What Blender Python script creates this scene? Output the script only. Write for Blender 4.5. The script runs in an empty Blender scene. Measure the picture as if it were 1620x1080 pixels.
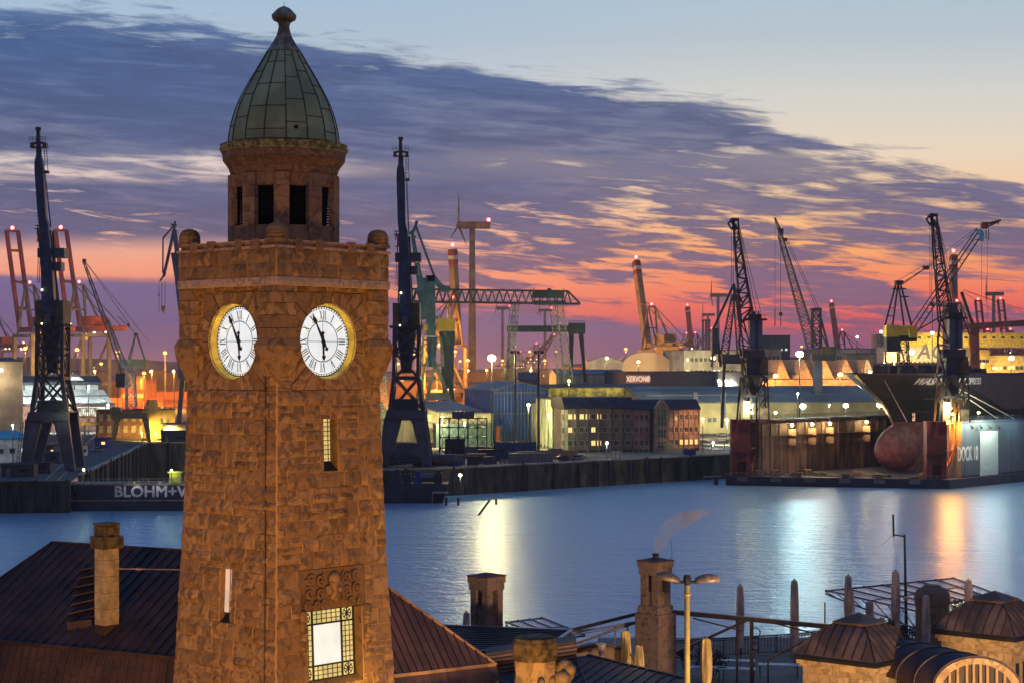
import bpy, math, random
from mathutils import Vector, Matrix
random.seed(7)
R = math.radians
S = bpy.context.scene
COL = S.collection
F = 2930.0          # focal length in photo pixels (1620 wide)
CX, HZ, CH = 810.0, 580.0, 34.0   # principal column, horizon row, camera height above the river
GZ = 7.0            # level of the far quays
# ------------------------------------------------------------------ camera
cam = bpy.data.cameras.new("camera"); camo = bpy.data.objects.new("camera", cam); COL.objects.link(camo)
camo.location = (0, 0, CH); camo.rotation_euler = (R(90), 0, 0)
cam.sensor_width = 36; cam.lens = 36 * F / 1620; cam.shift_y = (HZ - 540) / 1620
cam.clip_start = 1; cam.clip_end = 30000
S.camera = camo
S.view_settings.view_transform = 'Standard'; S.view_settings.look = 'None'
S.view_settings.exposure = 0; S.view_settings.gamma = 1
S.cycles.use_denoising = True
S.cycles.max_bounces = 5; S.cycles.diffuse_bounces = 2; S.cycles.glossy_bounces = 3
S.cycles.transmission_bounces = 4; S.cycles.transparent_max_bounces = 8; S.cycles.volume_bounces = 0
S.cycles.sample_clamp_indirect = 3; S.cycles.sample_clamp_direct = 0
S.cycles.caustics_reflective = False; S.cycles.caustics_refractive = False
try: S.cycles.use_light_tree = True
except Exception: pass

def lin(r, g, b):
    f = lambda c: (c / 255 / 12.92) if c <= 10 else ((c / 255 + .055) / 1.055) ** 2.4
    return (f(r), f(g), f(b), 1)

# ------------------------------------------------------------------ node maths
class NV:
    def __init__(s, nt, sock): s.nt, s.k = nt, sock
    def _m(s, op, a, b=None, c=None):
        n = s.nt.nodes.new('ShaderNodeMath'); n.operation = op
        for i, q in enumerate((a, b, c)):
            if q is None: continue
            if isinstance(q, NV): s.nt.links.new(q.k, n.inputs[i])
            else: n.inputs[i].default_value = q
        return NV(s.nt, n.outputs[0])
    def __add__(s, o): return s._m('ADD', s, o)
    def __radd__(s, o): return s._m('ADD', o, s)
    def __sub__(s, o): return s._m('SUBTRACT', s, o)
    def __rsub__(s, o): return s._m('SUBTRACT', o, s)
    def __mul__(s, o): return s._m('MULTIPLY', s, o)
    def __rmul__(s, o): return s._m('MULTIPLY', o, s)
    def __truediv__(s, o): return s._m('DIVIDE', s, o)
    def __rtruediv__(s, o): return s._m('DIVIDE', o, s)
    def mx(s, o): return s._m('MAXIMUM', s, o)
    def mn(s, o): return s._m('MINIMUM', s, o)
    def ss(s, a, b, lo=0, hi=1):
        n = s.nt.nodes.new('ShaderNodeMapRange'); n.interpolation_type = 'SMOOTHSTEP'
        s.nt.links.new(s.k, n.inputs['Value'])
        for nm, q in (('From Min', a), ('From Max', b), ('To Min', lo), ('To Max', hi)):
            if isinstance(q, NV): s.nt.links.new(q.k, n.inputs[nm])
            else: n.inputs[nm].default_value = q
        return NV(s.nt, n.outputs[0])
def n_comb(nt, x, y, z):
    n = nt.nodes.new('ShaderNodeCombineXYZ')
    for i, q in enumerate((x, y, z)):
        if isinstance(q, NV): nt.links.new(q.k, n.inputs[i])
        else: n.inputs[i].default_value = q
    return n.outputs[0]
def n_noise(nt, vec, scale, detail=5, rough=.55, dist=0):
    n = nt.nodes.new('ShaderNodeTexNoise')
    nt.links.new(vec, n.inputs['Vector'])
    n.inputs['Scale'].default_value = scale; n.inputs['Detail'].default_value = detail
    n.inputs['Roughness'].default_value = rough; n.inputs['Distortion'].default_value = dist
    return NV(nt, n.outputs[0])
def n_ramp(nt, fac, stops, interp='LINEAR'):
    n = nt.nodes.new('ShaderNodeValToRGB'); cr = n.color_ramp; cr.interpolation = interp
    while len(cr.elements) > 1: cr.elements.remove(cr.elements[-1])
    for i, (p, c) in enumerate(stops):
        e = cr.elements[0] if i == 0 else cr.elements.new(p)
        e.position = p; e.color = c
    nt.links.new(fac.k, n.inputs[0]); return n.outputs[0]
def n_mix(nt, fac, a, b, mode='MIX'):
    n = nt.nodes.new('ShaderNodeMix'); n.data_type = 'RGBA'; n.blend_type = mode; n.clamp_factor = True
    for i, q in ((0, fac), (6, a), (7, b)):
        if isinstance(q, NV): nt.links.new(q.k, n.inputs[i])
        elif isinstance(q, bpy.types.NodeSocket): nt.links.new(q, n.inputs[i])
        else: n.inputs[i].default_value = q
    return n.outputs[2]

# ------------------------------------------------------------------ dusk sky (world): clear gradient + cloud layer, by direction only
def make_world():
    w = bpy.data.worlds.new("World"); S.world = w; w.use_nodes = True
    nt = w.node_tree; nt.nodes.clear()
    out = nt.nodes.new('ShaderNodeOutputWorld'); bg = nt.nodes.new('ShaderNodeBackground')
    nt.links.new(bg.outputs[0], out.inputs[0])
    tc = nt.nodes.new('ShaderNodeTexCoord'); sp = nt.nodes.new('ShaderNodeSeparateXYZ')
    nt.links.new(tc.outputs['Generated'], sp.inputs[0])
    x, y, z = (NV(nt, sp.outputs[i]) for i in range(3))
    yy = y.mx(.04)
    u = (x / yy) * 2.93; v = (z / yy) * 2.93          # bearing / height towards the sunset
    u = u.mn(6.0).mx(-6.0); v = v.mn(9.0).mx(-1.0)
    vec = n_comb(nt, u * 2.2, (v + u * .13) * 11.0, 0)
    nA = n_noise(nt, vec, 1.5, 7, .58, .5)            # streaky cloud
    vec2 = n_comb(nt, u * 1.2 + 4.0, (v + u * .16) * 5.0, 3.1)
    nB = n_noise(nt, vec2, 1.3, 4, .5, .3)            # large masses
    vec3 = n_comb(nt, u * 5.2, (v + u * .07) * 46.0, 7.7)
    nC = n_noise(nt, vec3, 1.5, 6, .62, .5)            # fine ripples
    # clear sky
    hh = v + u * -.015
    clear = n_ramp(nt, hh / 1.6, [(p / 1.6, lin(*c)) for p, c in (
        (0.0, (128, 84, 118)), (.028, (176, 78, 108)), (.058, (226, 82, 92)), (.095, (242, 104, 88)),
        (.14, (249, 142, 96)), (.19, (250, 172, 108)), (.26, (241, 199, 154)), (.33, (228, 209, 186)),
        (.42, (206, 205, 200)), (.52, (176, 190, 200)), (.75, (148, 186, 216)), (1.15, (96, 152, 206)), (1.6, (44, 92, 156)))])
    clearL = n_ramp(nt, hh / 1.6, [(p / 1.6, lin(*c)) for p, c in (
        (0.0, (140, 96, 120)), (.05, (196, 104, 116)), (.10, (238, 128, 110)), (.16, (246, 156, 126)),
        (.22, (236, 176, 158)), (.30, (228, 200, 192)), (.40, (200, 200, 204)), (.52, (168, 186, 204)),
        (.75, (138, 180, 214)), (1.15, (90, 148, 204)), (1.6, (42, 90, 154)))])
    clear = n_mix(nt, u.ss(-.25, .45), clearL, clear)
    # cloud deck: upper edge runs down to the right
    edge = .478 + u * -.17 + (u * u) * -.07
    sd = edge - v + (nB - .5) * .16 + (nA - .5) * .09 + (nC - .5) * .12
    body = sd.ss(-.002, .035)
    # coverage threshold rises with depth under the edge and to the right
    T = sd.ss(.0, u.ss(-.35, .3, .44, .17), u.ss(0, .5, .10, .33), u.ss(-.3, .3, .43, .455)) + v.ss(.09, .2, .03, 0)
    nn = .5 + ((nA * .34 + nB * .16 + nC * .5) - .5) * 1.8
    soft = sd.ss(.05, .25, .12, .075)
    deck = nn.ss(T - soft, T + soft) * body
    # pale rift low on the left and a clear strip under it
    rift = (v + (nA - .5) * .04).ss(.284, .305) * (v + (nA - .5) * .04).ss(.325, .348, 1, 0) * u.ss(-.5, -.15, 1, .15)
    deck = deck * (1 - rift * (nA * .5 + nC * .5).ss(.40, .58, 1, .05))
    strip = v.ss(.125, .15) * v.ss(.175, .215, 1, 0) * u.ss(-.55, -.2, 1, 0)
    deck = deck * (1 - strip * .97)
    fade = v.ss(.02, .07)
    deck = deck * fade
    # purple bank resting on the horizon, highest on the left
    bt = .088 + u * -.078 + (nA - .5) * .03
    bank = (bt - v).ss(-.004, .012) * u.ss(.3, .8, 1, .25)
    cc = n_ramp(nt, v / .7, [(p / .7, lin(*c)) for p, c in (
        (0, (122, 88, 122)), (.05, (120, 84, 118)), (.12, (100, 86, 128)), (.2, (78, 84, 130)),
        (.3, (66, 84, 134)), (.42, (50, 80, 134)), (.56, (44, 84, 142)), (.7, (78, 112, 166)))])
    cc = n_mix(nt, (nC * .5 + nB * .5).ss(.45, .68, .0, .16), cc, clear)
    cc = n_mix(nt, (nC * .55 + nA * .45).ss(.38, .62, .75, 0), cc, n_mix(nt, .62, cc, lin(34, 52, 98)))      # darker folds in the cloud
    ccr = n_mix(nt, u.ss(.2, .9, 0, .2), cc, lin(118, 96, 132))
    bc = n_ramp(nt, v / .2, [(0, lin(146, 100, 112)), (.14, lin(124, 92, 128)), (.4, lin(103, 92, 142)), (1, lin(94, 94, 152))])
    skyc = n_mix(nt, deck * .97, clear, ccr)
    skyc = n_mix(nt, bank * .93, skyc, bc)
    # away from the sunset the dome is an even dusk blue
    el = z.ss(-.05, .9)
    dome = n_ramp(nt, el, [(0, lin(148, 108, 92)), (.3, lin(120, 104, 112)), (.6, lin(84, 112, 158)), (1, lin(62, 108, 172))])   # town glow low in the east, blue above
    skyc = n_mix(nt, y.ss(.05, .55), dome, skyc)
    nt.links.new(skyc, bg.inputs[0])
    # photographic exposure keeps the afterglow as seen; physical Nishita dusk adds the upper-air blue
    sk = nt.nodes.new('ShaderNodeTexSky'); sk.sky_type = 'NISHITA'; sk.sun_disc = False
    sk.sun_elevation = R(-1.5); sk.sun_rotation = R(6)
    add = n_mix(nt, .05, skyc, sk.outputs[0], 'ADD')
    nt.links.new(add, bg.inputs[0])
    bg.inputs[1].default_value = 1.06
    try:
        w.cycles.sampling_method = 'MANUAL'; w.cycles.sample_map_resolution = 512
    except Exception: pass
make_world()
sl = bpy.data.lights.new("sun", "SUN"); sl.energy = .02; sl.angle = R(25); sl.color = (1, .55, .45)
so = bpy.data.objects.new("sun", sl); COL.objects.link(so); so.rotation_euler = (R(-86), 0, R(-6))

# ------------------------------------------------------------------ materials
def principled(name):
    m = bpy.data.materials.new(name); m.use_nodes = True
    return m, m.node_tree, m.node_tree.nodes['Principled BSDF']
def coords(nt, kind='Object', scale=(1, 1, 1)):
    tc = nt.nodes.new('ShaderNodeTexCoord'); mp = nt.nodes.new('ShaderNodeMapping')
    mp.inputs['Scale'].default_value = scale
    nt.links.new(tc.outputs[kind], mp.inputs[0]); return mp.outputs[0]
def bump(nt, b, h, strength, dist):
    n = nt.nodes.new('ShaderNodeBump'); n.inputs['Strength'].default_value = strength; n.inputs['Distance'].default_value = dist
    nt.links.new(h.k, n.inputs['Height']); nt.links.new(n.outputs[0], b.inputs['Normal'])
def mat(name, c, rough=.6, metal=0, var=.25, sc=1.0, bmp=.0, stretch=(1, 1, 1), dirt=None, spec=.5):
    """painted / worn surface: base colour with noise wear"""
    m, nt, b = principled(name)
    v = coords(nt, 'Object', stretch)
    n = n_noise(nt, v, sc, 5, .6)
    c4 = (*c, 1); d = tuple(q * (1 - var * 1.6) for q in c) if dirt is None else dirt
    col = n_mix(nt, n.ss(.38, .66), (*[max(0, q) for q in d], 1), tuple(min(1, q * (1 + var * .5)) for q in c) + (1,))
    nt.links.new(col, b.inputs['Base Color'])
    b.inputs['Roughness'].default_value = rough; b.inputs['Metallic'].default_value = metal
    b.inputs['Specular IOR Level'].default_value = spec
    if bmp: bump(nt, b, n_noise(nt, v, sc * 5, 4, .6), 1, bmp)
    return m
def corrugated(name, c, pitch=.6, depth=.08, axis='X', var=.25, rough=.55):
    m, nt, b = principled(name)
    tc = nt.nodes.new('ShaderNodeTexCoord'); sp = nt.nodes.new('ShaderNodeSeparateXYZ')
    nt.links.new(tc.outputs['Object'], sp.inputs[0])
    X = NV(nt, sp.outputs['XYZ'.index(axis)])
    wv = X._m('SINE', X * (2 * math.pi / pitch))
    st = n_noise(nt, coords(nt, 'Object', (1 / pitch * .6, 1 / pitch * .6, .05)), 1, 3)
    bl = n_noise(nt, coords(nt), .12, 4)
    c4 = (*c, 1)
    col = n_mix(nt, (st * .6 + bl * .4).ss(.36, .66), tuple(q * (1 - var * 1.6) for q in c) + (1,), tuple(min(1, q * (1 + var * .5)) for q in c) + (1,))
    col = n_mix(nt, wv.ss(.72, 1, 0, .35), col, tuple(q * .45 for q in c) + (1,))
    nt.links.new(col, b.inputs['Base Color']); b.inputs['Roughness'].default_value = rough
    bump(nt, b, wv, 1, depth)
    return m
def emit(name, c, s, var=0):
    m, nt, b = principled(name)
    b.inputs['Base Color'].default_value = (.1, .1, .1, 1)
    b.inputs['Emission Color'].default_value = (*c, 1); b.inputs['Emission Strength'].default_value = s
    if var:
        n = n_noise(nt, coords(nt), 1.2, 3)
        nt.links.new(n_mix(nt, n.ss(.35, .65, 0, 1), tuple(q * (1 - var) for q in c) + (1,), (*c, 1)), b.inputs['Emission Color'])
    return m
def stone(name, c1, c2, stain, sc=.9, bmp=.06, rough=.9, fine=.5):
    """sandstone: per-block tone from the 'tone' attribute, mottling and dark weathering"""
    m, nt, b = principled(name)
    v = coords(nt)
    at = nt.nodes.new('ShaderNodeAttribute'); at.attribute_name = 'tone'
    t = NV(nt, at.outputs['Fac'])
    ad = nt.nodes.new('ShaderNodeVectorMath'); ad.operation = 'ADD'; nt.links.new(v, ad.inputs[0])
    tm = t.mn(1.0); nt.links.new(n_comb(nt, tm * 37.0, tm * 91.0, tm * 53.0), ad.inputs[1]); v = ad.outputs[0]      # every block has its own grain
    n1 = n_noise(nt, v, sc, 6, .65, .4); n2 = n_noise(nt, v, sc * 5, 6, .7)
    n3 = n_noise(nt, v, sc * 2.2, 5, .6, 1.0)
    col = n_mix(nt, (t * .85 + n2 * .25 - .05), (*c1, 1), (*c2, 1))
    col = n_mix(nt, n1.ss(.44, .8, 0, .45), col, (*stain, 1))
    col = n_mix(nt, (n3 + t * .12).ss(.5, .70, 0, .62), col, (*[q * .55 for q in stain], 1))
    nt.links.new(col, b.inputs['Base Color']); b.inputs['Roughness'].default_value = rough
    col = n_mix(nt, t.ss(1.2, 1.5), col, tuple(min(1, q * 1.02) for q in c2) + (1,)); nt.links.new(col, b.inputs['Base Color'])   # pale mortar in the joints
    bump(nt, b, n3 * .8 + n2 * fine + n1 * .6, 1, bmp)
    return m

# ------------------------------------------------------------------ mesh builder
def P(px, py, Y): return Vector(((px - CX) / F * Y, Y, CH - (py - HZ) / F * Y))
def PX(px, Y): return (px - CX) / F * Y
def PZ(py, Y): return CH - (py - HZ) / F * Y
def GY(py, z=GZ): return F * (CH - z) / (py - HZ)      # distance at which height z appears in row py
class MB:
    def __init__(s): s.v, s.f, s.t, s.tone = [], [], [], 0.5
    def face(s, pts):
        i = len(s.v); s.v += [Vector(p) for p in pts]; s.f.append(tuple(range(i, i + len(pts)))); s.t.append(s.tone)
    def add(s, vs, fs):
        i = len(s.v); s.v += [Vector(p) for p in vs]
        for q in fs: s.f.append(tuple(i + k for k in q)); s.t.append(s.tone)
    def hexa(s, b, t):      # bottom 4 (ccw from above), top 4
        s.add(list(b) + list(t), [(3, 2, 1, 0), (4, 5, 6, 7), (0, 1, 5, 4), (1, 2, 6, 5), (2, 3, 7, 6), (3, 0, 4, 7)])
    def box(s, x0, x1, y0, y1, z0, z1):
        if x1 < x0: x0, x1 = x1, x0
        if y1 < y0: y0, y1 = y1, y0
        if z1 < z0: z0, z1 = z1, z0
        c = [(x0, y0), (x1, y0), (x1, y1), (x0, y1)]
        s.hexa([(a, b, z0) for a, b in c], [(a, b, z1) for a, b in c])
    def cbox(s, c, d): s.box(c[0] - d[0] / 2, c[0] + d[0] / 2, c[1] - d[1] / 2, c[1] + d[1] / 2, c[2] - d[2] / 2, c[2] + d[2] / 2)
    def beam(s, p, q, w, h=None, w2=None, h2=None):
        p, q = Vector(p), Vector(q); h = h or w; w2 = w2 or w; h2 = h2 or (h if w2 == w else w2)
        d = q - p
        if d.length < 1e-6: return
        d.normalize()
        up = Vector((0, 0, 1)) if abs(d.z) < .95 else Vector((0, 1, 0))
        a = d.cross(up).normalized(); b = a.cross(d).normalized()
        A = [p + a * (sx * w / 2) + b * (sy * h / 2) for sx, sy in ((-1, -1), (1, -1), (1, 1), (-1, 1))]
        B = [q + a * (sx * w2 / 2) + b * (sy * h2 / 2) for sx, sy in ((-1, -1), (1, -1), (1, 1), (-1, 1))]
        s.add(A + B, [(0, 1, 2, 3), (7, 6, 5, 4), (1, 0, 4, 5), (2, 1, 5, 6), (3, 2, 6, 7), (0, 3, 7, 4)])
    def tube(s, p, q, r, n=8, r2=None):
        p, q = Vector(p), Vector(q); r2 = r if r2 is None else r2
        d = (q - p).normalized()
        up = Vector((0, 0, 1)) if abs(d.z) < .95 else Vector((0, 1, 0))
        a = d.cross(up).normalized(); b = d.cross(a).normalized()
        A = [p + (a * math.cos(t) + b * math.sin(t)) * r for t in (2 * math.pi * k / n for k in range(n))]
        B = [q + (a * math.cos(t) + b * math.sin(t)) * r2 for t in (2 * math.pi * k / n for k in range(n))]
        s.add(A + B, [(k, (k + 1) % n, n + (k + 1) % n, n + k) for k in range(n)] + [tuple(range(n - 1, -1, -1)), tuple(range(n, 2 * n))])
    def path(s, pts, r, n=6):
        for a, b in zip(pts, pts[1:]): s.tube(a, b, r, n)
    def lathe(s, prof, n=16, c=(0, 0), rot=0, caps=True):
        i = len(s.v); m = len(prof)
        for r, z in prof:
            for k in range(n):
                t = rot + 2 * math.pi * k / n; s.v.append(Vector((c[0] + r * math.cos(t), c[1] + r * math.sin(t), z)))
        for j in range(m - 1):
            for k in range(n):
                s.f.append((i + j * n + k, i + j * n + (k + 1) % n, i + (j + 1) * n + (k + 1) % n, i + (j + 1) * n + k)); s.t.append(s.tone)
        if caps:
            s.f.append(tuple(i + k for k in range(n - 1, -1, -1))); s.t.append(s.tone)
            s.f.append(tuple(i + (m - 1) * n + k for k in range(n))); s.t.append(s.tone)
    def ball(s, c, r, n=10, sq=1.0):
        m = max(4, n // 2)
        s.lathe([(max(.001, r * math.sin(math.pi * j / m)), c[2] - r * sq * math.cos(math.pi * j / m)) for j in range(m + 1)], n, (c[0], c[1]))
    def prism(s, poly, o, u, v, w):      # polygon (a,b) in plane o + a*u + b*v, thickened by w
        o, u, v, w = Vector(o), Vector(u), Vector(v), Vector(w); n = len(poly)
        A = [o + u * a + v * b for a, b in poly]; B = [p + w for p in A]
        s.add(A + B, [tuple(range(n - 1, -1, -1)), tuple(range(n, 2 * n))] + [(k, (k + 1) % n, n + (k + 1) % n, n + k) for k in range(n)])
    def lattice(s, p, q, w, w2=None, n=8, r=.15, up=(0, 1, 0), diag=None, faces=(0, 1, 2, 3)):
        """four-chord lattice boom from p to q"""
        p, q = Vector(p), Vector(q); w2 = w if w2 is None else w2; diag = diag or r * .6
        d = (q - p).normalized(); up = Vector(up)
        a = d.cross(up)
        if a.length < .1: a = d.cross(Vector((1, 0, 0)))
        a.normalize(); b = a.cross(d).normalized()
        rg = []
        for k in range(n + 1):
            t = k / n; c = p.lerp(q, t); ww = (w + (w2 - w) * t) / 2
            rg.append([c + a * (sx * ww) + b * (sy * ww) for sx, sy in ((-1, -1), (1, -1), (1, 1), (-1, 1))])
        for j in range(4): s.beam(rg[0][j], rg[-1][j], r)
        for k in range(n + 1):
            for j in range(4): s.beam(rg[k][j], rg[k][(j + 1) % 4], diag)
        for k in range(n):
            for j in faces:
                if (k + j) % 2: s.beam(rg[k][j], rg[k + 1][(j + 1) % 4], diag)
                else: s.beam(rg[k][(j + 1) % 4], rg[k + 1][j], diag)
    def build(s, name, m, parent=None, smooth=False, world=False, kind=None):
        vs = s.v
        me = bpy.data.meshes.new(name)
        if parent is not None and world:
            M = wm(parent).inverted(); vs = [M @ p for p in vs]
        off = Vector((0, 0, 0))
        if parent is None:
            xs = [p.x for p in vs]; ys = [p.y for p in vs]; zs = [p.z for p in vs]
            off = Vector(((min(xs) + max(xs)) / 2, (min(ys) + max(ys)) / 2, min(zs)))
            vs = [p - off for p in vs]
        me.from_pydata([tuple(p) for p in vs], [], s.f)
        if isinstance(m, (list, tuple)):
            for q in m: me.materials.append(q)
        else: me.materials.append(m)
        if smooth: me.polygons.foreach_set('use_smooth', [True] * len(me.polygons))
        if any(abs(t - .5) > 1e-4 for t in s.t):
            at = me.attributes.new('tone', 'FLOAT', 'FACE'); at.data.foreach_set('value', s.t)
        me.update()
        o = bpy.data.objects.new(name, me); COL.objects.link(o); o.location = off
        if parent is not None: o.parent = parent
        if kind: o['kind'] = kind
        return o
def wm(o):
    M = Matrix.Translation(o.location) @ o.rotation_euler.to_matrix().to_4x4() @ Matrix.Diagonal((*o.scale, 1))
    return wm(o.parent) @ M if o.parent else M
def thing(name, label, cat, loc=(0, 0, 0), rz=0, group=None):
    o = bpy.data.objects.new(name, None); COL.objects.link(o)
    o.location = loc; o.rotation_euler = (0, 0, rz); o.empty_display_size = .5
    return tag(o, label, cat, group)
def tag(o, label, cat, group=None):
    o['label'] = label; o['category'] = cat
    if group: o['group'] = group
    return o
KIDS = {}
def kids(o): return [c for c in o.children]
def dup(o, loc=None, rz=None, label=None, scale=None):
    def cp(q, par):
        c = q.copy(); COL.objects.link(c)
        if par: c.parent = par
        for ch in q.children: cp(ch, c)
        return c
    c = cp(o, None)
    if loc is not None: c.location = loc
    if rz is not None: c.rotation_euler = (0, 0, rz)
    if scale is not None: c.scale = (scale,) * 3 if not isinstance(scale, tuple) else scale
    if label: c['label'] = label
    return c
def structure(mb, name, m, smooth=False): return mb.build(name, m, None, smooth, kind='structure')
def lamp_light(parent, p, c, power, r=.6, world=True, spot=None, name='lamp_light'):
    l = bpy.data.lights.new(name, 'SPOT' if spot else 'POINT'); l.energy = power; l.color = c; l.shadow_soft_size = r
    o = bpy.data.objects.new(name, l); COL.objects.link(o)
    if parent is not None:
        o.parent = parent
        o.location = (wm(parent).inverted() @ Vector(p)) if world else p
    else: o.location = p
    if spot:
        l.spot_size = R(spot[1]); l.spot_blend = .6
        d = Vector(spot[0]) - Vector(p)
        q = d.to_track_quat('-Z', 'Y')
        if parent is not None: q = wm(parent).to_quaternion().inverted() @ q
        o.rotation_euler = q.to_euler()
    return o
def text_mesh(txt, size, m, parent, name, loc, rot, ext=.02, shear=0, sx=1, bold=0, align='CENTER', thick=0):
    cu = bpy.data.curves.new(name, 'FONT'); cu.body = txt; cu.size = size; cu.extrude = ext; cu.shear = shear
    cu.align_x = align; cu.align_y = 'CENTER'; cu.offset = bold; cu.resolution_u = 3
    tmp = bpy.data.objects.new('tmp', cu); COL.objects.link(tmp)
    dg = bpy.context.evaluated_depsgraph_get(); dg.update()
    me = bpy.data.meshes.new_from_object(tmp.evaluated_get(dg)); me.name = name
    bpy.data.objects.remove(tmp); bpy.data.curves.remove(cu)
    if thick:      # heavier strokes: the same outline laid again a little to each side
        vs = [tuple(v.co) for v in me.vertices]; fs = [tuple(p.vertices) for p in me.polygons]; V, F_ = [], []
        for i, (dx, dy) in enumerate(((0, 0), (thick, 0), (-thick, 0), (0, thick), (0, -thick), (thick, thick), (-thick, -thick))):
            n = len(V); V += [(x + dx / sx, y + dy, z + .004 * i) for x, y, z in vs]; F_ += [tuple(q + n for q in f) for f in fs]
        me = bpy.data.meshes.new(name); me.from_pydata(V, [], F_); me.update()
    me.materials.clear(); me.materials.append(m)
    o = bpy.data.objects.new(name, me); COL.objects.link(o); o.parent = parent
    o.location = loc; o.rotation_euler = rot; o.scale = (sx, 1, 1)
    return o
# ------------------------------------------------------------------ river and land
def water_mat():
    m, nt, b = principled('river_water')
    b.inputs['Base Color'].default_value = (.26, .56, .88, 1)
    b.inputs['Metallic'].default_value = .75; b.inputs['Roughness'].default_value = .16; b.inputs['IOR'].default_value = 1.45
    b.inputs['Specular IOR Level'].default_value = 1.0
    v1 = coords(nt, 'Object', (.06, .13, 1)); v2 = coords(nt, 'Object', (.22, .5, 1)); v3 = coords(nt, 'Object', (.006, .02, 1))
    n1 = n_noise(nt, v1, 1, 5, .6, .6); n2 = n_noise(nt, v2, 1, 5, .65, .4); n3 = n_noise(nt, v3, 1, 3)
    bump(nt, b, n1 * 5.5 + n2 * 4.5 + n_noise(nt, coords(nt, 'Object', (.55, 1.2, 1)), 1, 4, .6) * 2.0, 1, 2.6)
    nt.links.new(n3.ss(.3, .7, .28, .31).k, b.inputs['Roughness'])
    return m
w = MB(); w.face([(-3000, 128, 0), (3000, 128, 0), (3000, 1300, 0), (PX(582, 1300), 1300, 0), (PX(582, 440), 440, 0), (-3000, 440, 0)])
structure(w, 'river_water', water_mat())
M_asphalt = mat('quay_asphalt', (.06, .058, .055), .8, 0, .35, .04)
M_land = mat('harbour_ground', (.09, .07, .055), .9, 0, .4, .01)
# ------------------------------------------------------------------ clock tower
M_stone = stone('tower_sandstone', (.25, .13, .05), (.50, .28, .115), (.085, .045, .018), .8, .12)
M_band = stone('tower_light_stone', (.50, .31, .2), (.60, .40, .28), (.3, .19, .13), 1.2, .04)
M_drum = stone('lantern_stone', (.26, .145, .072), (.38, .22, .115), (.17, .08, .045), 1.0, .02)
M_copper = mat('dome_sheet_metal', (.34, .37, .17), .6, .0, .18, .7, .01, (1, 1, .5), dirt=(.24, .26, .11))
M_seam = mat('dark_seam', (.05, .048, .035), .7)
M_dark = mat('dark_void', (.012, .01, .009), .9)
M_black = mat('black_iron', (.015, .014, .014), .6, .2)
M_gold = mat('mossy_frieze', (.5, .42, .15), .8, 0, .4, 4, .02)
M_clocklit = emit('lit_clock_glass', (.95, .97, 1.0), .86, .10)
M_reveal = mat('ochre_clock_reveal', (.62, .47, .09), .7, 0, .2, 2, .01)
M_winlit = emit('white_lit_glass', (1, .96, .84), .95, .10)
M_winyel = emit('yellow_lit_glass', (1, .74, .25), .9, .35)
M_win2 = emit('pink_lit_slit', (1, .62, .42), .8, .2)
TC = Vector((-10.16, 82.54, 0)); TH = R(48)
tower = thing('clock_tower', 'tall brown sandstone clock tower with two glowing white dials and a pointed metal dome', 'clock tower', (TC.x, TC.y, 4), TH)
def tz(py): return CH - (py - HZ) * .02817 - 4        # local height of a photo row at the tower
def prof_h(z):      # half width of shaft at local height
    pts = [(0, 3.95), (tz(1080), 3.46), (tz(960), 3.31), (tz(860), 3.19), (tz(720), 3.07), (tz(607), 3.0), (50, 3.0)]
    for (a, ha), (b, hb) in zip(pts, pts[1:]):
        if z <= b: return ha + (hb - ha) * (z - a) / (b - a)
    return 3.0
def face_pt(k, u, z, o, h=None):
    a = R(90) * k; h = prof_h(z) if h is None else h
    n = (math.sin(a), -math.cos(a)); t = (math.cos(a), math.sin(a))
    return Vector((n[0] * (h + o) + t[0] * u, n[1] * (h + o) + t[1] * u, z))
def sub_rects(r, holes):
    out = [r]
    for h in holes:
        nx = []
        for (a, b, c, d) in out:
            if h[0] >= b or h[1] <= a or h[2] >= d or h[3] <= c: nx.append((a, b, c, d)); continue
            if c < h[2]: nx.append((a, b, c, h[2])); c = h[2]
            if d > h[3]: nx.append((a, b, h[3], d)); d = h[3]
            if a < h[0]: nx.append((a, h[0], c, d))
            if b > h[1]: nx.append((h[1], b, c, d))
        out = [q for q in nx if q[1] - q[0] > .02 and q[3] - q[2] > .02]
    return out
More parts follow.
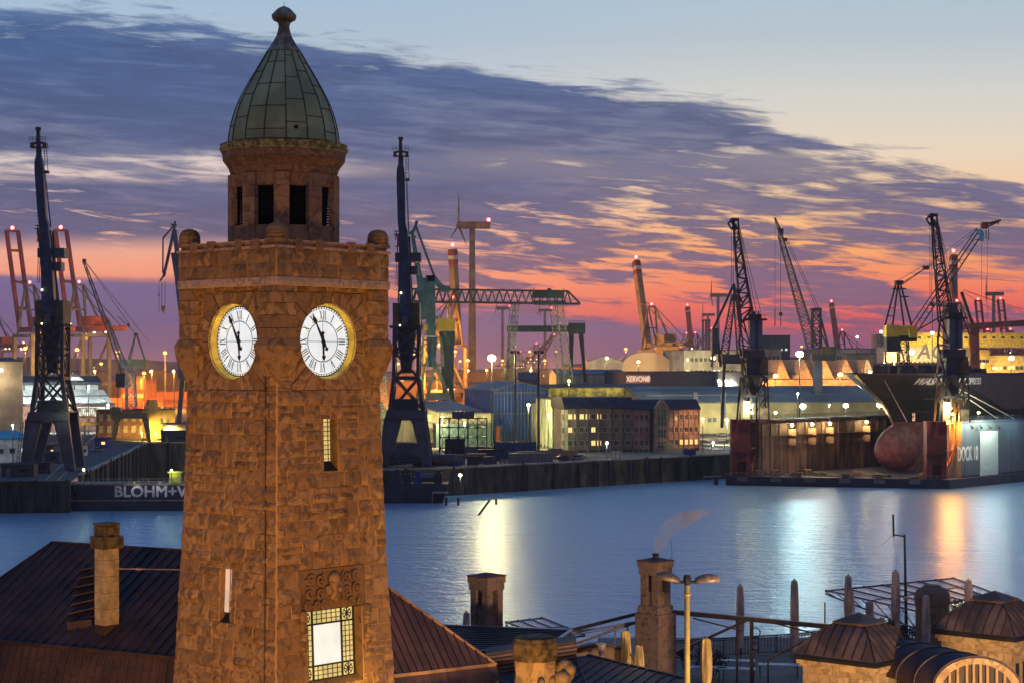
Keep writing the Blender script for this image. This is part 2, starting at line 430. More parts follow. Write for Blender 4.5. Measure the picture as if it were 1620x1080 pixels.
def block(mb, k, u0, u1, z0, z1, d, h=None, g=.018, rnd=None):
    rnd = rnd or random
    mb.tone = rnd.random() * .98 + .01
    tb_ = mb.tone
    base = [face_pt(k, u, z, -.012, h) for u, z in ((u0, z0), (u1, z0), (u1, z1), (u0, z1))]
    nu = max(1, min(7, int((u1 - u0) / .2))); nz = max(1, min(4, int((z1 - z0) / .15))); PR = {1: (1, .8), 2: (.8, 1.5, .3), 3: (.8, 1.5, 1.1, .3), 4: (.8, 1.4, 1.5, .9, .3)}[nz]; bj = [rnd.uniform(.4, 1.3) for _ in range(nu + 1)]
    grid = [[face_pt(k, u0 + g + (u1 - u0 - 2 * g) * i / nu + ((rnd.random() - .5) * .02 if 0 < i < nu else 0), z0 + g + (z1 - z0 - 2 * g) * j / nz,
             d * ((.55 if i in (0, nu) else bj[i]) * PR[j] + (0 if (i in (0, nu) or j in (0, nz)) else rnd.random() * .7 - .2)), h) for i in range(nu + 1)] for j in range(nz + 1)]
    o = len(mb.v); mb.v += base + [p for row in grid for p in row]
    id_ = lambda i, j: o + 4 + j * (nu + 1) + i
    F_ = []
    for j in range(nz):
        for i in range(nu): F_.append((id_(i, j), id_(i + 1, j), id_(i + 1, j + 1), id_(i, j + 1)))
    F_.append((o, o + 1) + tuple(id_(i, 0) for i in range(nu, -1, -1)))
    F_.append((o + 1, o + 2) + tuple(id_(nu, j) for j in range(nz, -1, -1)))
    F_.append((o + 2, o + 3) + tuple(id_(i, nz) for i in range(nu + 1)))
    F_.append((o + 3, o) + tuple(id_(0, j) for j in range(nz + 1)))
    for i_, q in enumerate(F_): mb.f.append(q); mb.t.append(mb.tone if i_ < nu * nz else 1.6)
ZC = tz(541); CR = 1.6; CU = {0: -.13, 3: .17}
def wall(mb, k, za, zb, holes, rnd, zlist=None):
    z = za
    while z < zb - .05:
        ch = rnd.choice((.60, .66, .70, .76, .70)); z1 = min(zb, z + ch)
        if zb - z1 < .3: z1 = zb
        hh = prof_h((z + z1) / 2); u = -hh
        first = True
        while u < hh - .01:
            wd = rnd.choice((.6, .9, 1.2, 1.5, 1.7)) * rnd.uniform(.85, 1.1); u1 = min(hh, u + wd)
            if hh - u1 < .3: u1 = hh
            parts = [(u, u1, z, z1)]
            if rnd.random() < .26: zm = z + (z1 - z) * rnd.choice((.45, .6)); parts = [(u, u1, z, zm), (u, u1, zm, z1)]
            for pr in parts:
                for q in sub_rects(pr, holes):
                    a, b = q[0], q[1]
                    e = .03
                    block(mb, k, a, b, q[2], q[3], rnd.choice((.03, .045, .065, .09)), rnd=rnd)
            u = u1
        z = z1
WIN = {0: [(-1.6, 1.6, tz(1068), tz(952)), (-.42, .42, tz(740), tz(660))], 3: [(-.42, .32, tz(972), tz(890))], 1: [], 2: []}
ztop = tz(452)
mbw = MB()
for k in (0, 1, 2, 3):
    rnd = random.Random(11 + k)
    holes = list(WIN[k])
    if k in (0, 3): holes.append((CU[k] - 2.1, CU[k] + 2.1, ZC - 2.1, ZC + 2.1))
    if k == 0: holes.append((-1.95, 1.85, tz(952), tz(888)))
    wall(mbw, k, 0, ztop, holes, rnd)
    if k in (0, 3):      # ring of wedge stones round each dial
        nn = 26; m = 4
        for i in range(nn):
            mbw.tone = rnd.random()
            t0, t1 = 2 * math.pi * i / nn + .008, 2 * math.pi * (i + 1) / nn - .008
            d = rnd.choice((.02, .04, .06))
            inn, outp = [], []
            for j in range(m + 1):
                t = t0 + (t1 - t0) * j / m; c, s_ = math.cos(t), math.sin(t)
                sq = 2.085 / max(abs(c), abs(s_))
                inn.append((c * CR, s_ * CR)); outp.append((c * sq, s_ * sq))
            for j in range(m):
                quad = [inn[j], outp[j], outp[j + 1], inn[j + 1]]
                mbw.face([face_pt(k, CU[k] + a, ZC + b, d, 3.0) for a, b in quad])
                mbw.face([face_pt(k, CU[k] + inn[j + 1][0], ZC + inn[j + 1][1], d, 3.0), face_pt(k, CU[k] + inn[j + 1][0], ZC + inn[j + 1][1], -.04, 3.0), face_pt(k, CU[k] + inn[j][0], ZC + inn[j][1], -.04, 3.0), face_pt(k, CU[k] + inn[j][0], ZC + inn[j][1], d, 3.0)])
            for (a, b) in ((inn[0], outp[0]), (outp[-1], inn[-1])):
                mbw.face([face_pt(k, CU[k] + a[0], ZC + a[1], d, 3.0), face_pt(k, CU[k] + a[0], ZC + a[1], -.05, 3.0), face_pt(k, CU[k] + b[0], ZC + b[1], -.05, 3.0), face_pt(k, CU[k] + b[0], ZC + b[1], d, 3.0)])
        # mortar bed behind the wedges, with the round hole left open
        for i in range(48):
            t0, t1 = 2 * math.pi * i / 48, 2 * math.pi * (i + 1) / 48
            q = []
            for t in (t0, t1):
                c, s_ = math.cos(t), math.sin(t); sq = 2.1 / max(abs(c), abs(s_)); q.append(((c * CR, s_ * CR), (c * sq, s_ * sq)))
            mbw.face([face_pt(k, CU[k] + p[0], ZC + p[1], -.045, 3.0) for p in (q[0][0], q[0][1], q[1][1], q[1][0])])
shaft = mbw.build('shaft_wall', M_stone, tower)
# inner core so that nothing shows through the joints
core = MB()
for z0, z1 in ((0, tz(1080)), (tz(1080), tz(960)), (tz(960), tz(860)), (tz(860), tz(720)), (tz(720), tz(600))):
    a, b = prof_h(z0) - .62, prof_h(z1) - .62
    core.hexa([(-a, -a, z0), (a, -a, z0), (a, a, z0), (-a, a, z0)], [(-b, -b, z1), (b, -b, z1), (b, b, z1), (-b, b, z1)])
a = 2.3; core.box(-a, a, -a, a, tz(600), tz(450))
core.build('inner_wall', M_dark, tower)
# corner piers at clock level, on bulbous corbels
def pier(sx, sy):
    m = MB(); rnd = random.Random(sx * 3 + sy)
    m.tone = .4
    c = (sx * 2.72, sy * 2.72)
    zs = [tz(600), tz(585), tz(566), tz(548), tz(538)]; rr = [.30, .50, .66, .72, .60]
    for i in range(len(zs) - 1):
        a, b = rr[i], rr[i + 1]
        m.hexa([(c[0] + q * a, c[1] + w_ * a, zs[i]) for q, w_ in ((-1, -1), (1, -1), (1, 1), (-1, 1))],
               [(c[0] + q * b, c[1] + w_ * b, zs[i + 1]) for q, w_ in ((-1, -1), (1, -1), (1, 1), (-1, 1))])
    z = tz(538)
    while z < tz(454):
        z1 = min(tz(453), z + rnd.uniform(.4, .7)); m.tone = rnd.random()
        e = rnd.choice((0, .02, .04)); a = .56 + e
        m.box(c[0] - a, c[0] + a, c[1] - a, c[1] + a, z, z1 - .03); a = .53; m.box(c[0] - a, c[0] + a, c[1] - a, c[1] + a, z1 - .03, z1); z = z1
    # carved keel under the corbel
    m.tone = .45
    m.hexa([(c[0] + q * .08 + sx * .25, c[1] + w_ * .08 + sy * .25, tz(604)) for q, w_ in ((-1, -1), (1, -1), (1, 1), (-1, 1))],
           [(c[0] + q * .3 + sx * .36, c[1] + w_ * .3 + sy * .36, tz(566)) for q, w_ in ((-1, -1), (1, -1), (1, 1), (-1, 1))])
    return m.build('corner_pier', M_stone, tower)
for sx in (-1, 1):
    for sy in (-1, 1): pier(sx, sy)
# band, parapet courses, coping
def ring_blocks(name, z0, z1, h, m_, nb, d=.03, coursed=1, seed=1):
    mb = MB(); rnd = random.Random(seed)
    for k in range(4):
        for c in range(coursed):
            za, zb_ = z0 + (z1 - z0) * c / coursed, z0 + (z1 - z0) * (c + 1) / coursed
            us = sorted([-h, h] + [(-h + 2 * h * (i + rnd.uniform(.25, .75)) / nb) for i in range(nb)])
            for a, b in zip(us, us[1:]): block(mb, k, a, b, za, zb_, d * rnd.choice((.6, 1, 1.3)), h, .012, rnd)
    mb.tone = .3
    mb.box(-h + .02, h - .02, -h + .02, h - .02, z0, z1 - .01)
    return mb.build(name, m_, tower)
ring_blocks('stone_band', tz(458), tz(445), 3.33, M_band, 5, .035, 1, 5)
ring_blocks('parapet', tz(445), tz(402), 3.28, M_stone, 8, .05, 2, 6)
cp = MB(); h = 3.36
cp.tone = .6
cp.box(-h, h, -h, h, tz(402), tz(398)); cp.box(-3.22, 3.22, -3.22, 3.22, tz(398), tz(391.5))
cp.box(-3.36, 3.36, -3.36, 3.36, tz(391.5), tz(389))
cp.build('coping', M_band, tower)
for k in range(4):
    for u in (-2.1, -.95, .95, 2.1):
        cb = MB(); cb.tone = random.random()
        p = [face_pt(k, u + du, zz, o, 3.22) for zz in (tz(404), tz(387)) for du, o in ((-.17, 0), (.17, 0), (.17, .24), (-.17, .24))]
        cb.hexa(p[:4], p[4:]); cb.build('coping_block', M_drum, tower)
for sx, sy in ((-1, -1), (1, -1), (-1, 1), (1, 1)):
    m = MB(); m.tone = .35; c = (sx * 2.95, sy * 2.95)
    m.lathe([(.54, tz(393)), (.54, tz(387)), (.47, tz(386.5)), (.49, tz(381)), (.46, tz(380.5)), (.48, tz(375.5)), (.45, tz(375)), (.42, tz(370)), (.30, tz(365.5)), (.12, tz(363.4)), (.02, tz(363))], 16, c)
    m.build('corner_finial', M_stone, tower)
# lantern: ten openings with louvres between piers
NL = 10
rot0 = R(-20.5 - 90) - TH + R(7.07)       # bearing of one opening, seen from the camera
dm = MB(); r0 = 2.36
zs0, zs1 = tz(392), tz(300)
dm.tone = .4
dm.lathe([(r0 + .06, zs0 - .2), (r0 + .06, tz(362)), (r0 - .1, tz(361))], 40)
ap = 2.5
def polar(r, t, z): return Vector((r * math.cos(t), r * math.sin(t), z))
for i in range(NL):
    tc_ = rot0 + (i + .5) * 2 * math.pi / NL
    n_ = polar(1, tc_, 0); t_ = Vector((-n_.y, n_.x, 0))
    z = zs0 + .05
    for zz in (tz(362), tz(340), tz(318), tz(300), tz(280)):
        dm.tone = random.random()
        c = n_ * (r0 - .02); a = .335; b = .13
        lo = [c + t_ * (q * a) + n_ * (w_ * b) + Vector((0, 0, z)) for q, w_ in ((-1, -1), (-1, 1), (1, 1), (1, -1))]
        dm.hexa(lo[::-1], [p + Vector((0, 0, zz - z - .012)) for p in lo][::-1]); z = zz
    dm.tone = random.random()
dm.build('lantern_piers', M_drum, tower)
lv = MB(); lv.lathe([(1.9, zs0), (1.9, tz(290))], 20)
for i in range(NL):
    tc_ = rot0 + i * 2 * math.pi / NL; n_ = polar(1, tc_, 0); t_ = Vector((-n_.y, n_.x, 0))
    for j in range(14):
        z = tz(359) + j * .125
        c = n_ * 2.12 + Vector((0, 0, z)); a = .5
        lv.face([c - t_ * a + n_ * .09 - Vector((0, 0, .07)), c + t_ * a + n_ * .09 - Vector((0, 0, .07)), c + t_ * a - n_ * .06, c - t_ * a - n_ * .06])
lv.build('louvres', M_dark, tower)
hd = MB()
for i in range(NL):      # lintels and flared cornice, stone by stone
    for (rA, zA, rB, zB) in ((2.33, tz(300), 2.36, tz(280)), (2.36, tz(280), 2.46, tz(269)), (2.46, tz(269), 2.72, tz(256)), (2.72, tz(256), 2.76, tz(244))):
        for sgn in (0, 1):
            hd.tone = random.random()
            ta = rot0 + (i - .5 + sgn * .5) * 2 * math.pi / NL + .003; tb = ta + math.pi / NL - .006
            q = [(polar(rA - .012, a, zA + .008), polar(rB - .012, a, zB - .008)) for a in (ta, (ta + tb) / 2, tb)]
            for m_ in (0, 1): hd.face([q[m_][0], q[m_ + 1][0], q[m_ + 1][1], q[m_][1]])
hd.tone = .25
hd.lathe([(2.28, tz(300)), (2.3, tz(280)), (2.42, tz(269)), (2.69, tz(256)), (2.73, tz(244))], 40)
hd.build('lantern_cornice', M_drum, tower)
gr_ = MB(); gr_.lathe([(2.74, tz(244.5)), (2.8, tz(243)), (2.76, tz(240)), (2.78, tz(233)), (2.84, tz(231.5)), (2.5, tz(230))], 48)
for i in range(72): 
    t = 2 * math.pi * i / 72; p = polar(2.79, t, tz(238)); gr_.ball(p, .075, 6)
gr_.build('frieze', M_gold, tower)
dome = MB()
DP = [(229, 87), (222, 86.3), (210, 85), (198, 82.5), (187, 79.5), (175, 76), (163, 71.5), (146, 63), (128, 53), (112, 43.5), (97, 34.5), (83, 26.5)]
DPm = [(r * .0282, tz(y)) for y, r in DP]
dome.lathe(DPm, 16, rot=rot0)
dome_o = dome.build('dome_roof', M_copper, tower)
sm = MB()
def dome_r(z):
    for (ra, za), (rb, zb_) in zip(DPm, DPm[1:]):
        if za <= z <= zb_: return ra + (rb - ra) * (z - za) / (zb_ - za)
    return DPm[-1][0]
for i in range(16):
    t = rot0 + 2 * math.pi * i / 16
    pts = [polar(r + .015, t, z) for r, z in DPm]
    for a, b in zip(pts, pts[1:]): sm.beam(a, b, .035)
    t2 = t + 2 * math.pi / 16
    for q in range(4):
        zz = tz(214 - q * 37 - (i % 3) * 11)
        if zz < DPm[-1][1]: r = dome_r(zz) + .012; sm.beam(polar(r, t, zz), polar(r, t2, zz), .025)
sm.lathe([(2.47, tz(230)), (2.5, tz(229.4)), (2.47, tz(228))], 40)
sm.build('roof_seams', M_seam, dome_o)
hl = MB(); d0 = polar(1, rot0 + R(36) + R(-3), 0)
pc = d0 * (dome_r(tz(211)) + .02) + Vector((0, 0, tz(211))); hl.tube(pc - d0 * .2, pc, .09, 10); hl.build('vent_hole', M_dark, dome_o)
fn = MB(); fn.lathe([(r * .0282, tz(y)) for y, r in ((83, 28), (81, 27), (76, 23), (66, 17), (58, 12.5), (50, 10), (42, 8.6), (36, 10.5), (32, 18), (29, 19.5), (25, 20), (22.5, 18), (19, 14.5), (15, 11), (12, 6), (10, 1))], 12)
fn.tube((0, 0, tz(12)), (0, 0, tz(4)), .012, 5)
fn.build('finial', mat('finial_lead', (.27, .24, .15), .6, .2, .35, 3, .01), tower)
# ---- clock dials
def dial(k):
    n = Vector((math.sin(R(90) * k), -math.cos(R(90) * k), 0)); t = Vector((math.cos(R(90) * k), math.sin(R(90) * k), 0)); up = Vector((0, 0, 1))
    C = n * 2.68 + t * CU[k] + up * ZC
    q = lambda a, b, o=0: C + t * a + up * b + n * o
    rv = MB(); N_ = 48      # reveal ring
    for i in range(N_):
        a, b = 2 * math.pi * i / N_, 2 * math.pi * (i + 1) / N_
        c0 = (math.cos(a), math.sin(a)); c1 = (math.cos(b), math.sin(b))
        rv.face([q(c1[0] * 1.51, c1[1] * 1.51, -.03), q(c0[0] * 1.51, c0[1] * 1.51, -.03), q(c0[0] * 1.6, c0[1] * 1.6, .30), q(c1[0] * 1.6, c1[1] * 1.6, .30)])
        rv.face([q(c1[0] * 1.6, c1[1] * 1.6, .30), q(c0[0] * 1.6, c0[1] * 1.6, .30), q(c0[0] * 1.64, c0[1] * 1.64, .40), q(c1[0] * 1.64, c1[1] * 1.64, .40)])
    clock = MB()
    clock.tone = .5
    clock.face([q(math.cos(2 * math.pi * i / 60) * 1.54, math.sin(2 * math.pi * i / 60) * 1.54) for i in range(60)])
    co = clock.build('clock_dial', M_clocklit, tower)
    rv.build('clock_reveal', M_reveal, co)
    tr = MB()      # rings, minute track, dividers
    def ring(ra, rb, o=.02):
        for i in range(60):
            a, b = 2 * math.pi * i / 60, 2 * math.pi * (i + 1) / 60
            tr.face([q(math.cos(a) * ra, math.sin(a) * ra, o), q(math.cos(a) * rb, math.sin(a) * rb, o), q(math.cos(b) * rb, math.sin(b) * rb, o), q(math.cos(b) * ra, math.sin(b) * ra, o)])
    ring(1.48, 1.54); ring(1.40, 1.415); ring(.855, .895)
    def stroke(r0, r1, ang, off0=0, off1=0, w_=.03, o=.021):
        a = R(90 - ang); d = (math.cos(a), math.sin(a)); s_ = (-d[1], d[0])
        A = (d[0] * r0 + s_[0] * off0, d[1] * r0 + s_[1] * off0); B = (d[0] * r1 + s_[0] * off1, d[1] * r1 + s_[1] * off1)
        L = math.hypot(B[0] - A[0], B[1] - A[1]); ex = (-(B[1] - A[1]) / L * w_ / 2, (B[0] - A[0]) / L * w_ / 2)
        tr.face([q(A[0] - ex[0], A[1] - ex[1], o), q(B[0] - ex[0], B[1] - ex[1], o), q(B[0] + ex[0], B[1] + ex[1], o), q(A[0] + ex[0], A[1] + ex[1], o)])
    for i in range(60): stroke(1.41, 1.485, i * 6 + 3, w_=.05, o=.024)
    for i in (0, 3, 6, 9): stroke(0, .87, i * 30, w_=.022)
    rom = ['XII', 'I', 'II', 'III', 'IIII', 'V', 'VI', 'VII', 'VIII', 'IX', 'X', 'XI']
    wd = {'I': .10, 'V': .2, 'X': .2}
    for i, s_ in enumerate(rom):
        tot = sum(wd[c] for c in s_); x = tot / 2
        for c in s_:
            xc = x - wd[c] / 2; x -= wd[c]
            if c == 'I': stroke(.93, 1.33, i * 30, xc, xc, .046, .023)
            elif c == 'V': stroke(1.33, .93, i * 30, xc + .07, xc, .048, .023); stroke(1.33, .93, i * 30, xc - .07, xc, .02, .0235)
            else: stroke(1.33, .93, i * 30, xc + .07, xc - .07, .048, .023); stroke(1.33, .93, i * 30, xc - .07, xc + .07, .02, .0235)
    tr.build('numerals', M_black, co)
    for nm, ang, L, wv, o in (('hour_hand', 177, .84, .075, .05), ('minute_hand', 331, 1.3, .06, .08)):
        hm = MB(); a = R(90 - ang); d = (math.cos(a), math.sin(a)); s_ = (-d[1], d[0])
        shp = [(-.3, -.04), (-.36, -.12), (-.46, 0), (-.36, .12), (-.3, .04), (0, .085), (L * .7, .035), (L * .74, .115), (L * .86, .08), (L, 0), (L * .86, -.08), (L * .74, -.115), (L * .7, -.035), (0, -.085)]
        pl = [(d[0] * r_ + s_[0] * w_, d[1] * r_ + s_[1] * w_) for r_, w_ in shp]
        hm.prism(pl, q(0, 0, o), t, up, n * .015); hm.build(nm, M_black, co)
    hb = MB(); hb.tube(q(0, 0, 0), q(0, 0, .12), .08, 10); hb.build('hub', M_black, co)
    return q
QR = dial(0); QL = dial(3)
for q in (QR, QL):      # lamps set in the reveal that wash the ochre ring
    for i in range(6):
        a = 2 * math.pi * (i + .5) / 6
        p = wm(tower) @ q(math.cos(a) * 1.15, math.sin(a) * 1.15, .22)
        lamp_light(tower, p, (1, .76, .16), 3.2, .05)
# ---- windows
def opening(k, hole, depth, name, pm, sill=.0, side=0):
    u0, u1, z0, z1 = hole
    m = MB(); m.tone = .5; h = prof_h((z0 + z1) / 2)
    f = lambda u, z, o: face_pt(k, u, z, o)
    m.face([f(u0, z0, 0), f(u0, z1, 0), f(u0, z1, -depth), f(u0, z0, -depth)])
    m.face([f(u1, z1, 0), f(u1, z0, 0), f(u1, z0, -depth), f(u1, z1, -depth)])
    m.face([f(u0, z1, 0), f(u1, z1, 0), f(u1, z1, -depth), f(u0, z1, -depth)])
    m.face([f(u1, z0, 0), f(u0, z0, 0), f(u0, z0 + sill, -depth), f(u1, z0 + sill, -depth)])
    o = m.build(name, M_stone, tower)
    return o, f
for k, hole, pm in ((0, WIN[0][1], M_winyel), (3, WIN[3][0], M_win2)):
    w_, f = opening(k, hole, .55, 'slit_window', pm)
    u0, u1, z0, z1 = hole; m = MB()
    dp = -.5 if k == 0 else -.26; m.face([f(u0, z0 + .4, dp), f(u1, z0 + .4, dp), f(u1, z1, dp), f(u0, z1, dp)]); m.build('pane', pm, w_)
    m = MB(); m.face([f(u0, z0, -.03), f(u1, z0, -.03), f(u1, z0 + .42, -.52), f(u0, z0 + .42, -.52)]); m.build('sill', M_dark, w_)
    m = MB()
    if k == 0:
        for j in range(9): z = z0 + .5 + j * .2; m.beam(f(u0, z, -.47), f(u1, z, -.47), .03)
        for j in range(3): u = u0 + (u1 - u0) * (j + .5) / 3; m.beam(f(u, z0 + .4, -.47), f(u, z1, -.47), .03)
        m.build('bars', M_black, w_)
    else:
        m.beam(f((u0 + u1) / 2, z0 + .4, -.24), f((u0 + u1) / 2, z1, -.24), .04); m.build('bars', M_band, w_)
hole = WIN[0][0]; u0, u1, z0, z1 = hole
bw, f = opening(0, hole, .6, 'large_window', M_winyel, .25)
gu0, gu1, gz0, gz1 = u0 + .03, u1 - .03, z0 + .2, z1 - .03
m = MB(); m.face([f(gu0, gz0, -.58), f(gu1, gz0, -.58), f(gu1, gz1, -.58), f(gu0, gz1, -.58)]); m.build('glass', M_winyel, bw)
iu0, iu1, iz0, iz1 = gu0 + .72, gu1 - .72, gz0 + .62, gz1 - .62
m = MB(); m.face([f(iu0, iz0, -.55), f(iu1, iz0, -.55), f(iu1, iz1, -.55), f(iu0, iz1, -.55)]); m.build('centre_pane', M_winlit, bw)
m = MB()
for z in (gz0, iz0, iz1, gz1): m.beam(f(gu0, z, -.52), f(gu1, z, -.52), .07)
for u in (gu0, iu0, iu1, gu1): m.beam(f(u, gz0, -.52), f(u, gz1, -.52), .07)
for (a, b, c, d, nu, nz) in ((gu0, iu0, iz0, iz1, 3, 8), (iu1, gu1, iz0, iz1, 3, 8), (iu0, iu1, gz0, iz0, 6, 3), (iu0, iu1, iz1, gz1, 6, 3)):
    for i in range(1, nu): u = a + (b - a) * i / nu; m.beam(f(u, c, -.53), f(u, d, -.53), .028)
    for i in range(1, nz): z = c + (d - c) * i / nz; m.beam(f(a, z, -.53), f(b, z, -.53), .028)
for cu in ((gu0 + iu0) / 2, (iu1 + gu1) / 2):
    for cz in ((gz0 + iz0) / 2, (iz1 + gz1) / 2):
        for j in range(8):
            t = math.pi * j / 4; m.beam(f(cu, cz, -.53), f(cu + .25 * math.cos(t), cz + .25 * math.sin(t), -.53), .04)
            m.beam(f(cu + .25 * math.cos(t), cz + .25 * math.sin(t), -.53), f(cu + .25 * math.cos(t + .785), cz + .25 * math.sin(t + .785), -.53), .025)
m.build('grille', M_black, bw)
lamp_light(tower, wm(tower) @ f(u0 + .3, (z0 + z1) / 2, -.18), (1, .72, .15), 26, .12)  # added light in the recess, makes the window reveal glow
lamp_light(tower, wm(tower) @ f(u1 - .4, z0 + .25, .8), (1, .6, .10), 50, .2)  # added light before the window, makes the stone around it glow
# carved relief above the big window
rel = MB(); rnd = random.Random(4)
rel.tone = .5
a0, a1, b0, b1 = -1.93, 1.83, tz(951), tz(889)
rel.face([f(a0, b0, -.02), f(a1, b0, -.02), f(a1, b1, -.02), f(a0, b1, -.02)])
def scroll(cu, cz, r, s, turns=1.6, th=.075, a_=0):
    pts = []
    for i in range(22):
        t = a_ + s * turns * 2 * math.pi * i / 21; rr = r * (1 - i / 24)
        pts.append(f(cu + rr * math.cos(t), cz + rr * math.sin(t), .05 + .05 * (i / 21)))
    for p_, q_ in zip(pts, pts[1:]): rel.tube(p_, q_, th, 6)
uc = (a0 + a1) / 2; hz_ = (b0 + b1) / 2
for sgn in (-1, 1):
    for (du, dz, r, s, a_) in ((.75, .42, .3, 1, 2), (1.32, .5, .26, -1, 0), (.78, -.22, .27, -1, 4), (1.38, -.12, .3, 1, 1), (1.5, -.66, .2, -1, 2), (.55, -.62, .2, 1, 5), (1.02, -.62, .2, -1, 0)):
        scroll(uc + sgn * du, hz_ + dz, r, s * sgn, a_=a_ if sgn > 0 else math.pi - a_)
rel_o = rel.build('carved_relief', M_stone, tower, smooth=False)
hdm = MB(); hdm.tone = .6
base = f(uc, hz_ + .1, .1)
for (du, dz, o, r) in ((0, .12, .12, .30), (0, -.25, .14, .27), (0, .42, .08, .3), (-.22, .2, .2, .14), (.22, .2, .2, .14), (0, -.02, .42, .12), (0, -.42, .2, .16), (-.3, -.05, .05, .22), (.3, -.05, .05, .22)):
    hdm.ball(f(uc + du, hz_ + dz, o), r, 10)
hdm.build('carved_mask', M_stone, rel_o, smooth=True)
for sgn, u in ((1, u1 + .28), (-1, u0 - .28)):
    sf = MB(); sf.tone = .55
    for j in range(9):
        z = z1 - .1 - j * .2
        sf.ball(f(u + .05 * math.sin(j * 1.7), z, .08), .2 - .012 * j, 8)
    sf.build('carved_drop', M_stone, rel_o, smooth=True)
lc = MB(); pts = [face_pt(3, prof_h(z) - .62, z, .09) for z in (tz(1100), tz(960), tz(860), tz(720), tz(607), tz(460))]; lc.path(pts, .022, 5)
lc.build('lightning_cable', M_black, tower)
# floodlights at the foot of the tower (standing on the square below the frame)
def flood(loc, aim, c, pw, ang, size=.6, label=''):
    t_ = thing('floodlight', label, 'floodlight', loc, 0, 'floodlights on the square')
    m = MB(); m.box(-.35, .35, -.25, .1, .3, .8); m.box(-.1, .1, -.1, .1, 4 - loc[2], .3); m.build('housing', M_black, t_)
    lamp_light(t_, Vector(loc) + Vector((0, 0, 1.0)), c, pw, size, spot=(aim, ang))
    return t_
# ------------------------------------------------------------------ near bank
g = MB(); g.box(-400, 400, -120, 128, -3, 4); structure(g, 'promenade_ground', mat('promenade_paving', (.12, .1, .09), .8, 0, .3, .5))
M_roof = mat('brown_roof_metal', (.082, .037, .026), .6, .05, .3, .5, .006, (1, 1, 1), dirt=(.04, .018, .014))
M_roof2 = mat('dark_roof_metal', (.055, .022, .016), .65, .0, .35, .4, .006)
M_purple = mat('violet_roof_metal', (.07, .036, .042), .72, .0, .3, .5, .004)
M_bronze = mat('pavilion_roof_metal', (.12, .07, .045), .55, .1, .35, .7, .006, dirt=(.05, .032, .02))
M_chim = mat('chimney_stone', (.52, .36, .18), .85, 0, .25, 1.5, .02)
M_chimcap = mat('mossy_cap_stone', (.15, .10, .035), .9, 0, .4, 3, .03)
M_sand = stone('pavilion_sandstone', (.36, .22, .09), (.55, .37, .17), (.22, .13, .06), .7, .03)
M_sandd = stone('chimney_tower_stone', (.20, .12, .075), (.29, .185, .12), (.09, .055, .04), 1.4, .03)
M_steel = mat('painted_steel', (.07, .06, .075), .45, .4, .2, 3)
M_fabric = mat('furled_fabric', (.62, .46, .37), .9, 0, .3, 3, .02, (1, 1, .2))
M_leaf = mat('shrub_leaves', (.035, .04, .016), .7, 0, .4, 3)
M_twig = mat('shrub_wood', (.03, .022, .015), .9)
M_glassroof = mat('canopy_glass', (.10, .34, .6), .15, .0, .15, .4); M_glassroof.node_tree.nodes['Principled BSDF'].inputs['Alpha'].default_value = .4
def seams(mb, a0, a1, b0, b1, n, r=.03, off=.03, skip=0):
    """standing seams between edge a0-a1 and edge b0-b1"""
    for i in range(skip, n + 1):
        t = i / n; p = Vector(a0).lerp(Vector(a1), t); q = Vector(b0).lerp(Vector(b1), t)
        mb.beam(p + Vector((0, 0, off)), q + Vector((0, 0, off)), r, r * 1.8)
# ---- left hall with hipped roof
hall = thing('hall_building', 'dark brown metal roofed hall left of the clock tower', 'building', (-20, 84, 4), 0)
d1 = Vector((-.87, .49, 0)); nf = Vector((-.49, -.87, 0))
KH = 1.09
R0 = Vector((-23.76, 95.7, 24.95)); R1 = R0 - d1 * 16
B0 = Vector((-29.1, 91.1, 20.92)); B1 = R1 + nf * 6.6 - Vector((0, 0, 4.03))
K0 = R0 - nf * 6.6 + d1 * 2.8 - Vector((0, 0, 4.03)); K1 = R1 - nf * 6.6 - Vector((0, 0, 4.03))
m = MB(); m.face([B0, B1, R1, R0]); m.face([K0, B0, R0]); m.face([K1, K0, R0, R1])
rf = m.build('roof', M_roof2, hall, world=True)
m = MB()
n = 30
for i in range(n + 1):
    b = B0.lerp(B1, i / n); ln = (R0 - R1).length
    s = (b - R0).dot(-d1)
    top = R0 - d1 * s if s > 0 else None
    if top is None:
        k = (b - B0).length / ((B0 + d1 * ((B0 - R0).dot(d1)) * 0 - B0).length + 1e-6) if False else 0
        # meets the hip
        h0, h1 = B0, R0; t = max(0, min(1, ((b - B0).dot(-d1)) / ((R0 - B0).dot(-d1)))); top = h0.lerp(h1, t)
    m.beam(b + Vector((0, 0, .04)), top + Vector((0, 0, .04)), .05, .09)
m.beam(R0, R1, .16, .12); m.beam(B0, R0, .12, .1)
m.build('roof_seams', M_roof2, rf, world=True)
E0 = B0 + nf * .9 + d1 * .6 - Vector((0, 0, 4)); E1 = B1 + nf * .9 - Vector((0, 0, 4))
E2 = K0 + d1 * .6 - nf * .9 - Vector((0, 0, 4)); E3 = K1 - nf * .9 - Vector((0, 0, 4))
m = MB(); m.face([E0, E1, B1, B0]); m.face([E2, E0, B0, K0]); m.face([E3, E2, K0, K1])
lo = m.build('mansard_skirt', M_roof, hall, world=True)
m = MB(); m.beam(B0 + nf * .05, B1 + nf * .05, .14, .16)
for i in range(41):
    a, b = E0.lerp(E1, i / 40) + nf * .03, B0.lerp(B1, i / 40) + nf * .03
    m.beam(a, b, .045, .07)
    if i < 40:
        for j in range(3): t = (j + .5 + (i % 2) * .5) / 3.6; m.beam(a.lerp(b, t), (E0.lerp(E1, (i + 1) / 40) + nf * .03).lerp(B0.lerp(B1, (i + 1) / 40) + nf * .03, t), .02, .03)
m.build('skirt_seams', M_roof2, lo, world=True)
m = MB(); dn = Vector((0, 0, 14)); 
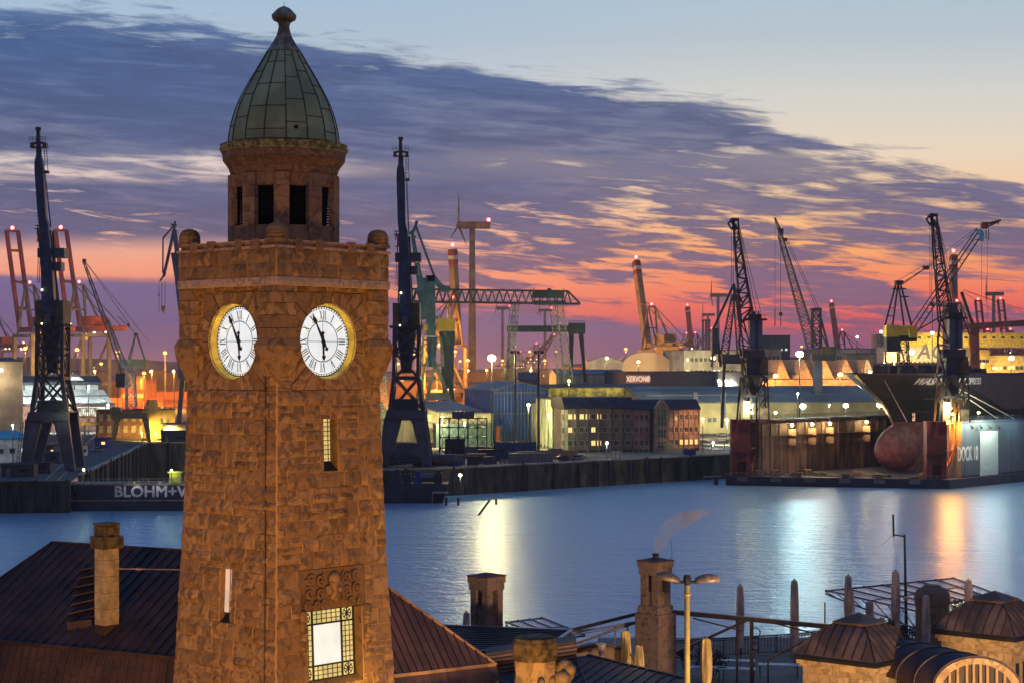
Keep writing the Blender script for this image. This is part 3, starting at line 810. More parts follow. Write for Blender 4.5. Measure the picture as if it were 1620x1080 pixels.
for a, b in ((E0, E1), (E2, E0), (E3, E2)): m.face([a - dn, b - dn, b, a])
m.build('wall', M_sandd, hall, world=True)
# louvred roof vent
rz = lambda p: R0.z - .61 * ((p - R0).dot(nf))
m = MB()
for j in range(7):
    y0 = 893 + j * 5.0; xl = 127 - j * 3.4
    Yv = (84.6 - j * .62) * KH
    a, b = P(xl, y0, Yv), P(150, y0 + 1.3, Yv - .15)
    a.z = rz(a) + .12; b.z = rz(b) + .12
    m.beam(a, b, .30, .07)
a, b = P(108, 924, 80.6 * KH), P(147, 926.5, 80.3 * KH); a.z = rz(a) + .1; b.z = rz(b) + .1; m.beam(a, b, .2, .4)
m.build('roof_vent', M_roof, hall, world=True)
# chimney
ch = MB(); c0 = P(165, 1008, 79.3 * KH)
chr_ = thing('chimney', None, None) if False else None
M4 = Matrix.Translation((c0.x, c0.y, CH - CH * KH)) @ Matrix.Rotation(TH, 4, 'Z') @ Matrix.Scale(KH, 4)
def at4(mb, M):
    mb.v = [M @ p for p in mb.v]; return mb
z0, z1 = 21.5, 27.3
c = MB(); c.box(0, .76, 0, .70, 22.0 + .9, 26.35); 
cho = at4(c, M4).build('chimney', M_chim, hall, world=True)
c = MB(); c.box(-.01, .77, -.01, .71, 21.0, 22.92); at4(c, M4).build('flashing', M_roof, cho, world=True) 
c = MB(); c.box(-.14, .9, -.14, .84, 26.2, 26.72); c.box(-.02, .78, -.02, .72, 26.72, 27.15); c.box(-.04, .8, -.04, .74, 27.18, 27.3); at4(c, M4).build('chimney_cap', M_chimcap, cho, world=True)
c = MB()
for z in (23.6, 24.3, 25.0, 25.7): c.box(-.004, .764, -.004, .704, z, z + .015)
at4(c, M4).build('joints', M_chimcap, cho, world=True)
c = MB(); c.tube(P(187, 899, 86.6), P(296, 900.6, 85), .03, 6); c.tube(P(216, 899.5, 86.2), P(224, 899.6, 86.1), .06, 6)
tag(c.build('tie_rod', mat('pale_rod', (.4, .24, .18), .5)), 'thin pale rod running from the chimney to the clock tower', 'rod')
c = MB(); c.tube(P(177, 828, 86.6), P(177.5, 805, 86.6), .008, 4); c.build('aerial', M_black, cho, world=True)

# ---- right wing beside the tower
wing = thing('wing_building', 'reddish brown standing seam roof sloping down right of the clock tower', 'building', (-4, 84, 4), 0)
C = Vector((-.763, 89.25, 19.69)); L = Vector((-9.3, 83.05, 19.69)); T = Vector((-10.6, 89.8, 26.6)); K = Vector((-5.5, 97, 19.69)); K2 = Vector((-14, 97, 19.69))
m = MB(); m.face([L, C, T]); m.face([C, K, T]); m.face([K, K2, T])
rf = m.build('roof', M_roof, wing, world=True)
m = MB()
dirv = (T - (L + (C - L) * ((T - L).dot(C - L) / (C - L).length_squared)))
for i in range(1, 26):
    b = C.lerp(L, i / 26)
    # seam runs up the slope until the hip C-T
    t = i / 26 * (C - L).length / ((T - C).dot((L - C).normalized()))
    if t > 1: t = 1
    m.beam(b + Vector((0, 0, .03)), C.lerp(T, t) + Vector((0, 0, .03)), .045, .08)
m.build('roof_seams', M_roof2, rf, world=True)
m = MB(); m.beam(C, T, .13, .12); m.beam(C, L, .1, .16)
m.build('copper_edge', mat('copper_flashing', (.35, .17, .07), .5, .4), rf, world=True)
u_ = (L - C).normalized(); nO = Vector((.743, -.669, 0)) if True else None
nO = Vector((-(C - L).y, (C - L).x, 0)).normalized() * -1
m = MB()
for i in range(22):
    a, b = C.lerp(L, i / 22), C.lerp(L, (i + .96) / 22); m.tone = random.random()
    o1 = nO * .02
    m.face([b + o1 + nO * .35 - Vector((0, 0, .75)), a + o1 + nO * .35 - Vector((0, 0, .75)), a + o1 - Vector((0, 0, .08)), b + o1 - Vector((0, 0, .08))])
m.build('fascia', M_roof, wing, world=True)
m = MB()
for (p, q) in ((C, L), (C, K)):
    m.face([p - Vector((0, 0, 16)), q - Vector((0, 0, 16)), q - Vector((0, 0, .1)), p - Vector((0, 0, .1))])
w_ = m.build('wall', M_sandd, wing, world=True)
m = MB()
for i in range(6):
    a, b = C.lerp(L, i / 6 + .02), C.lerp(L, (i + 1) / 6 - .02)
    for z in (.85, 1.35): m.beam(a + nO * .5 - Vector((0, 0, z)), b + nO * .5 - Vector((0, 0, z)), .06)
    m.beam(a + nO * .5 - Vector((0, 0, .8)), a + nO * .5 - Vector((0, 0, 2)), .09)
m.beam(C + nO * .4 - Vector((0, 0, .75)), C + nO * 1.2 + Vector((.35, 0, -3.2)), .14, .2)
m.build('eave_frame', M_roof, wing, world=True)

# ---- flat roofs, louvre housing, low violet roof
low = thing('low_roof_building', 'flat roofed annex with brown louvred housing behind the carved pier', 'building', (0, 95, 4), 0)
zz = 19.6; q4 = [Vector((PX(700, 93), 93, zz)), Vector((PX(862, 94), 94.5, zz)), Vector((PX(905, 101), 101, zz)), Vector((PX(690, 103), 103, zz))]
m = MB(); m.add([p for p in q4] + [p - Vector((0, 0, 6)) for p in q4], [(0, 1, 2, 3), (4, 5, 1, 0), (5, 6, 2, 1), (7, 4, 0, 3), (6, 7, 3, 2)])
fr = m.build('roof', M_roof2, low, world=True)
m = MB()
for a, b in ((q4[0], q4[1]), (q4[3], q4[2]), (q4[1], q4[2])): m.beam(a + Vector((0, 0, .05)), b + Vector((0, 0, .05)), .2, .12)
m.build('zinc_edge', mat('zinc_edging', (.3, .28, .34), .4, .6), fr, world=True)
m = MB()
for j in range(12):
    t = (j + .5) / 12; m.beam(q4[0].lerp(q4[3], t) + Vector((0, 0, .02)), q4[1].lerp(q4[2], t) + Vector((0, 0, .02)), .06, .05)
m.build('roof_ridges', M_black, fr, world=True)
A, B = P(768, 1036, 92), P(912, 1016, 94.5); 
m = MB(); m.prism([(0, -1.7), (1, -1.7), (1, 0), (0, 0)], A + Vector((0, 0, .1)), (B - A) * 1.0, (0, 0, 1), (0, 2, 0)); hs = m.build('louvre_housing', M_roof2, low, world=True)
m = MB()
for j in range(8):
    a = A + Vector((0, -.06, -.1 - j * .2)); b = B + Vector((0, -.06, -.1 - j * .2)); m.beam(a, b, .1, .09)
m.build('louvre_blades', mat('louvre_brown', (.20, .09, .065), .6), hs, world=True)
vr = thing('violet_roof_building', 'low violet brown seamed roof in front of the two lit parasols', 'building', (6, 88, 4), 0)
VA, VB, VC, VD = P(786, 1050, 95), P(930, 1036, 96), P(1085, 1073, 89), P(1000, 1140, 80)
VE = P(800, 1140, 80)
m = MB(); m.face([VE, VD, VC, VB, VA]); m.face([VD, VE, VE - Vector((0, 0, 8)), VD - Vector((0, 0, 8))])
vo = m.build('roof', M_purple, vr, world=True)
m = MB()
for i in range(12):
    t = i / 11; a = VB.lerp(VC, t); dn_ = (VD - VC) ; b = a + dn_ * 1.0
    if i: m.beam(a + Vector((0, 0, .03)), b + Vector((0, 0, .03)), .05, .08)
for i in range(1, 7):
    t = i / 7; a = VA.lerp(VB, t); m.beam(a + Vector((0, 0, .03)), a + (VE - VA) + Vector((0, 0, .03)), .05, .08)
m.beam(VB, VC, .2, .14); m.build('roof_seams', M_roof2, vo, world=True)
# arched gable beside it, with a wall lamp
ag = MB(); o = P(948, 1062, 97); pts = [(-1.9, -2), (1.9, -2), (1.9, .25)] + [(1.9 * math.cos(t), .25 + 1.1 * math.sin(t)) for t in (R(a) for a in range(20, 180, 20))] + [(-1.9, .25)]
ago = thing('arched_gable', 'small arched brown gable wall carrying a lantern', 'gable', (o.x, o.y, 4), 0)
ag.prism(pts, o, (1, 0, 0), (0, 0, 1), (0, .5, 0)); ag.box(o.x - 1.8, o.x + 1.8, o.y + .01, o.y + .4, 4, o.z - 1.9); ag.build('wall', M_sandd, ago, world=True)
m = MB(); pr = [(1.98 * math.cos(t), .25 + 1.2 * math.sin(t)) for t in (R(a) for a in range(0, 181, 15))]
for a, b in zip(pr, pr[1:]): m.beam(o + Vector((a[0], .2, a[1])), o + Vector((b[0], .2, b[1])), .7, .1)
m.build('coping', M_roof, ago, world=True)
m = MB(); p0 = P(951, 1022, 95.8); m.lathe([(.05, -.55), (.12, -.4), (.24, .1), (.3, .14), (.05, .2)], 8); at4(m, Matrix.Translation(p0)); lt = m.build('wall_lantern', mat('lantern_glass', (.45, .35, .3), .3), ago, world=True)

# ---- carved orange pier in front
pc_ = P(846, 1040, 70); pier_ = thing('carved_pier', 'orange lit carved stone pier with scroll on its side at the lower edge', 'stone pier', (pc_.x, pc_.y, 15), TH)
m = MB(); m.tone = .7; m.lathe([(.66, 4.2), (.7, 5.0), (.86, 6.6), (.78, 7.4), (.83, 7.9), (.83, 7.95)], 8, rot=R(22.5)); m.build('shaft', M_sand, pier_)
m = MB(); m.tone = .3; m.lathe([(.86, 7.95), (.88, 8.0), (.9, 8.6), (.84, 8.68), (.80, 8.78), (.6, 8.86)], 8, rot=R(22.5)); m.build('cap', M_chimcap, pier_)
m = MB(); m.tone = .6
for i in range(16):
    t = i / 15; a = R(-60 + 330 * t); r = .5 * (1 - .55 * t)
    m.ball((1.0 + r * math.cos(a), -.55, 7.45 + r * .7 * math.sin(a)), .2 - .06 * t, 8)
m.ball((.75, -.6, 7.2), .42, 10, .8); m.ball((1.25, -.62, 7.5), .3, 10, .8)
m.build('scroll', M_sand, pier_, smooth=True)
m = MB(); m.tone = .5
for s, u in ((-1, 0), (1, 0)): m.ball((-.2 + s * .3, -.78, 7.1), .16, 8, 1.8)
m.ball((-.2, -.78, 6.6), .3, 8, 1.5); m.build('carving', M_sand, pier_, smooth=True)

# ---- two chimney towers with slots
def chimtower(px, py_top, Y, s, zb, label, group, hh):
    p = P(px, py_top, Y); t_ = thing('chimney_tower', label, 'chimney tower', (p.x, p.y, zb), TH, group)
    H = p.z - zb
    m = MB(); h = s / 2; rnd = random.Random(int(px))
    hb = H - hh
    # four corner posts and panels, leaving the slots open
    top = H - .85
    for sx in (-1, 1):
        for sy in (-1, 1):
            m.tone = rnd.random(); m.box(sx * h, sx * (h - .42), sy * h, sy * (h - .42), hb, top + .05)
    for k in range(4):
        a = R(90) * k; n = Vector((math.sin(a), -math.cos(a), 0)); t = Vector((math.cos(a), math.sin(a), 0))
        m.tone = rnd.random()
        z0, z1 = hb, top - .95
        w2 = h - .42 + .01
        q = lambda u, z, o: n * (h + o) + t * u + Vector((0, 0, z))
        m.hexa([q(-w2, z0, -.10), q(w2, z0, -.10), q(w2, z0, -.45), q(-w2, z0, -.45)], [q(-w2, z1, -.10), q(w2, z1, -.10), q(w2, z1, -.45), q(-w2, z1, -.45)])
    m.build('shaft', M_sandd, t_)
    m = MB(); m.tone = .2
    m.box(-h - .06, h + .06, -h - .06, h + .06, top, H - .12); m.box(-h - .12, h + .12, -h - .12, h + .12, H - .45, H - .1); m.build('head', M_sandd, t_)
    m = MB(); m.box(-h - .15, h + .15, -h - .15, h + .15, H - .1, H - .03); m.hexa([(-h, -h, H - .03), (h, -h, H - .03), (h, h, H - .03), (-h, h, H - .03)], [(-.1, -.1, H + .12), (.1, -.1, H + .12), (.1, .1, H + .12), (-.1, .1, H + .12)]); m.build('cover_slab', M_purple, t_)
    m = MB(); m.tone = .75
    m.box(-h - .1, h + .1, -h - .1, h + .1, hb - .45, hb); m.tone = .35; m.box(-h - .22, h + .22, -h - .22, h + .22, 0, hb - .45); m.build('plinth', M_sandd, t_)
    m = MB()
    for k in range(4):
        a = R(90) * k; n = Vector((math.sin(a), -math.cos(a), 0)); t = Vector((math.cos(a), math.sin(a), 0))
        m.beam(n * (h - .3) + t * .05 + Vector((0, 0, top - .95)), n * (h - .3) + t * .05 + Vector((0, 0, top)), .08)
    m.build('slot_mullions', M_sandd, t_)
    return t_
chimtower(770, 908, 105, 1.3, 12, 'brown stone chimney tower with slots standing alone over the water', 'chimney towers', 3.0)
ct2 = chimtower(1037, 884, 105, 1.22, 12, 'taller brown stone chimney tower with pots on its slab, steaming, behind the street lamp', 'chimney towers', 2.6)
m = MB(); H = P(1037, 884, 105).z - 12
for x, y, r, h in ((-.12, -.1, .2, .34), (.25, .2, .17, .3)): m.lathe([(r, H), (r * .8, H + h * .6), (r * 1.1, H + h), (r * .7, H + h)], 10, (x, y))
m.build('chimney_pots', M_black, ct2)
m = MB(); m.path([(.75, -.2, H - .1), (1.0, -.4, H), (1.02, -.4, H + .4), (.9, -.35, H + 1.2)], .012, 4); m.build('aerial', M_black, ct2)
m = MB(); m.lathe([(.95, 0), (.95, 4.6)], 4, (0, 0)) ; 
# steam from the pots
def steam():
    mm = bpy.data.materials.new('steam_volume'); mm.use_nodes = True; nt = mm.node_tree; nt.nodes.clear()
    o = nt.nodes.new('ShaderNodeOutputMaterial'); v = nt.nodes.new('ShaderNodeVolumePrincipled'); nt.links.new(v.outputs[0], o.inputs[1])
    v.inputs['Color'].default_value = (.95, .85, .82, 1); n = n_noise(nt, coords(nt, 'Object', (.5, .5, .35)), 1, 3, .55, .6)
    nt.links.new(n.ss(.36, .62, 0, 1.6).k, v.inputs['Density'])
    b = P(1040, 876, 105); mb = MB(); prev = []
    for i, (px, py, r) in enumerate(((1039, 878, .1), (1043, 862, .35), (1052, 846, .6), (1070, 828, .85), (1095, 812, 1.0), (1115, 805, .5))):
        c = P(px, py, 105) - b; prev.append([c + Vector((math.cos(a) * r, math.sin(a) * r, 0)) for a in (2 * math.pi * k / 10 for k in range(10))])
    vs = [p + b for rg in prev for p in rg]; n_ = 10
    mb.add(vs, [(j * n_ + k, j * n_ + (k + 1) % n_, (j + 1) * n_ + (k + 1) % n_, (j + 1) * n_ + k) for j in range(len(prev) - 1) for k in range(n_)] + [tuple(range(9, -1, -1)), tuple(range(50, 60))])
    so_ = tag(mb.build('steam', mm), 'thin pale steam drifting up from the chimney pots', 'steam'); so_['kind'] = 'stuff'
steam()

# ---- twin-arm street lamp
Yl = 75; lp = P(1087, 925, Yl); sl_ = thing('street_lamp', 'yellow lit pole with two leaf shaped lamp heads', 'street lamp', (lp.x, lp.y, 4), 0)
M_pole = mat('lamp_pole_paint', (.62, .42, .1), .5, 0, .15, 1)
m = MB(); m.tube((0, 0, 0), (0, 0, lp.z - 4 + .05), .14, 14, .115); po = m.build('pole', M_pole, sl_, smooth=True)
m = MB(); h = lp.z - 4; m.tube((0, 0, h), (0, 0, h + .42), .12, 10); m.tube((-.55, 0, h + .12), (.5, 0, h + .12), .07, 8); m.lathe([(.15, h + .1), (.17, h + .25), (.13, h + .4)], 10); m.build('bracket', M_black, sl_)
m = MB()
m.tube((0, 0, h - .42), (0, 0, h - .36), .17, 12); m.build('collar', M_pole, po)
def lamphead(sx, tilt):
    m = MB(); L = 1.0; n = 14
    rings = []
    for i in range(n + 1):
        t = i / n; w = .27 * math.sin(math.pi * min(1, t * .93 + .07)) ** .55; x = t * L
        top = .10 + .22 * math.sin(math.pi * (t * .8 + .1)); rings.append([(x, w * math.cos(a), top * math.sin(a) if a <= math.pi else .05 * math.sin(a)) for a in (2 * math.pi * k / 12 for k in range(12))])
    vs = [v for r in rings for v in r]; N_ = 12
    m.add(vs, [(j * N_ + k, j * N_ + (k + 1) % N_, (j + 1) * N_ + (k + 1) % N_, (j + 1) * N_ + k) for j in range(n) for k in range(N_)] + [tuple(range(11, -1, -1)), tuple(range(n * 12, n * 12 + 12))])
    Mx = Matrix.Translation((sx * .32, 0, h + .12)) @ Matrix.Rotation(0 if sx > 0 else math.pi, 4, 'Z') @ Matrix.Rotation(-tilt, 4, 'Y')
    at4(m, Mx); return m.build('lamp_head', mat('lamp_head_metal', (.22, .15, .11), .45, .3, .3, 4), sl_, smooth=True)
lamphead(-1, R(12)); lamphead(1, R(3))

# ---- closed parasols
def parasol(px, yt, yb, Y, wpx, label, group, m_=None):
    top = P(px, yt, Y); bot = P(px, yb, Y); r = wpx / 2 / F * Y * 1.12; H = top.z - bot.z
    t_ = thing('closed_parasol', label, 'parasol', (bot.x, bot.y, bot.z), random.uniform(0, 1), group)
    m = MB(); n = 8; prof = [(.62, 0), (.85, H * .12), (1.0, H * .35), (.96, H * .55), (.88, H * .75), (.78, H * .94), (.68, H * .975), (.3, H)]
    i0 = 0; vs = []
    for rr, z in prof:
        for k in range(16):
            a = 2 * math.pi * k / 16; q = rr * r * (1 if k % 2 else .84); vs.append((q * math.cos(a), q * math.sin(a), z))
    m.add(vs, [(j * 16 + k, j * 16 + (k + 1) % 16, (j + 1) * 16 + (k + 1) % 16, (j + 1) * 16 + k) for j in range(len(prof) - 1) for k in range(16)] + [tuple(range(15, -1, -1)), tuple(range(112, 128))])
    m.build('furled_canopy', m_ or M_fabric, t_)
    m = MB(); m.tube((0, 0, -1.2), (0, 0, H + .06), .035, 6); m.box(-.3, .3, -.3, .3, -1.25, -1.15); m.build('pole', M_steel, t_)
    return t_
PL = [(738, 967, 1003, 112, 10, 'pale closed parasol tip beside the lone chimney tower'),
      (1171, 924, 1024, 113, 12, 'closed pinkish parasol nearest right of the street lamp'),
      (1257, 916, 1040, 113, 13, 'tall closed parasol standing at the railing left of the near pavilion'),
      (1342, 909, 985, 116, 12, 'closed parasol behind the roof cap of the near pavilion with a shorter one before it'),
      (1346, 933, 990, 110, 11, 'shorter closed parasol overlapping the taller one behind the near pavilion'),
      (1376, 950, 992, 112, 13, 'short closed parasol under the left tip of the glass canopy, with side arm'),
      (1417, 902, 1002, 112, 13, 'closed parasol with metal spike left of the glass canopy'),
      (1465, 940, 1040, 104, 13, 'closed parasol between the two pavilions before the round stone turret'),
      (1532, 916, 966, 118, 12, 'closed parasol right of the round stone turret among shrubs')]
for a in PL: parasol(*a, 'closed parasols on the terrace')
M_fablit = mat('furled_fabric_lit', (.62, .42, .16), .9, 0, .35, 3, .02, (1, 1, .2))  # furled fabric again with the yellow lamplight put into its colour
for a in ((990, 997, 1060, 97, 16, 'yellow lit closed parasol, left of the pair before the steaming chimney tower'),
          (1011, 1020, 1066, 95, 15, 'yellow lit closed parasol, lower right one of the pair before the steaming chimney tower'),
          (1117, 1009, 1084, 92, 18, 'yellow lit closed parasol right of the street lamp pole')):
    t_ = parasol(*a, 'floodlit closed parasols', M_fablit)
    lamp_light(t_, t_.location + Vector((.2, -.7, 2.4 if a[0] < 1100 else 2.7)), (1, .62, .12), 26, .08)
# ---- steel frame on the terrace
Yf = 107
fr = thing('pergola', 'dark steel awning frame of beams and struts crossing above the terrace', 'frame', (PX(1150, Yf), Yf, 15.7), 0)
m = MB()
m.beam(P(1049, 966, 107), P(1330, 992, 106), .3, .26); m.build('main_beam', M_steel, fr, world=True)
m = MB(); m.beam(P(900, 997, 109), P(1033, 964, 107), .2); m.tube(P(1010, 965, 107.5), P(1034, 962, 107), .15, 8); m.build('side_beam', M_steel, fr, world=True)
for a, b, w_ in (((870, 1032), (1050, 968), .13), ((1062, 1035), (1184, 979), .15), ((1096, 977), (1174, 997), .08), ((1221, 984), (1300, 1004), .08), ((1207, 1047), (1310, 993), .11), ((900, 999), (1053, 980), .08), ((880, 1006), (1040, 976), .06), ((865, 1009), (985, 992), .05)):
    m = MB(); m.beam(P(*a, 106.5), P(*b, 106.5), w_); m.build('strut', M_steel, fr, world=True)
for px, y0 in ((1189, 981), (1166, 978), (1215, 1040), (973, 990), (993, 985), (893, 1003), (877, 1003), (1056, 970)):
    m = MB(); p = P(px, y0, 106.8); w_ = .2 if px in (1189,) else (.13 if px == 1166 else .09)
    m.beam(p, Vector((p.x, p.y, 15.7 if px > 1100 else p.z - 1.3)), w_); m.build('post', M_steel, fr, world=True)
for cy, r in ((1000, .28), (1022, .22)):
    m = MB(); c = P(1195, cy, 106.7); pts = [c + Vector((r * math.cos(t), 0, r * math.sin(t))) for t in (2 * math.pi * k / 14 for k in range(15))]; m.path(pts, .03, 5)
    m.build('cable_loop', M_black, fr, world=True)
# ---- glass canopies
def canopy(q, n, label, group, ribs=6):
    t_ = thing('glass_canopy', label, 'canopy', tuple(sum((Vector(p) for p in q), Vector()) / 4 - Vector((0, 0, .5))), 0, group)
    A, B, C_, D = [Vector(p) for p in q]; m = MB(); e = Vector((0, 0, .04))
    m.add([A, B, C_, D, A + e, B + e, C_ + e, D + e], [(3, 2, 1, 0), (4, 5, 6, 7), (0, 1, 5, 4), (1, 2, 6, 5), (2, 3, 7, 6), (3, 0, 4, 7)]); m.build('glass', M_glassroof, t_, world=True)
    m = MB()
    for i in range(ribs + 1): t = i / ribs; m.beam(A.lerp(B, t) + e * 2.5, D.lerp(C_, t) + e * 2.5, .08, .08)
    for s in (0, .5, 1): m.beam(A.lerp(D, s) + e, B.lerp(C_, s) + e, .06 if s == .5 else .1)
    m.build('ribs', M_black, t_, world=True)
    m = MB(); dz = Vector((0, 0, .8)); N_ = 7
    for i in range(N_):
        a, b = A.lerp(D, i / N_), A.lerp(D, (i + 1) / N_); k = Vector((0, 0, -.15 - .12 * i)); k2 = Vector((0, 0, -.15 - .12 * (i + 1)))
        m.beam(a + k, b + k2, .08); m.beam(a, b + k2, .05)
    m.build('truss', M_steel, t_, world=True)
    return t_
zc_ = 18.9; Yc_ = lambda py: (CH - zc_) * F / (py - HZ)
canopy([P(x, y, Yc_(y)) for x, y in ((1306, 935), (1507, 915), (1568, 938), (1449, 968))], 6, 'large blue glass canopy on dark ribs beyond the near pavilion', 'glass canopies', 7)
zc_ = 17.3
canopy([P(x, y, Yc_(y)) for x, y in ((800, 985), (856, 978), (925, 1006), (870, 1012))], 4, 'low blue glass canopy right of the lone chimney tower', 'glass canopies', 3)
canopy([P(x, y, Yc_(y)) for x, y in ((690, 994), (722, 990), (745, 1000), (700, 1006))], 4, 'small corner of glass canopy beside the parasol tip', 'glass canopies', 2)
# ---- antenna mast
am = thing('antenna_mast', 'thin dark antenna mast with stepped arm and a small globe', 'antenna', tuple(P(1434, 1000, 117)), 0)
m = MB(); m.tube(P(1434, 1000, 117), P(1431, 845, 117), .11, 8, .06); m.build('mast', M_black, am, world=True)
m = MB(); m.tube(P(1431, 848, 117), P(1414, 845, 117), .05, 6); m.tube(P(1414, 848, 117), P(1413, 813, 117), .06, 6); m.tube(P(1414, 845, 117), P(1396, 861, 117), .01, 4); m.tube(P(1414, 846, 117), P(1414.5, 865, 117), .012, 4); m.build('arm', M_black, am, world=True)
m = MB(); m.ball(P(1433.5, 946, 116.8), .16, 10); m.build('globe', M_chim, am, world=True, smooth=True)
m = MB(); m.tube(P(1305, 952, 116), P(1305, 985, 116), .045, 6); m.build('flag_post', M_black); 
tag(bpy.data.objects['flag_post'], 'short thin dark post at the railing between two parasols', 'post')
# ---- round stone turret
rt = thing('stone_turret', 'squat rounded stone turret with flat top between shrubs', 'turret', (PX(1475, 112), 112, 15.7), 0)
m = MB(); m.tone = .3; zt = PZ(925, 112) - 15.7
m.lathe([(1.0, 0), (1.0, zt - 1.15)], 12, rot=.3); m.build('drum', M_sandd, rt)
m = MB(); m.tone = .2; m.lathe([(1.05, zt - 1.15), (1.08, zt - .7), (1.02, zt - .45), (.85, zt - .2), (.55, zt - .08), (.5, zt), (.48, zt + .02)], 12, rot=.3); m.build('domed_top', M_sandd, rt)
# ---- pavilions
def pavilion(cx, cyp, zE, s, label, lit, rz=TH, hr=1.75):
    """cx, cyp: near corner in plan; s: side of eave"""
    t_ = thing('pavilion', label, 'pavilion', (cx, cyp, 4), rz, 'square pavilions with bell roofs')
    z = zE - 4; ov = .35
    m = MB(); rnd = random.Random(int(cx)); a0, a1 = ov, s - ov
    zc = z - .42
    for k in range(4):      # coursed stone walls with a window row
        for r_ in range(5):
            z1, z0 = zc - r_ * .42, zc - (r_ + 1) * .42
            u = a0
            while u < a1 - .01:
                u1 = min(a1, u + rnd.uniform(.4, .9)); u1 = a1 if a1 - u1 < .25 else u1
                m.tone = rnd.random(); g_ = .012
                holes = [(s / 2 + (w_ - .5) * .75 - .19 + g0, s / 2 + (w_ - .5) * .75 + .19 + g0, z - 99, zc - .95) for w_ in (0, 1) for g0 in (-1.05, 1.05)]
                for (b0, b1, c0, c1) in sub_rects((u, u1, z0, z1), holes):
                    q = {0: lambda u, o: (u, a0 - o), 1: lambda u, o: (a1 + o, u), 2: lambda u, o: (u, a1 + o), 3: lambda u, o: (a0 - o, u)}[k]
                    pts = [(b0 + g_, c0 + g_), (b1 - g_, c0 + g_), (b1 - g_, c1 - g_), (b0 + g_, c1 - g_)]
                    if k in (2, 3): pts = pts[::-1]
                    m.face([(*q(a, .03), b) for a, b in pts])
                u = u1
    m.tone = .1; m.box(a0, a1, a0, a1, 0, zc)
    w = m.build('wall', M_sand, t_)
    m = MB()
    for k in range(4):
        for w_ in (0, 1):
            for g0 in (-1.05, 1.05):
                u = s / 2 + (w_ - .5) * .75 + g0
                if k == 0: m.box(u - .19, u + .19, a0 - .02, a0 + .02, 0, zc - .95)
                if k == 3: m.box(a0 - .02, a0 + .02, u - .19, u + .19, 0, zc - .95)
    m.build('window_slots', M_dark, w)
    m = MB(); m.tone = .8; m.box(.12, s - .12, .12, s - .12, zc + .001, z - .2); m.box(.22, s - .22, .22, s - .22, zc - .14, zc); m.build('cornice', M_sand, t_)
    m = MB(); m.box(-.05, s + .05, -.05, s + .05, z - .2, z - .04); m.box(.02, s - .02, .02, s - .02, z - .04, z + .06); gu = m.build('gutter', M_black, t_)
    m = MB(); c = s / 2; prof = [(c, z + .06), (c - .12, z + .2), (c * .80, z + .62), (c * .62, z + 1.05), (c * .44, z + 1.36), (c * .33, z + 1.5)]
    for (ra, za), (rb, zb_) in zip(prof, prof[1:]):
        A = [(c + q * ra, c + w_ * ra, za) for q, w_ in ((-1, -1), (1, -1), (1, 1), (-1, 1))]; B = [(c + q * rb, c + w_ * rb, zb_) for q, w_ in ((-1, -1), (1, -1), (1, 1), (-1, 1))]
        m.add(A + B, [(0, 1, 5, 4), (1, 2, 6, 5), (2, 3, 7, 6), (3, 0, 4, 7)])
    ro = m.build('roof', M_bronze, t_)
    m = MB()
    for k in range(4):
        a = R(90) * k; n = Vector((math.sin(a), -math.cos(a), 0)); t = Vector((math.cos(a), math.sin(a), 0)); cc_ = Vector((c, c, 0))
        for j in range(9):
            f_ = j / 8 * 2 - 1
            pts = [cc_ + n * r_ + t * (max(-r_, min(r_, f_ * (c * .9 if abs(f_) < .99 else r_)))) + Vector((0, 0, zq + .03)) for r_, zq in prof]
            for p, q in zip(pts, pts[1:]): m.beam(p, q, .035, .06)
    m.build('roof_seams', M_roof2, ro)
    m = MB(); e = c * .40; m.box(c - e, c + e, c - e, c + e, z + 1.45, z + 1.56)
    m.add([(c - e, c - e, z + 1.56), (c + e, c - e, z + 1.56), (c + e, c + e, z + 1.56), (c - e, c + e, z + 1.56), (c, c, z + 1.56 + .42)], [(0, 1, 4), (1, 2, 4), (2, 3, 4), (3, 0, 4)])
    m.build('roof_cap', M_bronze, ro)
    return t_
pv1 = pavilion(16.75, 85.4, 20.3, 4.5, 'near pavilion with bronze bell roof and glowing orange sandstone walls', True)
pv2 = pavilion(PX(1606, 91.5), 91.5, PZ(1009, 91.5), 4.6, 'farther pavilion with bronze bell roof at the right edge, its left wall in shade', True)
# ---- barrel roof with arched window front
bo = P(1546, 1092, 83); br = thing('arched_dormer', 'barrel roofed arched window front glowing yellow between the pavilions', 'dormer', (bo.x, bo.y, bo.z - 4), R(-10))
m = MB(); Rr = 1.95; n = 16; dv = Vector((-3.1, 5.0, 0))
A = [Vector((Rr * math.cos(t), 0, 4 + .78 * Rr * math.sin(t))) for t in (math.pi * k / n for k in range(n + 1))]
for a, b in zip(A, A[1:]): m.face([a, b, b + dv, a + dv])
bro = m.build('barrel_roof', M_purple, br, smooth=True)
for s in range(5):
    m = MB()
    for a, b in zip(A, A[1:]): m.beam(a * 1.0 + dv * (s / 4) + Vector((0, 0, .02)), b + dv * (s / 4) + Vector((0, 0, .02)), .06, .07)
    m.build('roof_seam', M_roof2, bro)
m = MB(); m.tone = .6
ri, ro_ = Rr * .80, Rr * .98
for k in range(n):
    t0, t1 = math.pi * k / n, math.pi * (k + 1) / n; m.tone = random.random()
    q = lambda r, t, y: (r * math.cos(t), y, 4 + .78 * r * math.sin(t))
    m.hexa([q(ri, t0, -.12), q(ro_, t0, -.12), q(ro_, t0, .15), q(ri, t0, .15)], [q(ri, t1, -.12), q(ro_, t1, -.12), q(ro_, t1, .15), q(ri, t1, .15)])
m.box(-Rr, Rr, -.1, .15, 0, 4); m.build('arch_front', M_sand, br)
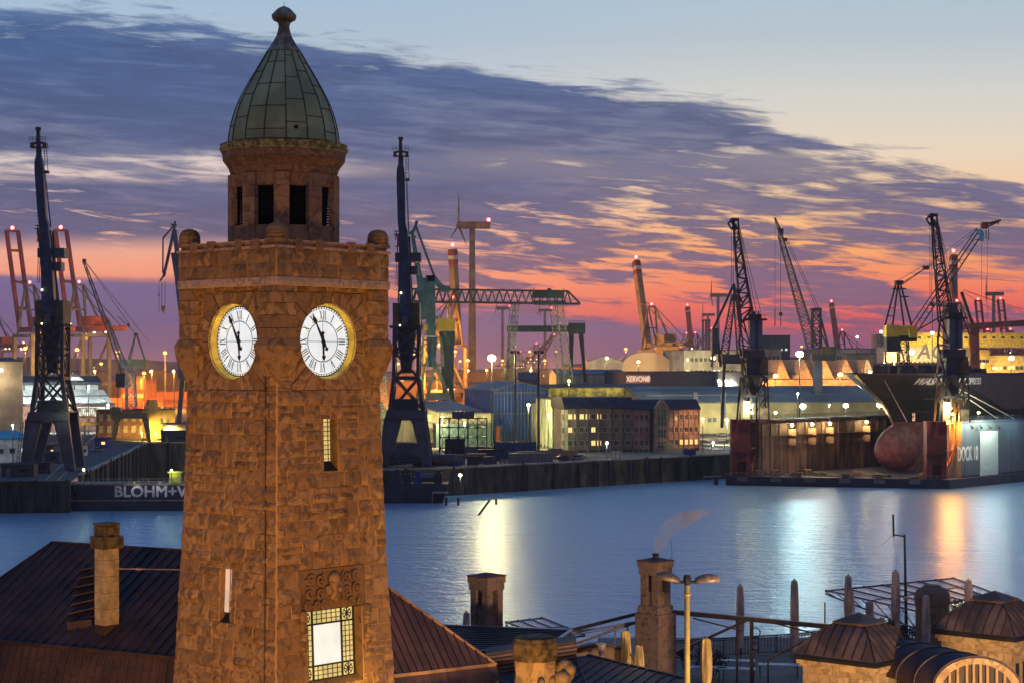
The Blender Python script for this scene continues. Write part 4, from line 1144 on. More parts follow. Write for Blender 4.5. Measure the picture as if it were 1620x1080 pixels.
m = MB(); m.face([(ri * math.cos(math.pi * k / n), .08, 4 + .78 * ri * math.sin(math.pi * k / n)) for k in range(n + 1)]); m.build('window', mat('bronze_glass', (.06, .035, .015), .7), br)
m = MB()
for u in (-1.2, -.85, -.45, -.15, .15, .45, .85, 1.2):
    h_ = .78 * math.sqrt(max(0, ri * ri - u * u)); m.beam((u, 0, 4), (u, 0, 4 + h_), .11, .1)
m.build('mullions', M_sand, br)
# ---- terrace deck, railing, shrubs, tables
t = MB(); t.box(PX(980, 100), PX(1640, 128), 98, 125.5, 4.01, 15.68); structure(t, 'terrace_deck', mat('terrace_floor', (.14, .08, .055), .6, 0, .35, .6, .01))
def railing(a, b, n, label, h=1.15):
    a, b = Vector(a), Vector(b); t_ = thing('railing', label, 'railing', tuple(a), 0, 'terrace railings')
    m = MB(); z = Vector((0, 0, h)); m.beam(a + z, b + z, .07); m.beam(a + z * .88, b + z * .88, .04); m.beam(a + z * .08, b + z * .08, .04); m.build('rails', M_black, t_, world=True)
    m = MB()
    for i in range(n + 1): p = a.lerp(b, i / n); m.beam(p, p + z, .07 if i % 12 == 0 else .035)
    mm = m.build('balusters', M_black, t_, world=True)
    return t_
railing((PX(1060, 116), 116, 15.7), (PX(1255, 119), 119, 15.7), 84, 'black baluster railing along the water behind the shrub')
railing((PX(1256, 119), 119, 15.7), (PX(1425, 125), 125, 15.7), 76, 'black baluster railing running back behind the near pavilion')
railing((PX(1460, 112), 112.5, 15.7), (PX(1492, 113), 113, 15.7), 14, 'short black railing before the round stone turret')
def shrub(px, y0, y1, Y, wpx, label, zb=15.7, dens=420):
    rnd = random.Random(px); top = PZ(y0, Y); w = wpx / 2 / F * Y; z0 = zb
    t_ = thing('shrub', label, 'shrub', (PX(px, Y), Y, z0), 0, 'terrace shrubs'); H = top - z0
    m = MB()
    cl = [(rnd.uniform(-.75, .75) * w, rnd.uniform(-.6, .6) * w, H * rnd.uniform(.3, .88), rnd.uniform(.25, .5) * min(w, H)) for _ in range(9)]
    for _ in range(dens):
        c = rnd.choice(cl); a, b = rnd.uniform(0, 6.28), rnd.uniform(-1, 1); r = c[3] * rnd.uniform(.5, 1.05); k = math.sqrt(1 - b * b)
        p = Vector((c[0] + r * k * math.cos(a), c[1] + r * k * math.sin(a), c[2] + r * b))
        p.z = max(.1, p.z)
        d1_ = Vector((rnd.uniform(-1, 1), rnd.uniform(-1, 1), rnd.uniform(-1, 1))).normalized(); d2 = d1_.cross(Vector((rnd.uniform(-1, 1), rnd.uniform(-1, 1), .5))).normalized(); s = rnd.uniform(.05, .12)
        m.face([p - d1_ * s, p - d2 * s * .5, p + d1_ * s, p + d2 * s * .5])
    m.build('foliage', M_leaf, t_)
    m = MB()
    for c in cl[:6]: m.tube((c[0] * .2, c[1] * .2, 0), (c[0], c[1], c[2]), .03, 5, .012)
    m.build('stem', M_twig, t_)
shrub(1128, 1012, 1050, 110, 66, 'dense dark shrub behind the street lamp', dens=900)
shrub(1084, 1012, 1040, 112, 26, 'small dark shrub beside the chimney tower foot')
shrub(1403, 968, 1010, 110, 30, 'dark shrub below the antenna mast', dens=700)
shrub(1520, 926, 950, 120, 50, 'loose leafy shrub right of the round turret', dens=600)
shrub(1586, 930, 950, 122, 44, 'leafy shrub behind the farther pavilion roof', dens=600)
shrub(1612, 934, 950, 124, 30, 'leafy shrub at the right edge above the farther pavilion', dens=500)
shrub(1440, 985, 1010, 113, 40, 'dark shrub against the foot of the round turret', dens=600)
def table(px, py, Y, L, label):
    p = P(px, py, Y); t_ = thing('table', label, 'table', (p.x, p.y, 15.7), R(-6), 'white topped terrace tables')
    h = .75; m = MB(); m.box(-L / 2, L / 2, -.4, .4, h - .05, h); m.build('tabletop', mat('white_top', (.6, .55, .58), .4), t_)
    for sx in (-1, 1):
        for sy in (-1, 1): m = MB(); m.beam((sx * (L / 2 - .1), sy * .33, 0), (sx * (L / 2 - .1), sy * .33, h - .05), .05); m.build('leg', M_black, t_)
for a in ((1160, 1064, 111, 2.6, 'white topped table nearest the shrub'), (1115, 1073, 108.5, 2.4, 'white topped table beside the lit parasol foot'), (1165, 1075, 108, 2.2, 'white topped table at the lower edge beside the steel post'), (1232, 1070, 109.5, 2.4, 'white topped table left of the near pavilion wall')): table(*a)
# ------------------------------------------------------------------ builders for the harbour
M_win = mat('dim_window_glass', (.02, .022, .028), .15)
M_winlit2 = emit('warm_lit_window', (1, .62, .2), 1.6)
M_winpale = emit('pale_lit_window', (.9, .95, .8), 1.1)
M_frame = mat('window_frame', (.35, .3, .27), .6)
M_roofgrey = mat('grey_sheet_roof', (.16, .17, .19), .5, .2, .2, .05, 0)
M_roofdark = mat('tarred_roof', (.035, .037, .045), .7, 0, .3, .1)
M_concrete = mat('pale_concrete', (.40, .36, .30), .85, 0, .25, .12, .02)
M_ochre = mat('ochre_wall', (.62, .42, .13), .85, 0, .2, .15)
M_brick = mat('dark_brick', (.16, .065, .045), .9, 0, .3, .4)
M_cream = corrugated('cream_sheet_wall', (.52, .47, .30), 1.2, .04)
M_blue = corrugated('blue_sheet_wall', (.018, .065, .30), 1.3, .08)
M_slate = mat('slate_sheet_wall', (.095, .09, .11), .6, 0, .15, .1)
M_whitesheet = corrugated('white_sheet_roof', (.5, .5, .46), 1.1, .05)
def bldg(name, label, cat, px0, px1, Y0, Y1, yt, depth, wall, roofm, roof='flat', rise=1.5, wins=None, group=None, zb=GZ, zt=None):
    a = Vector((PX(px0, Y0), Y0, zb)); b = Vector((PX(px1, Y1), Y1, zb))
    rz = math.atan2(b.y - a.y, b.x - a.x); W = (b - a).length; H = (zt if zt is not None else PZ(yt, Y0)) - zb; D = depth
    t = thing(name, label, cat, tuple(a), rz, group)
    m = MB(); m.box(0, W, 0, D, 0, H)
    if roof == 'gabley':      # gable faces the viewer
        m.add([(0, 0, H), (W, 0, H), (W / 2, 0, H + rise)], [(0, 1, 2)]); m.add([(0, D, H), (W, D, H), (W / 2, D, H + rise)], [(2, 1, 0)])
    if roof == 'gablex':
        m.add([(0, 0, H), (0, D, H), (0, D / 2, H + rise)], [(2, 1, 0)]); m.add([(W, 0, H), (W, D, H), (W, D / 2, H + rise)], [(0, 1, 2)])
    w = m.build('wall', wall, t)
    m = MB(); e = .35
    if roof == 'flat': m.box(-.2, W + .2, -.2, D + .2, H, H + .35); m.box(.3, W - .3, .3, D - .3, H + .35, H + .36)
    elif roof == 'gabley': m.prism([(-e, -.1), (W / 2, rise + .1), (W + e, -.1), (W + e, .25), (W / 2, rise + .5), (-e, .25)], (0, -e, H), (1, 0, 0), (0, 0, 1), (0, D + 2 * e, 0))
    elif roof == 'gablex': m.prism([(-e, -.1), (D / 2, rise + .1), (D + e, -.1), (D + e, .25), (D / 2, rise + .5), (-e, .25)], (-e, 0, H), (0, 1, 0), (0, 0, 1), (W + 2 * e, 0, 0))
    elif roof == 'barrel':
        n = 12; pt = [(D / 2 - D / 2 * math.cos(math.pi * k / n), rise * math.sin(math.pi * k / n)) for k in range(n + 1)]
        m.prism(pt, (-e, 0, H + .003), (0, 1, 0), (0, 0, 1), (W + 2 * e, 0, 0))
    elif roof == 'barrely':
        n = 12; pt = [(W / 2 - W / 2 * math.cos(math.pi * k / n), rise * math.sin(math.pi * k / n)) for k in range(n + 1)]
        m.prism(pt, (0, -e, H + .003), (1, 0, 0), (0, 0, 1), (0, D + e, 0))
    elif roof == 'saw':
        n = max(1, int(W / (rise * 2.2))); d = W / n
        for i in range(n):
            m.prism([(0, 0), (d * .12, rise), (d * .45, rise), (d * .86, .25), (d, 0)] if rise > 3 else [(0, 0), (0, rise), (d, 0)], (i * d, 0, H + .003), (1, 0, 0), (0, 0, 1), (0, D, 0))
    r = m.build('roof', roofm, t)
    m = MB(); m.box(-.05, W + .05, -.08, D + .05, 0, .8); m.build('plinth', M_roofdark, w)
    if wins: windows(t, W, H, **wins)
    return t
def windows(t, W, H, x0=.05, x1=.95, z0=.2, z1=.8, nx=6, nz=2, w=1.2, h=1.6, lit=0, litm=None, pane=None, side='front', D=0, seed=1, only=None, proud=.06, trim=True):
    rnd = random.Random(seed)
    fm = MB(); fm.box(-w / 2 - .18, w / 2 + .18, -proud, .02, -h / 2 - .18, -h / 2); fm.box(-w / 2 - .18, w / 2 + .18, -proud, .02, h / 2, h / 2 + .18)
    fm.box(-w / 2 - .18, -w / 2, -proud, .02, -h / 2, h / 2); fm.box(w / 2, w / 2 + .18, -proud, .02, -h / 2, h / 2); fm.box(-.05, .05, -proud * .9, .02, -h / 2, h / 2)
    f0 = fm.build('window', M_frame, t)
    panes = {}
    for key, mm in (('d', pane or M_win), ('l', litm or M_winlit2)):
        pm = MB(); pm.face([(-w / 2, -.025, -h / 2), (w / 2, -.025, -h / 2), (w / 2, -.025, h / 2), (-w / 2, -.025, h / 2)])
        panes[key] = pm.build('pane', mm, f0)
    first = True; proto = f0; pd = panes['d'].data; plit = panes['l'].data
    for p in panes.values(): bpy.data.objects.remove(p)
    k = 0
    for j in range(nz):
        for i in range(nx):
            x = W * (x0 + (x1 - x0) * (i + .5) / nx); z = H * (z0 + (z1 - z0) * ((j + .5) / nz if nz > 1 else .5))
            f = f0 if first else f0.copy()
            if not first: COL.objects.link(f); f.parent = t
            first = False
            f.location = (x, 0, z)
            if side == 'left': f.location = (0, D - x * D / W, z); f.rotation_euler = (0, 0, R(-90))
            if side == 'right': f.location = (W, x * D / W, z); f.rotation_euler = (0, 0, R(90))
            islit = rnd.random() < lit or (only and (i, j) in only)
            p = bpy.data.objects.new('pane', plit if islit else pd); COL.objects.link(p); p.parent = f
            k += 1
# lamp posts with a real lamp
M_postdark = mat('lamp_post_steel', (.05, .045, .04), .6, .3)
LAMPM = {}
def lampmat(c, s):
    k = (round(c[0], 2), round(c[1], 2), round(c[2], 2), s)
    if k not in LAMPM: LAMPM[k] = emit('lit_lamp', c, s)
    return LAMPM[k]
def lamppost(px, py, Y, c, power, label, size=.8, zb=GZ, glow=30, pole=True, group='lit harbour lamps', name='lamp_mast', rad=None, around=False):
    p = P(px, py, Y); t = thing(name, label, 'lamp', (p.x, p.y, zb), 0, group); h = p.z - zb
    if pole:
        m = MB(); m.tube((0, .3, 0), (0, .3, h), .10 + h * .006, 6, .08 + h * .002); m.beam((-size, .25, h + .1), (size, .25, h + .1), .15); m.build('pole', M_postdark, t)
    else:
        m = MB(); m.beam((0, .8, h), (0, .2, h), .12); m.box(-size * .7, size * .7, .2, .4, h - size * .3, h + size * .5); m.build('bracket', M_postdark, t)
    m = MB(); m.ball((0, -.1, h), size, 10, .8); m.build('lamp_head', lampmat(c, glow), t, smooth=True)
    if power:
        if around: lamp_light(t, (p.x, p.y - size - .3, p.z - .2), c, power, rad or size)
        else: lamp_light(t, (p.x, p.y + size * .4, p.z - size - .3), c, power, rad or size, spot=((p.x, p.y + 10, p.z - 9), 166))      # fixture throws its light inland and down
    return t
M_ropes = mat('wire_rope', (.03, .03, .035), .6)
# level luffing / lattice cranes in the picture plane of their own site
def crane(name, label, px0, Y, spec, rz=0, zb=GZ, cat='crane', group=None):
    """spec: list of (part, material, kind, args); positions are photo rows/columns read at distance Y, y offset in metres"""
    k = Y / F; root = thing(name, label, cat, (PX(px0, Y), Y, zb), rz, group)
    L = lambda q: Vector(((q[0] - px0) * k, q[2] if len(q) > 2 else 0, CH - (q[1] - HZ) * k - zb))
    for part, m_, items in spec:
        m = MB()
        for it in items:
            kd = it[0]
            if kd == 'lat': m.lattice(L(it[1]), L(it[2]), it[3], it[4], it[5], it[6])
            elif kd == 'beam': m.beam(L(it[1]), L(it[2]), it[3], it[4] if len(it) > 4 else None, it[5] if len(it) > 5 else None)
            elif kd == 'tube': m.tube(L(it[1]), L(it[2]), it[3], 8, it[4] if len(it) > 4 else None)
            elif kd == 'box': a, b = L(it[1]), L(it[2]); m.box(a.x, b.x, it[3], it[4], a.z, b.z)
            elif kd == 'ball': m.ball(L(it[1]), it[2], 8)
        m.build(part, m_, root)
    return root
M_navy = mat('navy_crane_paint', (.022, .055, .12), .5, .2, .3, .3)
M_navydk = mat('dark_crane_steel', (.036, .042, .062), .6, .1, .3, .3)
M_khaki = mat('khaki_housing', (.11, .085, .03), .7, 0, .3, .3)
M_turq = mat('turquoise_crane_paint', (.05, .17, .21), .5, .1, .3, .2)
M_palegreen = mat('pale_green_steel', (.34, .40, .28), .6, .1, .3, .2)
M_yellow = mat('yellow_housing', (.75, .50, .03), .5, 0, .12, .2)
M_tan = mat('tan_crane_paint', (.36, .25, .13), .6, 0, .3, .1)
M_redwhite = mat('red_band_paint', (.35, .05, .035), .6, 0, .2, .2)
M_white = mat('white_paint', (.7, .68, .64), .6, 0, .2, .3)
M_rust = mat('rust_red_steel', (.24, .055, .05), .6, 0, .35, .15)
M_greyblue = mat('grey_blue_steel', (.10, .13, .19), .6, .1, .3, .1)
M_green = mat('dark_green_gantry', (.05, .09, .085), .6, .1, .3, .15)
M_redlamp = emit('red_beacon', (1, .08, .08), 14)
def sts(px, Y, ytop, label, mleg, mboom, rz, group, lean=.22, mono=False, full=True, zb=GZ):
    """ship-to-shore gantry crane with raised boom; unit design is 115 m to the boom tip"""
    s = (PZ(ytop, Y) - zb) / 115; t = thing('gantry_crane', label, 'crane', (PX(px, Y), Y, zb), rz, group)
    V = lambda x, y, z: (x * s, y * s, z * s)
    for x in (0, -28):
        for y in (-9, 9):
            m = MB(); m.beam(V(x, y, 0), V(x, y, 46), 1.9 * s, 2.2 * s); m.build('leg', mleg, t)
    m = MB()
    for z in (14, 45):
        for y in (-9, 9): m.beam(V(0, y, z), V(-28, y, z), 2 * s)
        for x in (0, -28): m.beam(V(x, -9, z), V(x, 9, z), 1.8 * s)
    for y in (-9, 9): m.beam(V(0, y, 14), V(-28, y, 44), 1.1 * s)
    m.build('portal_beams', mleg, t)
    m = MB()
    for y in ((0,) if mono else (-4, 4)): m.beam(V(4, y, 49), V(-62, y, 49), (4 if mono else 1.6) * s, 3.2 * s)
    for x in (-62, -45, -15): m.beam(V(x, -4, 49), V(x, 4, 49), 1.5 * s)
    m.build('girder', mboom, t)
    m = MB(); tip = (4 + 66 * lean, 115)
    if mono:
        m.beam(V(4, 0, 47), V(tip[0], 0, 114), 6.8 * s, 5 * s, 5.4 * s, 4 * s)
        bo = m.build('boom', mboom, t)
        for (a, b, mm) in ((.84, .89, M_redwhite), (.93, .985, M_redwhite), (.89, .93, M_white)):
            q = MB(); q.beam(V(4 + 66 * lean * a, 0, 47 + 67 * a), V(4 + 66 * lean * b, 0, 47 + 67 * b), 5.9 * s, 4.6 * s); q.build('warning_band', mm, bo)
    else:
        for y in (-4, 4): m.beam(V(4, y, 49), V(tip[0], y, 115), 1.8 * s, 2.4 * s)
        for f in (.22, .48, .8, 1): m.beam(V(4 + 66 * lean * f, -4, 49 + 66 * f), V(4 + 66 * lean * f, 4, 49 + 66 * f), 1.6 * s)
        m.build('boom', mboom, t)
    m = MB(); ap = (-3, 78)
    for y in (-7, 7): m.beam(V(0, y, 46), V(ap[0], y * .4, ap[1]), 1.3 * s); m.beam(V(-26, y, 46), V(ap[0], y * .4, ap[1]), 1.1 * s)
    m.beam(V(-1.5, -5, 62), V(-1.5, 5, 62), 1 * s); m.beam(V(ap[0], -3, ap[1]), V(ap[0], 3, ap[1]), 1.4 * s); m.build('a_frame', mleg, t)
    m = MB()
    for y in (-3, 3):
        m.beam(V(ap[0], y, ap[1]), V(-58, y, 50), .5 * s); m.beam(V(ap[0], y, ap[1]), V(4 + 66 * lean * .5, y, 82), .45 * s)
    m.build('stays', mleg, t)
    m = MB(); m.box(-34 * s, -18 * s, -5 * s, 5 * s, 51 * s, 57 * s); m.build('machinery_house', mboom, t)
    m = MB(); m.box(-12 * s, -8 * s, -2 * s, 2 * s, 42 * s, 46 * s); m.build('cab', M_white, t)
    if full:
        m = MB(); m.ball(V(tip[0], 0, 117), 1.3 * s, 8); m.ball(V(ap[0], 0, 80), 1.0 * s, 8); m.build('beacon', M_redlamp, t)
        m = MB(); rnd = random.Random(int(px))
        for i in range(10): x = rnd.uniform(-60, 3); m.ball(V(x, -5.2, rnd.choice((46, 47, 52, 15))), .55 * s, 6)
        m.build('work_lamps', lampmat((1, .75, .4), 9), t)
    return t
def turbine(px, ytop, Y, label, blades, zb=GZ, red=True, flip=1):
    p = P(px, ytop, Y); t = thing('wind_turbine', label, 'wind turbine', (p.x, p.y, zb), 0, 'wind turbines'); h = p.z - zb; s = h / 100
    m = MB(); m.tube((0, 0, 0), (0, 0, h), 2.6 * s, 12, 1.7 * s); m.build('tower', M_tan, t, smooth=True)
    m = MB(); m.box(-6 * s if flip > 0 else -9 * s, 11 * s if flip > 0 else 6 * s, -2 * s, 2 * s, h, h + 4.2 * s); m.ball((-7.5 * s * flip, 0, h + 2.2 * s), 2.4 * s, 8); m.build('nacelle', M_tan, t)
    hub = Vector((-8.3 * s * flip, 0, h + 2.2 * s))
    for a in blades:
        d = Vector((math.cos(R(a)) * .25, math.cos(R(a)) * .97, math.sin(R(a)))); m = MB(); 
        m.beam(hub, hub + d * 5 * s, .8 * s, .7 * s, 1.3 * s, .5 * s); m.beam(hub + d * 5 * s, hub + d * 20 * s, 1.3 * s, .5 * s, .3 * s, .2 * s); m.build('blade', M_tan, t)
    if red: m = MB(); m.ball((10 * s * flip, 0, h + 5.4 * s), 1.2 * s, 8); m.build('beacon', M_redlamp, t)
    return t
# ------------------------------------------------------------------ far bank: ground, quay walls
edge = [(PX(-400, 425), 425), (PX(112, 433), 433), (PX(123, 460), 460), (PX(230, 656), 656), (PX(560, 656), 656), (PX(600, 480), 480), (PX(732, 493), 493), (PX(900, 521.6), 521.6), (PX(1153, 567.6), 567.6),
        (PX(1250, 700), 700), (PX(1620, 850), 850), (PX(2200, 900), 900)]
m = MB(); n = len(edge)
top = [Vector((x, y, GZ)) for x, y in edge]
far = [Vector((2600, 9000, GZ)), Vector((-2600, 9000, GZ)), Vector((-2600, 425, GZ)), ]
m.face(top + [Vector((5000, 900, GZ)), Vector((5000, 12000, GZ)), Vector((-5000, 12000, GZ)), Vector((-5000, 425, GZ))])
structure(m, 'harbour_ground', M_land)
M_quay = mat('wet_quay_wall', (.09, .08, .06), .8, 0, .5, .35, .12, (1, 1, .3), dirt=(.025, .028, .018))
M_quaym = mat('mossy_quay_wall', (.15, .14, .07), .85, 0, .5, .25, .12, (1, 1, .4), dirt=(.04, .04, .025))
def qwall(i0, i1, label, mm, piles, cap=True):
    t = thing('quay_wall', label, 'quay wall', (edge[i0][0], edge[i0][1], 0), 0, 'quay walls')
    m = MB()
    for i in range(i0, i1):
        a, b = Vector((*edge[i], 0)), Vector((*edge[i + 1], 0)); n_ = (b - a).cross(Vector((0, 0, 1))).normalized()
        m.prism([(0, -9), (1, -9), (1, GZ + .1), (0, GZ + .1)], a, b - a, (0, 0, 1), n_ * .8)
    m.build('wall', mm, t, world=True)
    m = MB()
    for i in range(i0, i1):
        a, b = Vector((*edge[i], 0)), Vector((*edge[i + 1], 0)); n_ = (b - a).cross(Vector((0, 0, 1))).normalized()
        m.beam(a + n_ * .6 + Vector((0, 0, GZ + .3)), b + n_ * .6 + Vector((0, 0, GZ + .3)), 1.2, .45)
    m.build('coping', M_concrete if cap else M_quay, t, world=True)
    rnd = random.Random(i0)
    for i in range(i0, i1):
        a, b = Vector((*edge[i], 0)), Vector((*edge[i + 1], 0)); n_ = (b - a).cross(Vector((0, 0, 1))).normalized(); L = (b - a).length
        for k in range(int(L / piles)):
            f = (k + .5 + rnd.uniform(-.25, .25)) / int(L / piles); c = a.lerp(b, f) + n_ * 1.3; mb = MB()
            mb.tube(c + Vector((0, 0, -9)), c + Vector((0, 0, GZ + rnd.uniform(-.3, 1.0))), .32, 6); 
            if rnd.random() < .5: c2 = c + (b - a).normalized() * 1.5; mb.beam(c2 + Vector((0, 0, -2)), c2 + Vector((0, 0, GZ - .5)), .45)
            mb.build('fender_pile', M_roofdark, t, world=True)
    return t
qwall(0, 1, 'dark sheet piled pier front at the left edge', M_quay, 2.4, False)
qwall(2, 4, 'tall dark wall of the basin behind the lettered barge', M_quay, 11)
qwall(5, 7, 'dark stained quay wall right of the clock tower', M_quay, 12)
qwall(7, 8, 'mossy quay wall with timber fenders below the brick office', M_quaym, 6.5)
# paved quay apron
m = MB(); q = [(PX(690, 500), 497), (PX(900, 524), 524), (PX(1150, 569), 569), (PX(1165, 640), 640), (PX(700, 640), 640)]
m.face([(x, y, GZ + .02) for x, y in q]); structure(m, 'quay_apron', mat('quay_concrete', (.16, .15, .13), .8, 0, .4, .08, .02))
m = MB(); q = [(PX(-100, 432), 432), (PX(110, 436), 436), (PX(222, 656), 656), (PX(160, 690), 690), (PX(-100, 520), 520)]
m.face([(x, y, GZ + .02) for x, y in q]); structure(m, 'pier_apron', M_asphalt)
# pier rails
for (a, b) in (((70, 775, 0), (165, 668, 0)), ((90, 775, 0), (183, 665, 0))):
    m = MB(); Ya, Yb = GY(a[1] - 14), GY(b[1] + 8); m.beam(Vector((PX(a[0], Ya), Ya, GZ + .12)), Vector((PX(b[0], Yb), Yb, GZ + .12)), .35, .2)
    o = m.build('crane_rail', M_roofgrey); tag(o, 'steel crane rail running back along the pier at left' if a[0] == 70 else 'steel crane rail closer to the basin edge', 'rail', 'crane rails')
# ------------------------------------------------------------------ gate barge with lettering
bx = P(100, 808, 437); gb = thing('lettered_barge', 'long dark blue barge with large white lettering left of the clock tower', 'barge', (bx.x, bx.y, 0), R(2))
m = MB(); L, Wd = 72, 9
M_hull = mat('navy_hull_paint', (.018, .03, .06), .5, 0, .3, .2)
prof = [(0, 4.6), (1.2, 6.8), (1.2, 6.9), (L, 6.9), (L, 0), (2.6, 0), (.6, 2)]
m.prism([(2.6, -.5), (L, -.5), (L, 6.4), (.6, 6.4), (0, 5.2), (.4, 2.2)], (0, 0, 0), (1, 0, 0), (0, 0, 1), (0, Wd, 0)); m.build('hull', M_hull, gb)
m = MB(); m.box(.4, L, -.18, .0, 2.35, 2.6); m.box(.4, L, -.12, .0, 6.1, 6.45); m.build('rubbing_strake', mat('ochre_strake', (.35, .25, .1), .7), gb)
text_mesh('BLOHM+VOSS', 3.6, M_white, gb, 'lettering', (23.7, -.03, 4.5), (R(90), 0, 0), .03, 0, 1.04, 0, thick=.1)
m = MB(); 
for i in range(30):
    x = 1.2 + i * 2.35; m.beam((x, .3, 6.4), (x, .3, 7.6), .09)
for z in (7.05, 7.6): m.beam((1.2, .3, z), (L, .3, z), .09)
m.build('railing', mat('pale_rail', (.55, .5, .3), .6), gb)
for x, z in ((4.5, 3.2), (25.2, 3), (38, 3)):
    m = MB(); m.tube((x, 1.5, 6.4), (x, 1.5, 6.4 + z), .07, 6); dl = m.build('lamp_post', M_postdark, gb); m = MB(); m.ball((x, 1.4, 6.5 + z), .32, 8); m.build('lamp_head', lampmat((.9, .95, .35), 8), dl)
    lamp_light(gb, (x, .6, 6.4 + z), (.85, .95, .35), 260, .3, world=False)
for x in (17, 23, 29, 35):
    m = MB(); m.beam((x, 0, 6.6), (x, -1.6, 6.9), .1); m.box(x - .3, x + .3, -1.8, -1.4, 6.75, 6.95); m.build('added_hull_light', M_postdark, gb); lamp_light(gb, (x, -2.0, 6.6), (.95, .95, 1), 95, .3, world=False)  # bracket lights added only to brighten the dark lettering
m = MB(); m.box(24.6, 27.2, 2, 4, 6.4, 8.8); m.box(24.2, 27.6, 1.8, 4.2, 8.8, 9.2); m.build('control_box', mat('yellow_green_box', (.5, .5, .1), .6), gb)
m = MB()
for i in range(6): m.tube((-1 + i * .7, -.4, 1.5 + (i % 3) * 1.6), (-1 + i * .7, -.4, 3 + (i % 3) * 1.6), .5, 8)
m.build('tyre_fenders', M_black, gb)
# ------------------------------------------------------------------ dark work pontoon right of tower
wp = thing('work_pontoon', 'dark work pontoon loaded with machinery right of the clock tower', 'barge', (PX(560, 462), 462, 0), R(1))
m = MB(); m.prism([(3, -.5), (22, -.5), (23.4, 4.8), (0, 4.8)], (0, 0, 0), (1, 0, 0), (0, 0, 1), (0, 10, 0)); m.build('hull', M_navydk, wp)
m = MB()
for i in range(12): m.beam((1 + i * 2, .2, 4.8), (1 + i * 2, .2, 6), .08)
m.beam((1, .2, 6), (23, .2, 6), .08); m.beam((1, .2, 5.4), (23, .2, 5.4), .06); m.build('railing', M_postdark, wp)
rnd = random.Random(5)
for i, (nm, mm) in enumerate((('winch', M_postdark), ('deck_house', M_hull), ('engine_block', M_navydk), ('cargo_crate', M_blue), ('tank', M_slate), ('pump', M_postdark))):
    m = MB(); x = 8 + i * 2.6; 
    if nm == 'tank': m.tube((x - 1.5, 4, 6.2), (x + 2, 4, 6.2), 1.2, 10)
    else:
        m.box(x - 1, x + 1, 2, 5, 4.8, 6.5 + rnd.random()); m.box(x - .6, x + .5, 2.5, 4, 6.5, 7.4 + rnd.random()); m.tube((x + .6, 3, 5), (x + .6, 3, 8), .1, 6)
    m.build(nm, mm, wp)
m = MB(); m.box(19.5, 23.5, -2.5, 0, 2.6, 2.9); m.beam((19.6, -1, -1), (19.6, -1, 2.6), .3); m.build('jetty_step', M_concrete, wp)
lamppost(728, 751, 478, (1, .9, .6), 900, 'bright low lamp on the jetty right of the work pontoon', .45, 2, 25, True)
for px, y0, y1, Y in ((706, 786, 800, 455), (725, 787, 800, 455), (785, 788, 800, 458), (772, 790, 822, 425)):
    m = MB(); a, b = P(px if px != 772 else 775, y0, Y), P(px if px != 772 else 752, y1, Y); m.tube((b.x, b.y, -1), (b.x if px != 772 else a.x, b.y, max(1.2, a.z)), .28, 6); o = m.build('mooring_pile', M_black)
    tag(o, {706: 'short mooring pile nearest the work pontoon', 725: 'mooring pile second from the work pontoon', 785: 'mooring pile standing in the bright lamp reflection', 772: 'leaning mooring pile left of the lamp reflection'}[px], 'pile', 'mooring piles')

m = MB(); m.face([(x, y, -8) for x, y in ((PX(60, 440), 440), (PX(620, 440), 440), (PX(640, 700), 700), (PX(150, 700), 700))]); structure(m, 'basin_floor', M_asphalt)
